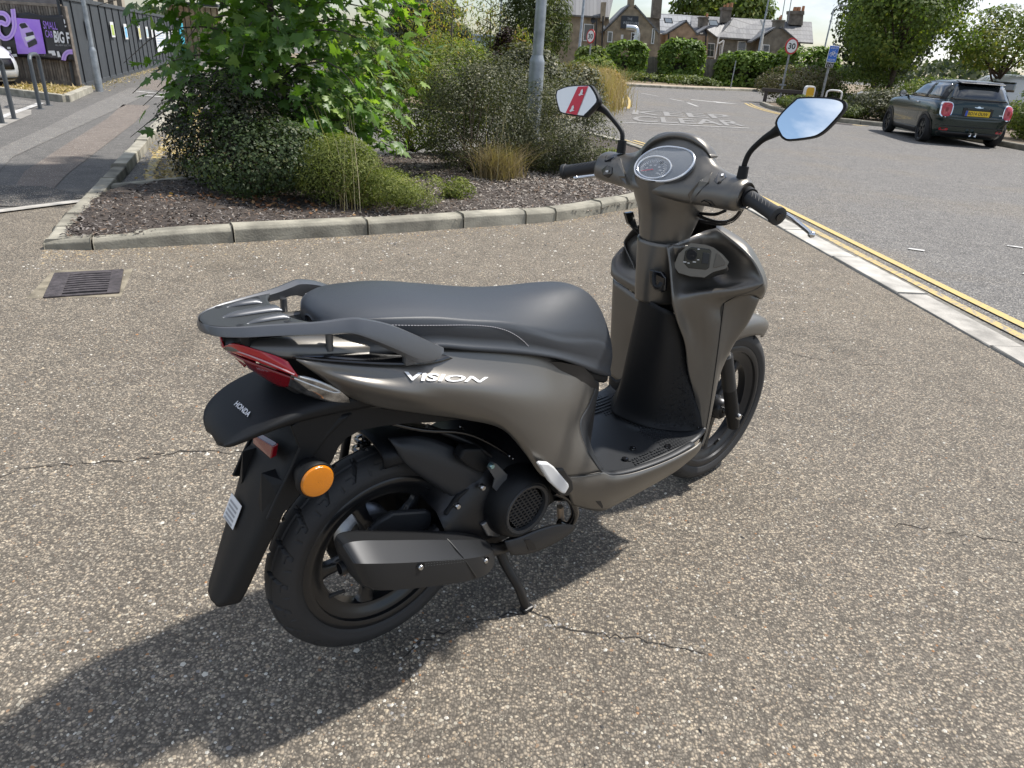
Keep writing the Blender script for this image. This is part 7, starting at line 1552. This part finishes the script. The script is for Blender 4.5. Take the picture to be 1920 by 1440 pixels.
cs = empty('cycle_route_sign', (11.58, 30, 0)); cs.rotation_euler = (0, 0, .32); tag(cs, 'blue end of route cycle sign on a grey post', 'road sign')
tube('post', [(0, .06, -.1), (0, .06, 2.42)], .045, M_GALVD, cs, n=10, k=1)
box('blue_plate', (0, 0, 2.04), (.44, .02, .58), M_SWHT, cs, .01); bpz = box('blue_face', (0, -.012, 2.04), (.41, .008, .55), M_SBLU, cs)
text_on_plane('lettering', 'END OF', (-.155, -.018, 2.215), (1, 0, 0), (0, 0, 1), .065, M_SWHT, cs, width=.31, depth=0); text_on_plane('lettering', 'ROUTE', (-.15, -.018, 1.80), (1, 0, 0), (0, 0, 1), .065, M_SWHT, cs, width=.30, depth=0)
for x in (-.09, .09):
    tube('cycle_symbol', [(x + .062 * math.cos(t), -.018, 2.02 + .062 * math.sin(t)) for t in np.linspace(0, 6.283, 17)], .009, M_SWHT, cs, n=5, k=1)
for P in ([(-.09, 2.02), (-.035, 2.11), (.05, 2.11), (.09, 2.02)], [(-.035, 2.11), (0, 2.02), (.05, 2.11)], [(0, 2.02), (-.09, 2.02)], [(-.05, 2.135), (-.02, 2.135)], [(.05, 2.11), (.045, 2.15), (.07, 2.155)]): tube('cycle_symbol', [(x, -.018, z) for x, z in P], .008, M_SWHT, cs, n=5, k=1)
box('black_plate', (-.03, 0, 1.645), (.36, .02, .20), M_SWHT, cs, .005); box('black_face', (-.03, -.012, 1.645), (.34, .008, .18), M_SBLK, cs)
for i, x in enumerate((-.13, -.05, .03, .09)): tube('arrow_mark', [(x, -.018, 1.585), (x + .012, -.018, 1.66), (x + (.03 if i % 2 else -.012), -.018, 1.70)], .009, M_SWHT, cs, n=5, k=1)
bol = empty('traffic_bollard', (11.12, 30.2, 0)); bol.rotation_euler = (0, 0, .3); tag(bol, 'yellow faced traffic bollard with white rounded surround', 'bollard')
def rr_(w, h, z0, n=6):
    P = [(-w, z0), (w, z0), (w, h - w * .5)] + [(w - w * .5 + w * .5 * math.cos(t), h - w * .5 + w * .5 * math.sin(t)) for t in np.linspace(0, math.pi / 2, n)] + [(-w + w * .5 - w * .5 * math.sin(t), h - w * .5 + w * .5 * math.cos(t)) for t in np.linspace(0, math.pi / 2, n)]; return P
prism('shell', [(x, 0, z) for x, z in rr_(.235, .86, -.05)], (0, .14, 0), M_SWHT, bol, .02); prism('yellow_face', [(x, -.008, z) for x, z in rr_(.18, .80, .10)], (0, .006, 0), mat('bollard yellow', (.72, .42, .02), .5), bol)
for i, x in enumerate((11.55, 12.75)):
    h = empty('cycle_hoop', (x, 29.6, 0)); tag(h, ['white tube hoop rail next to the yellow bollard', 'white tube hoop rail nearer the green car'][i], 'hoop rail', 'hoop rails on the island'); d = Vector((.55, -.12, 0)); tube('hoop', [(0, 0, -.05), (0, 0, .62), (.04, -.01, .72), (.14, -.03, .76), (d.x - .14, d.y + .03, .76), (d.x - .04, d.y + .01, .72), (d.x, d.y, .62), (d.x, d.y, -.05)], .032, M_SWHT, h, n=10, k=4)
rail = empty('timber_rail', (9.9, 31.2, 0)); tag(rail, 'low dark timber rail above the island hedge', 'rail'); box('rail_beam', (.75, 0, .58), (2.3, .12, .14), mat('dark timber', (.06, .05, .045), .85), rail, .01)
for x in (-.2, .8, 1.7): box('rail_post', (x, .02, .28), (.12, .12, .60), mat('dark timber', (.06, .05, .045), .85), rail)
# ---- far lamp columns
def column(p, h, r, label, arm=(-1.0, .2)):
    o = empty('street_lamp', (p.x, p.y, 0)); tag(o, label, 'street lamp', 'street lamps along the far road'); tube('column', [(0, 0, -.2), (0, 0, 1.6), (0, 0, 1.7), (0, 0, h)], [r * 1.5, r * 1.5, r, r * .7], M_GALV, o, n=12, k=1); tube('arm', [(0, 0, h), (arm[0] * .4, arm[1] * .4, h + .2), (arm[0], arm[1], h + .25)], r * .5, M_GALV, o, n=8, k=2); box('lantern', (arm[0] * 1.3, arm[1] * 1.3, h + .22), (.6, .25, .14), M_GALVD, o, .03)
column(Vector((17.05, 58.8, 0)), 8.5, .075, 'tall grey street lamp on the far pavement by the ivy hedge'); column(Vector((2.66, 46.0, 0)), 9.0, .085, 'tall grey street lamp in front of the pub, behind the grasses', arm=(1.0, .2)); column(WY(1547, 86, 52), 5.2, .06, 'short street lamp in front of the dark trees, right of the cottages', arm=(.5, 0)); column(WY(938, 40, 46), 7.0, .055, 'thin street lamp left of the thick grey lamp post', arm=(.5, 0))
mk = empty('marker_post', (13.0, 49.5, 0)); tag(mk, 'short pale marker post at the edge of the far verge', 'post'); tube('post', [(0, 0, 0), (.03, 0, 1.75)], .035, M_GALV, mk, n=8, k=1)
# ---- right-hand island
island = sheet('island', [(9.7, 31.2), (9.25, 28.6), (9.0, 25.6), (9.35, 23.2), (10.75, 22.1), (11.55, 17.8), (11.75, 14), (12.2, 8), (40, 8), (60, 34), (40, 46), (16, 36), (10.8, 32.6)], .07, mat('island soil', (.15, .115, .08), .95, var=.4, vscale=2, bump=.3, bscale=12))
ik = empty('island_kerb'); tag(ik, kind='structure')
kerb_run(ik, [(12.1, 8), (11.65, 14), (11.43, 17.8), (10.64, 22.2), (9.25, 23.1), (8.85, 25.5), (9.1, 28.8), (9.57, 31.4), (10.8, 32.9), (16, 36.3)], [1.0 * i for i in range(1, 40)], h=.12, w=.16, inner=-1)
for off in (.25, .45): strip('yellow_line', [(10.3 - off, 22.0), (9.1 - off, 22.9), (8.8 - off, 25.4), (9.0 - off, 28.8), (9.5 - off, 31.7)], .09, .004, M_YEL, road, k=5)
dg = sheet('gully_grate', [(9.0, 22.1), (9.5, 21.85), (9.7, 22.3), (9.2, 22.55)], .004, M_IRON, road)
SH = [((9.85, 27.2), (.75, 1.5, .27), L_IVYD, 'low dark hedge at the nose of the island below the timber rail', .07), ((10.1, 24.4), (.75, .9, .27), L_IVYD, 'low dark shrub on the island edge behind the right mirror', .07), ((11.3, 24.3), (1.0, .9, .50), L_OLIVE, 'olive shrub beside the front of the green car', .075), ((12.1, 22.6), (1.0, .9, .55), L_OLIVE, 'olive shrub hugging the kerb by the green car', .07), ((13.2, 24.6), (1.3, 1.0, .72), L_MIX, 'yellow tinged shrub behind the green car bonnet', .08),
      ((11.9, 33.5), (1.9, 1.2, .80), leaf_mat('heath leaf', (.05, .045, .025), (.13, .115, .055), (.24, .20, .10), .2), 'brownish heath shrub behind the cycle sign', .09), ((14.6, 34.0), (2.0, 1.3, .95), L_MIX, 'mixed shrub under the left of the big green tree', .10), ((17.2, 31.0), (1.8, 1.2, .52), L_MIX, 'mixed shrub under the big green tree behind the car roof', .10), ((12.75, 17.0), (.85, .95, .58), L_OLIVE, 'olive shrub right beside the back of the green car', .06), ((13.5, 19.6), (.9, 1.0, .72), L_MIX, 'taller mixed shrub to the right of the green car', .07), ((13.0, 14.6), (.9, .9, .5), L_DARK, 'dark low shrub at the right end of the kerb', .05), ((16.5, 24.5), (1.6, 1.2, .42), leaf_mat('heath leaf', (.05, .045, .025), (.13, .115, .055), (.24, .20, .10), .2), 'brownish shrub in front of the white van', .09)]
for i, ((x, y), r, m, lb, lf) in enumerate(SH): shrub('shrub', (x, y, .05), r, 7500, lf, m, lb, seed=200 + i, nclump=60, twig=12)
# ---- trees
tree('tree', (15.7, 33.5, 0), 5.6, (2.9, 2.6, 2.1), 3.7, 19000, .15, L_TREE, 'large leafy green tree behind the green car', 91, trunk=.15, nclump=70, spread=.15, lo=1.75); tree('tree', (20.6, 34.0, 0), 4.2, (2.3, 2.3, 1.5), 2.9, 9000, .15, L_MIX, 'yellowish green tree at the right edge above the white van', 92, trunk=.12, nclump=50, spread=.16, lo=1.95)
tree('tree', (25.2, 56, 0), 11, (3.9, 4.0, 4.8), 6.4, 14000, .34, L_TREED, 'tall dark tree behind the large leafy green tree', 93, trunk=.3, nclump=160, lo=1.2); tree('tree', (21.5, 92, 0), 13, (5.6, 5, 4.6), 7.6, 12000, .5, L_TREE, 'broad green tree rising behind the cottage roofs', 94, trunk=.4, nclump=160, lo=2); tree('tree', (30.5, 98, 0), 6, (2.6, 3, 2.0), 5.0, 3500, .5, L_TREEF, 'small rounded tree behind the cottage chimneys', 95, trunk=.3, lo=2)
for i, (u, d, r, h, lb) in enumerate(((800, 90, (4.2, 3, 2.3), 4.6, 'distant rounded tree on the skyline between maple and saplings'), (762, 120, (4.5, 3, 1.9), 3.4, 'distant low tree on the skyline beside the maple'), (848, 150, (4.0, 3, 2.2), 3.9, 'distant thin tree on the skyline behind the saplings'))):
    p = WY(u, 80, d); tree('tree', (p.x, d, 0), h * 1.2, r, h, 5000, .42, L_TREEF, lb, 96 + i, trunk=.2, nclump=70, lo=.6)
hz = WY(860, 58, 160); wr = empty('warehouse', (hz.x, 162, 0)); tag(wr, 'distant pale blue shed roof on the skyline', 'building'); box('wall', (0, 0, 2.0), (40, 12, 4.0), mat('pale blue cladding', (.38, .46, .52), .6), wr); box('roof', (0, 0, 4.15), (41, 13, .3), mat('pale roof', (.55, .60, .64), .5), wr)
# closing belt of distant trees so the horizon is never bare
N = 26000; az = rng.uniform(-1.35, 1.35, N); R_ = 210 + 30 * rng.random(N); hgt = (3.0 + 3.5 * np.abs(np.sin(az * 9) * np.cos(az * 23 + 1)) ) ; P = np.c_[np.sin(az) * R_, np.cos(az) * R_, rng.random(N) ** .7 * hgt]
V, fs, fi, K = leaves_geo(P, rng.normal(size=(N, 3)) + np.array([0, -.6, .4]), 1.1 + .9 * rng.random(N)); o = bpy.data.objects.new('distant_wood', quick_mesh('distant_wood', V, fs, fi, L_TREEF, np.repeat(rng.random(N), K))); link(o); tag(o, 'distant belt of trees along the horizon', 'wood', kind='stuff')
# ================================================================== vehicles
def car_surface(sl):
    zs = [s[0] for s in sl]; A = np.array([s[1:] for s in sl], float)
    def at(z): return [np.interp(z, zs, A[:, i]) for i in range(4)]      # x_rear, x_front, half width, exponent
    def pt(z, th):
        xr, xf, hw, n = at(z); a, xc = (xf - xr) / 2, (xf + xr) / 2; c, s = math.cos(th), math.sin(th)
        return Vector((xc + a * math.copysign(abs(c) ** (2 / n), c), hw * math.copysign(abs(s) ** (2 / n), s), z))
    def rear(y, z, off=0.0):
        xr, xf, hw, n = at(z); a, xc = (xf - xr) / 2, (xf + xr) / 2; return Vector((xc - a * max(0, 1 - (min(abs(y), hw * .999) / hw) ** n) ** (1 / n) - off, y, z))
    def front(y, z, off=0.0):
        xr, xf, hw, n = at(z); a, xc = (xf - xr) / 2, (xf + xr) / 2; return Vector((xc + a * max(0, 1 - (min(abs(y), hw * .999) / hw) ** n) ** (1 / n) + off, y, z))
    def sidep(x, z, s, off=0.0):
        xr, xf, hw, n = at(z); a, xc = (xf - xr) / 2, (xf + xr) / 2; u = min(.999, abs(x - xc) / a); return Vector((x, s * (hw * (1 - u ** n) ** (1 / n) + off), z))
    return at, pt, rear, front, sidep
def smooth_slices(sl, k=3):
    A = np.array(sl, float); return [tuple(r) for r in cr1(A, k)]
def car_body(name, sl, paint, root, n=72):
    at, pt, rear, front, sidep = car_surface(sl); secs = []
    for s in sl: secs.append([tuple(pt(s[0], 2 * math.pi * j / n)) for j in range(n)])
    V, F = grid_mesh(np.array(secs), closed_v=True, cap=True); return mo(name, V, F, paint, root, smooth=True, sharp=50)
def rear_poly(name, pts, f, off, m, root, th=None):
    P = [f(y, z, off) for y, z in pts]; return mo(name, P, [tuple(range(len(P)))], m, root)
def rear_disc(name, c, pts, f, off, m, root):
    V = []; n = len(pts)
    for k in (.05, .35, .62, .84, 1.0): V += [f(c[0] + (y - c[0]) * k, c[1] + (z - c[1]) * k, off) for y, z in pts]
    return mo(name, V, [(r * n + i, r * n + (i + 1) % n, (r + 1) * n + (i + 1) % n, (r + 1) * n + i) for r in range(4) for i in range(n)] + [tuple(range(n))], m, root, smooth=True)
def surf_grid(name, f, ys, zs, m, root, off, solid=.006):
    V = [f(y, z, off) for z in zs for y in ys]; a, b = len(zs), len(ys); F = [(i * b + j, i * b + j + 1, (i + 1) * b + j + 1, (i + 1) * b + j) for i in range(a - 1) for j in range(b - 1)]; return mo(name, V, F, m, root, smooth=True, solid=solid)
def side_grid(name, sidep, s, quad, m, root, off, nx=10, nz=5):
    """quad: (x,z) corners bl, br, tr, tl"""
    V = []
    for j in range(nz):
        t = j / (nz - 1)
        for i in range(nx):
            u = i / (nx - 1); x = (1 - t) * ((1 - u) * quad[0][0] + u * quad[1][0]) + t * ((1 - u) * quad[3][0] + u * quad[2][0]); z = (1 - t) * ((1 - u) * quad[0][1] + u * quad[1][1]) + t * ((1 - u) * quad[3][1] + u * quad[2][1]); V.append(sidep(x, z, s, off))
    return mo(name, V, [(j * nx + i, j * nx + i + 1, (j + 1) * nx + i + 1, (j + 1) * nx + i) for j in range(nz - 1) for i in range(nx - 1)], m, root, smooth=True, solid=.004)
M_CGLASS = mat('car glass', (.020, .024, .026), .04, spec=.9, coat=.6); M_CBLK = mat('car black trim', (.010, .010, .011), .35); M_CTYRE = mat('car tyre', (.014, .014, .015), .75); M_CRIM = mat('dark alloy', (.045, .046, .05), .35, .7)
M_CHR = mat('car chrome', (.75, .76, .78), .16, 1.0); M_CRED = mat('car red lens', (.42, .012, .02), .12, coat=.7)
def car_wheel(root, x, y, r, w=.20, rim=.235):
    s = math.copysign(1, y); wh = empty('wheel', (x, y, r), parent=root)
    lathe('tyre', [(rim, -w / 2), (r - .02, -w / 2), (r, -w / 2 + .03), (r, w / 2 - .03), (r - .02, w / 2), (rim, w / 2)], M_CTYRE, wh, n=40, closed=True)
    lathe('rim', [(.02, s * .055), (.07, s * .065), (rim - .03, s * .02), (rim - .012, s * .085), (rim + .004, s * .090), (rim + .004, s * .02)], M_CRIM, wh, n=40)
    for k in range(10):
        a = k * math.pi / 5 + (.12 if k % 2 else -.12); d = Vector((math.cos(a), 0, math.sin(a))); e = Vector((-math.sin(a), 0, math.cos(a))); c = Vector((0, s * .082, 0))
        P = [c + d * .04 - e * .02, c + d * (rim - .02) - e * .014 + Vector((0, -s * .012, 0)), c + d * (rim - .02) + e * .014 + Vector((0, -s * .012, 0)), c + d * .04 + e * .02]; prism('spoke', P, (0, -s * .03, 0), M_CRIM, wh)
def arch(root, x, y, r, zc):
    pass
# ------------------------------------------------------------------ dark green hatchback
GREEN = mat('british dark green paint', (.0035, .016, .0125), .25, .2, coat=.8)
mini = empty('parked_car', (0, 0, 0)); tag(mini, 'dark green three-door hatchback parked with its rear towards the road', 'car')
HD_ = math.radians(90 - 7.7); sl = smooth_slices([(.17, -.48, 3.02, .76, 6), (.22, -.56, 3.10, .81, 6), (.36, -.63, 3.18, .850, 6), (.50, -.655, 3.20, .862, 5.5), (.60, -.655, 3.19, .864, 8), (.66, -.625, 3.16, .864, 9), (.78, -.615, 3.08, .860, 9), (.88, -.605, 2.85, .842, 7.5), (.93, -.595, 2.45, .812, 5), (.965, -.58, 1.95, .775, 5.5), (1.05, -.535, 1.78, .742, 5), (1.18, -.445, 1.58, .688, 4.8), (1.28, -.36, 1.40, .632, 4.6), (1.335, -.30, 1.26, .575, 4.4), (1.372, -.20, 1.06, .50, 4), (1.392, -.04, .82, .40, 3.5), (1.400, .20, .58, .22, 3)], 2)
car_body('body', sl, GREEN, mini); at, pt, rear, front, sidep = car_surface(sl)
mini.matrix_world = Matrix.Translation((10.20, 17.62, -.004)) @ Matrix.Rotation(HD_, 4, 'Z')
ys = list(np.linspace(-.66, .66, 17))
V = []; zr_ = [.965, 1.05, 1.14, 1.23, 1.31]
for z in zr_:
    hw = at(z)[2] * .90
    for y in np.linspace(-hw, hw, 15): V.append(rear(y, z, .005))
mo('rear_surround', V, [(j * 15 + i, j * 15 + i + 1, (j + 1) * 15 + i + 1, (j + 1) * 15 + i) for j in range(4) for i in range(14)], M_CBLK, mini, smooth=True)
V = []; zs_ = [.985, 1.05, 1.14, 1.23, 1.30]
for z in zs_:
    hw = at(z)[2] * .80
    for y in np.linspace(-hw, hw, 15): V.append(rear(y, z, .010))
mo('rear_window', V, [(j * 15 + i, j * 15 + i + 1, (j + 1) * 15 + i + 1, (j + 1) * 15 + i) for j in range(4) for i in range(14)], M_CGLASS, mini, smooth=True, solid=.004)
prism('spoiler', [(-.47, -.47, 1.315), (-.47, .47, 1.315), (-.22, .50, 1.362), (-.22, -.50, 1.362)], (0, 0, .018), M_CBLK, mini, .008)
for y0, y1 in ((-.38, -.12), (.12, .38)): box('spoiler_sky_strip', (-.36, (y0 + y1) / 2, 1.356), (.07, y1 - y0, .008), mat('pale sky strip', (.55, .58, .6), .3), mini)  # solid pale bars, coloured as bright sky showing at the spoiler
for s in (1, -1):
    side_grid('side_surround', sidep, s, ((-.44, .965), (1.98, .965), (1.34, 1.335), (-.30, 1.335)), M_CBLK, mini, .004, nx=18)
    side_grid('side_window', sidep, s, ((.46, .985), (1.84, .985), (1.36, 1.30), (.50, 1.30)), M_CGLASS, mini, .010); side_grid('side_window', sidep, s, ((-.28, .985), (.40, .985), (.44, 1.30), (-.22, 1.30)), M_CGLASS, mini, .010)
    side_grid('window_trim', sidep, s, ((-.50, .950), (2.0, .950), (2.0, .962), (-.50, .962)), M_CHR, mini, .008, nz=2)
    side_grid('sill_trim', sidep, s, ((.36, .19), (2.14, .19), (2.14, .30), (.36, .30)), M_CBLK, mini, .006)
    for x in (0.0, 2.495):
        P = []
        for j in range(21):
            a = math.pi * (j / 20 * 1.16 - .08); P.append((x + .375 * math.cos(a), .30 + .375 * math.sin(a)))
        V = [sidep(a, b, s, .010) for a, b in P]; V2 = [sidep(x + (a - x) * .86, .30 + (b - .30) * .86, s, .012) for a, b in P]
        mo('wheel_arch', V + V2, [(i, i + 1, 22 + i, 21 + i) for i in range(20)], M_CBLK, mini, solid=.006)
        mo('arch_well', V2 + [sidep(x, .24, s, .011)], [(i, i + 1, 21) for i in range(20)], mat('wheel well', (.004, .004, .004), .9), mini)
        car_wheel(mini, x, s * .775, .305, w=.205)
    side_grid('door_handle', sidep, s, ((.62, .845), (.80, .845), (.80, .875), (.62, .875)), M_CHR, mini, .022, nx=4, nz=2)
    V = [sidep(.48, z, s, .002) for z in np.linspace(.33, .95, 6)] + [sidep(.488, z, s, .002) for z in np.linspace(.33, .95, 6)]; mo('door_gap', V, [(i, i + 1, 7 + i, 6 + i) for i in range(5)], M_CBLK, mini)
    mir = [V_ for V_ in ()]
    lathe('wing_mirror', [(.001, -.05), (.06, -.045), (.085, 0), (.07, .05), (.001, .06)], GREEN, mini, n=18, axis='x', c=(1.66, s * .94, 1.00)); box('mirror_arm', (1.68, s * .84, .965), (.06, .14, .04), M_CBLK, mini, .01); lathe('mirror_glass', [(.001, 0), (.072, 0)], M_CHR, mini, n=18, axis='x', c=(1.598, s * .94, 1.00))
    # tail lamp: rounded square with chrome surround
    def rsq(cy, cz, a, b, k=24, n=4.0):
        r = []
        for j in range(k):
            t = 2 * math.pi * j / k; c, sn = math.cos(t), math.sin(t); r.append((cy + a * math.copysign(abs(c) ** (2 / n), c), cz + b * math.copysign(abs(sn) ** (2 / n), sn)))
        return r
    rear_disc('lamp_surround', (s * .655, .765), rsq(s * .655, .765, .122, .165, n=3.2), rear, .014, M_CHR, mini); rear_disc('tail_lamp', (s * .655, .765), rsq(s * .655, .765, .102, .145, n=3.2), rear, .020, M_CRED, mini); rear_disc('lamp_core', (s * .655, .765), rsq(s * .655, .765, .030, .045), rear, .023, mat('lamp core', (.25, .004, .01), .2), mini)
    rear_poly('fog_lamp', rsq(s * .60, .345, .085, .028), rear, .010, M_CRED, mini)
    lathe('exhaust_tip', [(.030, 0), (.042, 0), (.042, -.08)], M_CHR, mini, n=20, axis='x', c=(-.665, s * .055, .27)); lathe('exhaust_bore', [(.001, 0), (.03, 0)], M_CBLK, mini, n=16, axis='x', c=(-.655, s * .055, .27))
surf_grid('bumper_diffuser', rear, list(np.linspace(-.70, .70, 13)), [.20, .25, .30], M_CBLK, mini, .008); surf_grid('bumper_trim', rear, list(np.linspace(-.74, .74, 15)), [.415, .43], M_CBLK, mini, .006); surf_grid('bumper_shoulder', rear, list(np.linspace(-.80, .80, 17)), [.60, .625, .65], GREEN, mini, .014)
box('plate_recess', (-.622, 0, .735), (.02, .64, .19), M_CBLK, mini, .01); plate_c = (-.638, -.0, .700)
box('number_plate', (-.640, 0, .712), (.008, .52, .112), mat('yellow number plate', (.72, .48, .02), .4), mini); box('plate_band', (-.6445, .235, .712), (.003, .05, .11), mat('blue plate band', (.03, .08, .42), .4), mini)
text_on_plane('plate_text', 'BD14 OUW', (-.6455, .200, .677), (0, -1, 0), (0, 0, 1), .070, M_CBLK, mini, width=.42, depth=.0, bold=.015)
box('boot_handle', (-.628, 0, .800), (.018, .48, .045), GREEN, mini, .01); rear_poly('round_badge', [(.045 * math.cos(t), .838 + .030 * math.sin(t)) for t in np.linspace(0, 6.2, 16)], rear, .014, M_CHR, mini)
for s in (1, -1): rear_poly('badge_wing', [(s * .03, .845), (s * .10, .852), (s * .085, .838), (s * .03, .830)], rear, .013, M_CHR, mini)
rear_poly('model_script', [(-.60, .700), (-.46, .700), (-.46, .712), (-.60, .712)], rear, .010, M_CHR, mini); box('wiper', (-.57, .02, .995), (.012, .26, .016), M_CBLK, mini)
# ------------------------------------------------------------------ white car at the left edge (nose towards the pavement)
WHITE = mat('white car paint', (.62, .64, .66), .25, .1, coat=.8)
wc = empty('parked_car', (0, 0, 0)); tag(wc, 'white car with black trim parked nose out by the slat fence', 'car')
sl2 = smooth_slices([(.18, -.65, 3.20, .78, 6), (.28, -.75, 3.30, .86, 5), (.45, -.80, 3.33, .90, 4.6), (.62, -.80, 3.28, .905, 4.4), (.78, -.78, 3.12, .90, 4.2), (.90, -.76, 2.75, .88, 4.2), (.98, -.74, 2.20, .84, 5), (1.10, -.66, 1.75, .79, 5.5), (1.30, -.48, 1.40, .71, 6), (1.45, -.30, 1.12, .62, 5), (1.50, -.1, .85, .48, 4), (1.515, .2, .6, .28, 3)], 2)
car_body('body', sl2, WHITE, wc); at, pt, rear, front, sidep = car_surface(sl2)
for s in (1, -1):
    side_grid('side_window', sidep, s, ((-.3, 1.0), (1.75, 1.0), (1.3, 1.40), (-.15, 1.40)), M_CGLASS, wc, .008, nx=14); side_grid('sill_trim', sidep, s, ((.4, .2), (2.2, .2), (2.2, .34), (.4, .34)), M_CBLK, wc, .006)
    for x in (0, 2.58): car_wheel(wc, x, s * .80, .33, w=.21, rim=.25)
    P = [(s * .50, .66), (s * .62, .70), (s * .80, .71), (s * .86, .68), (s * .84, .60), (s * .70, .585), (s * .54, .60)]; rear_poly('head_lamp', P, front, .008, mat('head lamp unit', (.05, .05, .055), .1, coat=.8), wc); rear_poly('lamp_projector', [(s * (.70 + .035 * math.cos(t)), .645 + .035 * math.sin(t)) for t in np.linspace(0, 6.2, 12)], front, .012, M_CHR, wc)
    rear_poly('bumper_vent', [(s * .60, .30), (s * .84, .30), (s * .86, .47), (s * .74, .50)], front, .008, mat('grey bumper insert', (.12, .125, .135), .4), wc); rear_poly('fog_slot', [(s * .62, .40), (s * .72, .41), (s * .72, .44), (s * .62, .43)], front, .012, M_CHR, wc)
surf_grid('grille', front, list(np.linspace(-.46, .46, 9)), [.40, .50, .60], M_CBLK, wc, .008); surf_grid('lip', front, list(np.linspace(-.74, .74, 13)), [.21, .25], M_CBLK, wc, .014); surf_grid('windscreen', front, list(np.linspace(-.62, .62, 9)), [1.02, 1.12, 1.25, 1.38], M_CGLASS, wc, .008)
wc.matrix_world = Matrix.Translation((-13.62, 14.75, 0.0)) @ Matrix.Rotation(math.radians(-9), 4, 'Z')
# ------------------------------------------------------------------ white van beyond the shrubs
van = empty('parked_van', (0, 0, 0)); tag(van, 'white van mostly hidden behind shrubs to the right of the green car', 'van')
sl3 = smooth_slices([(.25, -1.0, 3.4, .85, 8), (.6, -1.05, 3.5, .90, 8), (.95, -1.05, 3.3, .90, 8), (1.1, -1.05, 2.9, .88, 8), (1.5, -1.03, 2.3, .84, 7), (1.75, -1.0, 1.9, .80, 6), (1.84, -.9, 1.6, .70, 5), (1.86, -.6, 1.3, .5, 4)], 2)
car_body('body', sl3, WHITE, van); at, pt, rear, front, sidep = car_surface(sl3)
for s in (1, -1):
    side_grid('side_window', sidep, s, ((1.2, 1.15), (2.5, 1.15), (2.1, 1.55), (1.2, 1.55)), M_CGLASS, van, .008)
    for x in (0, 2.7): car_wheel(van, x, s * .78, .33)
van.matrix_world = Matrix.Translation((22.6, 34.5, -.05)) @ Matrix.Rotation(math.radians(176), 4, 'Z')
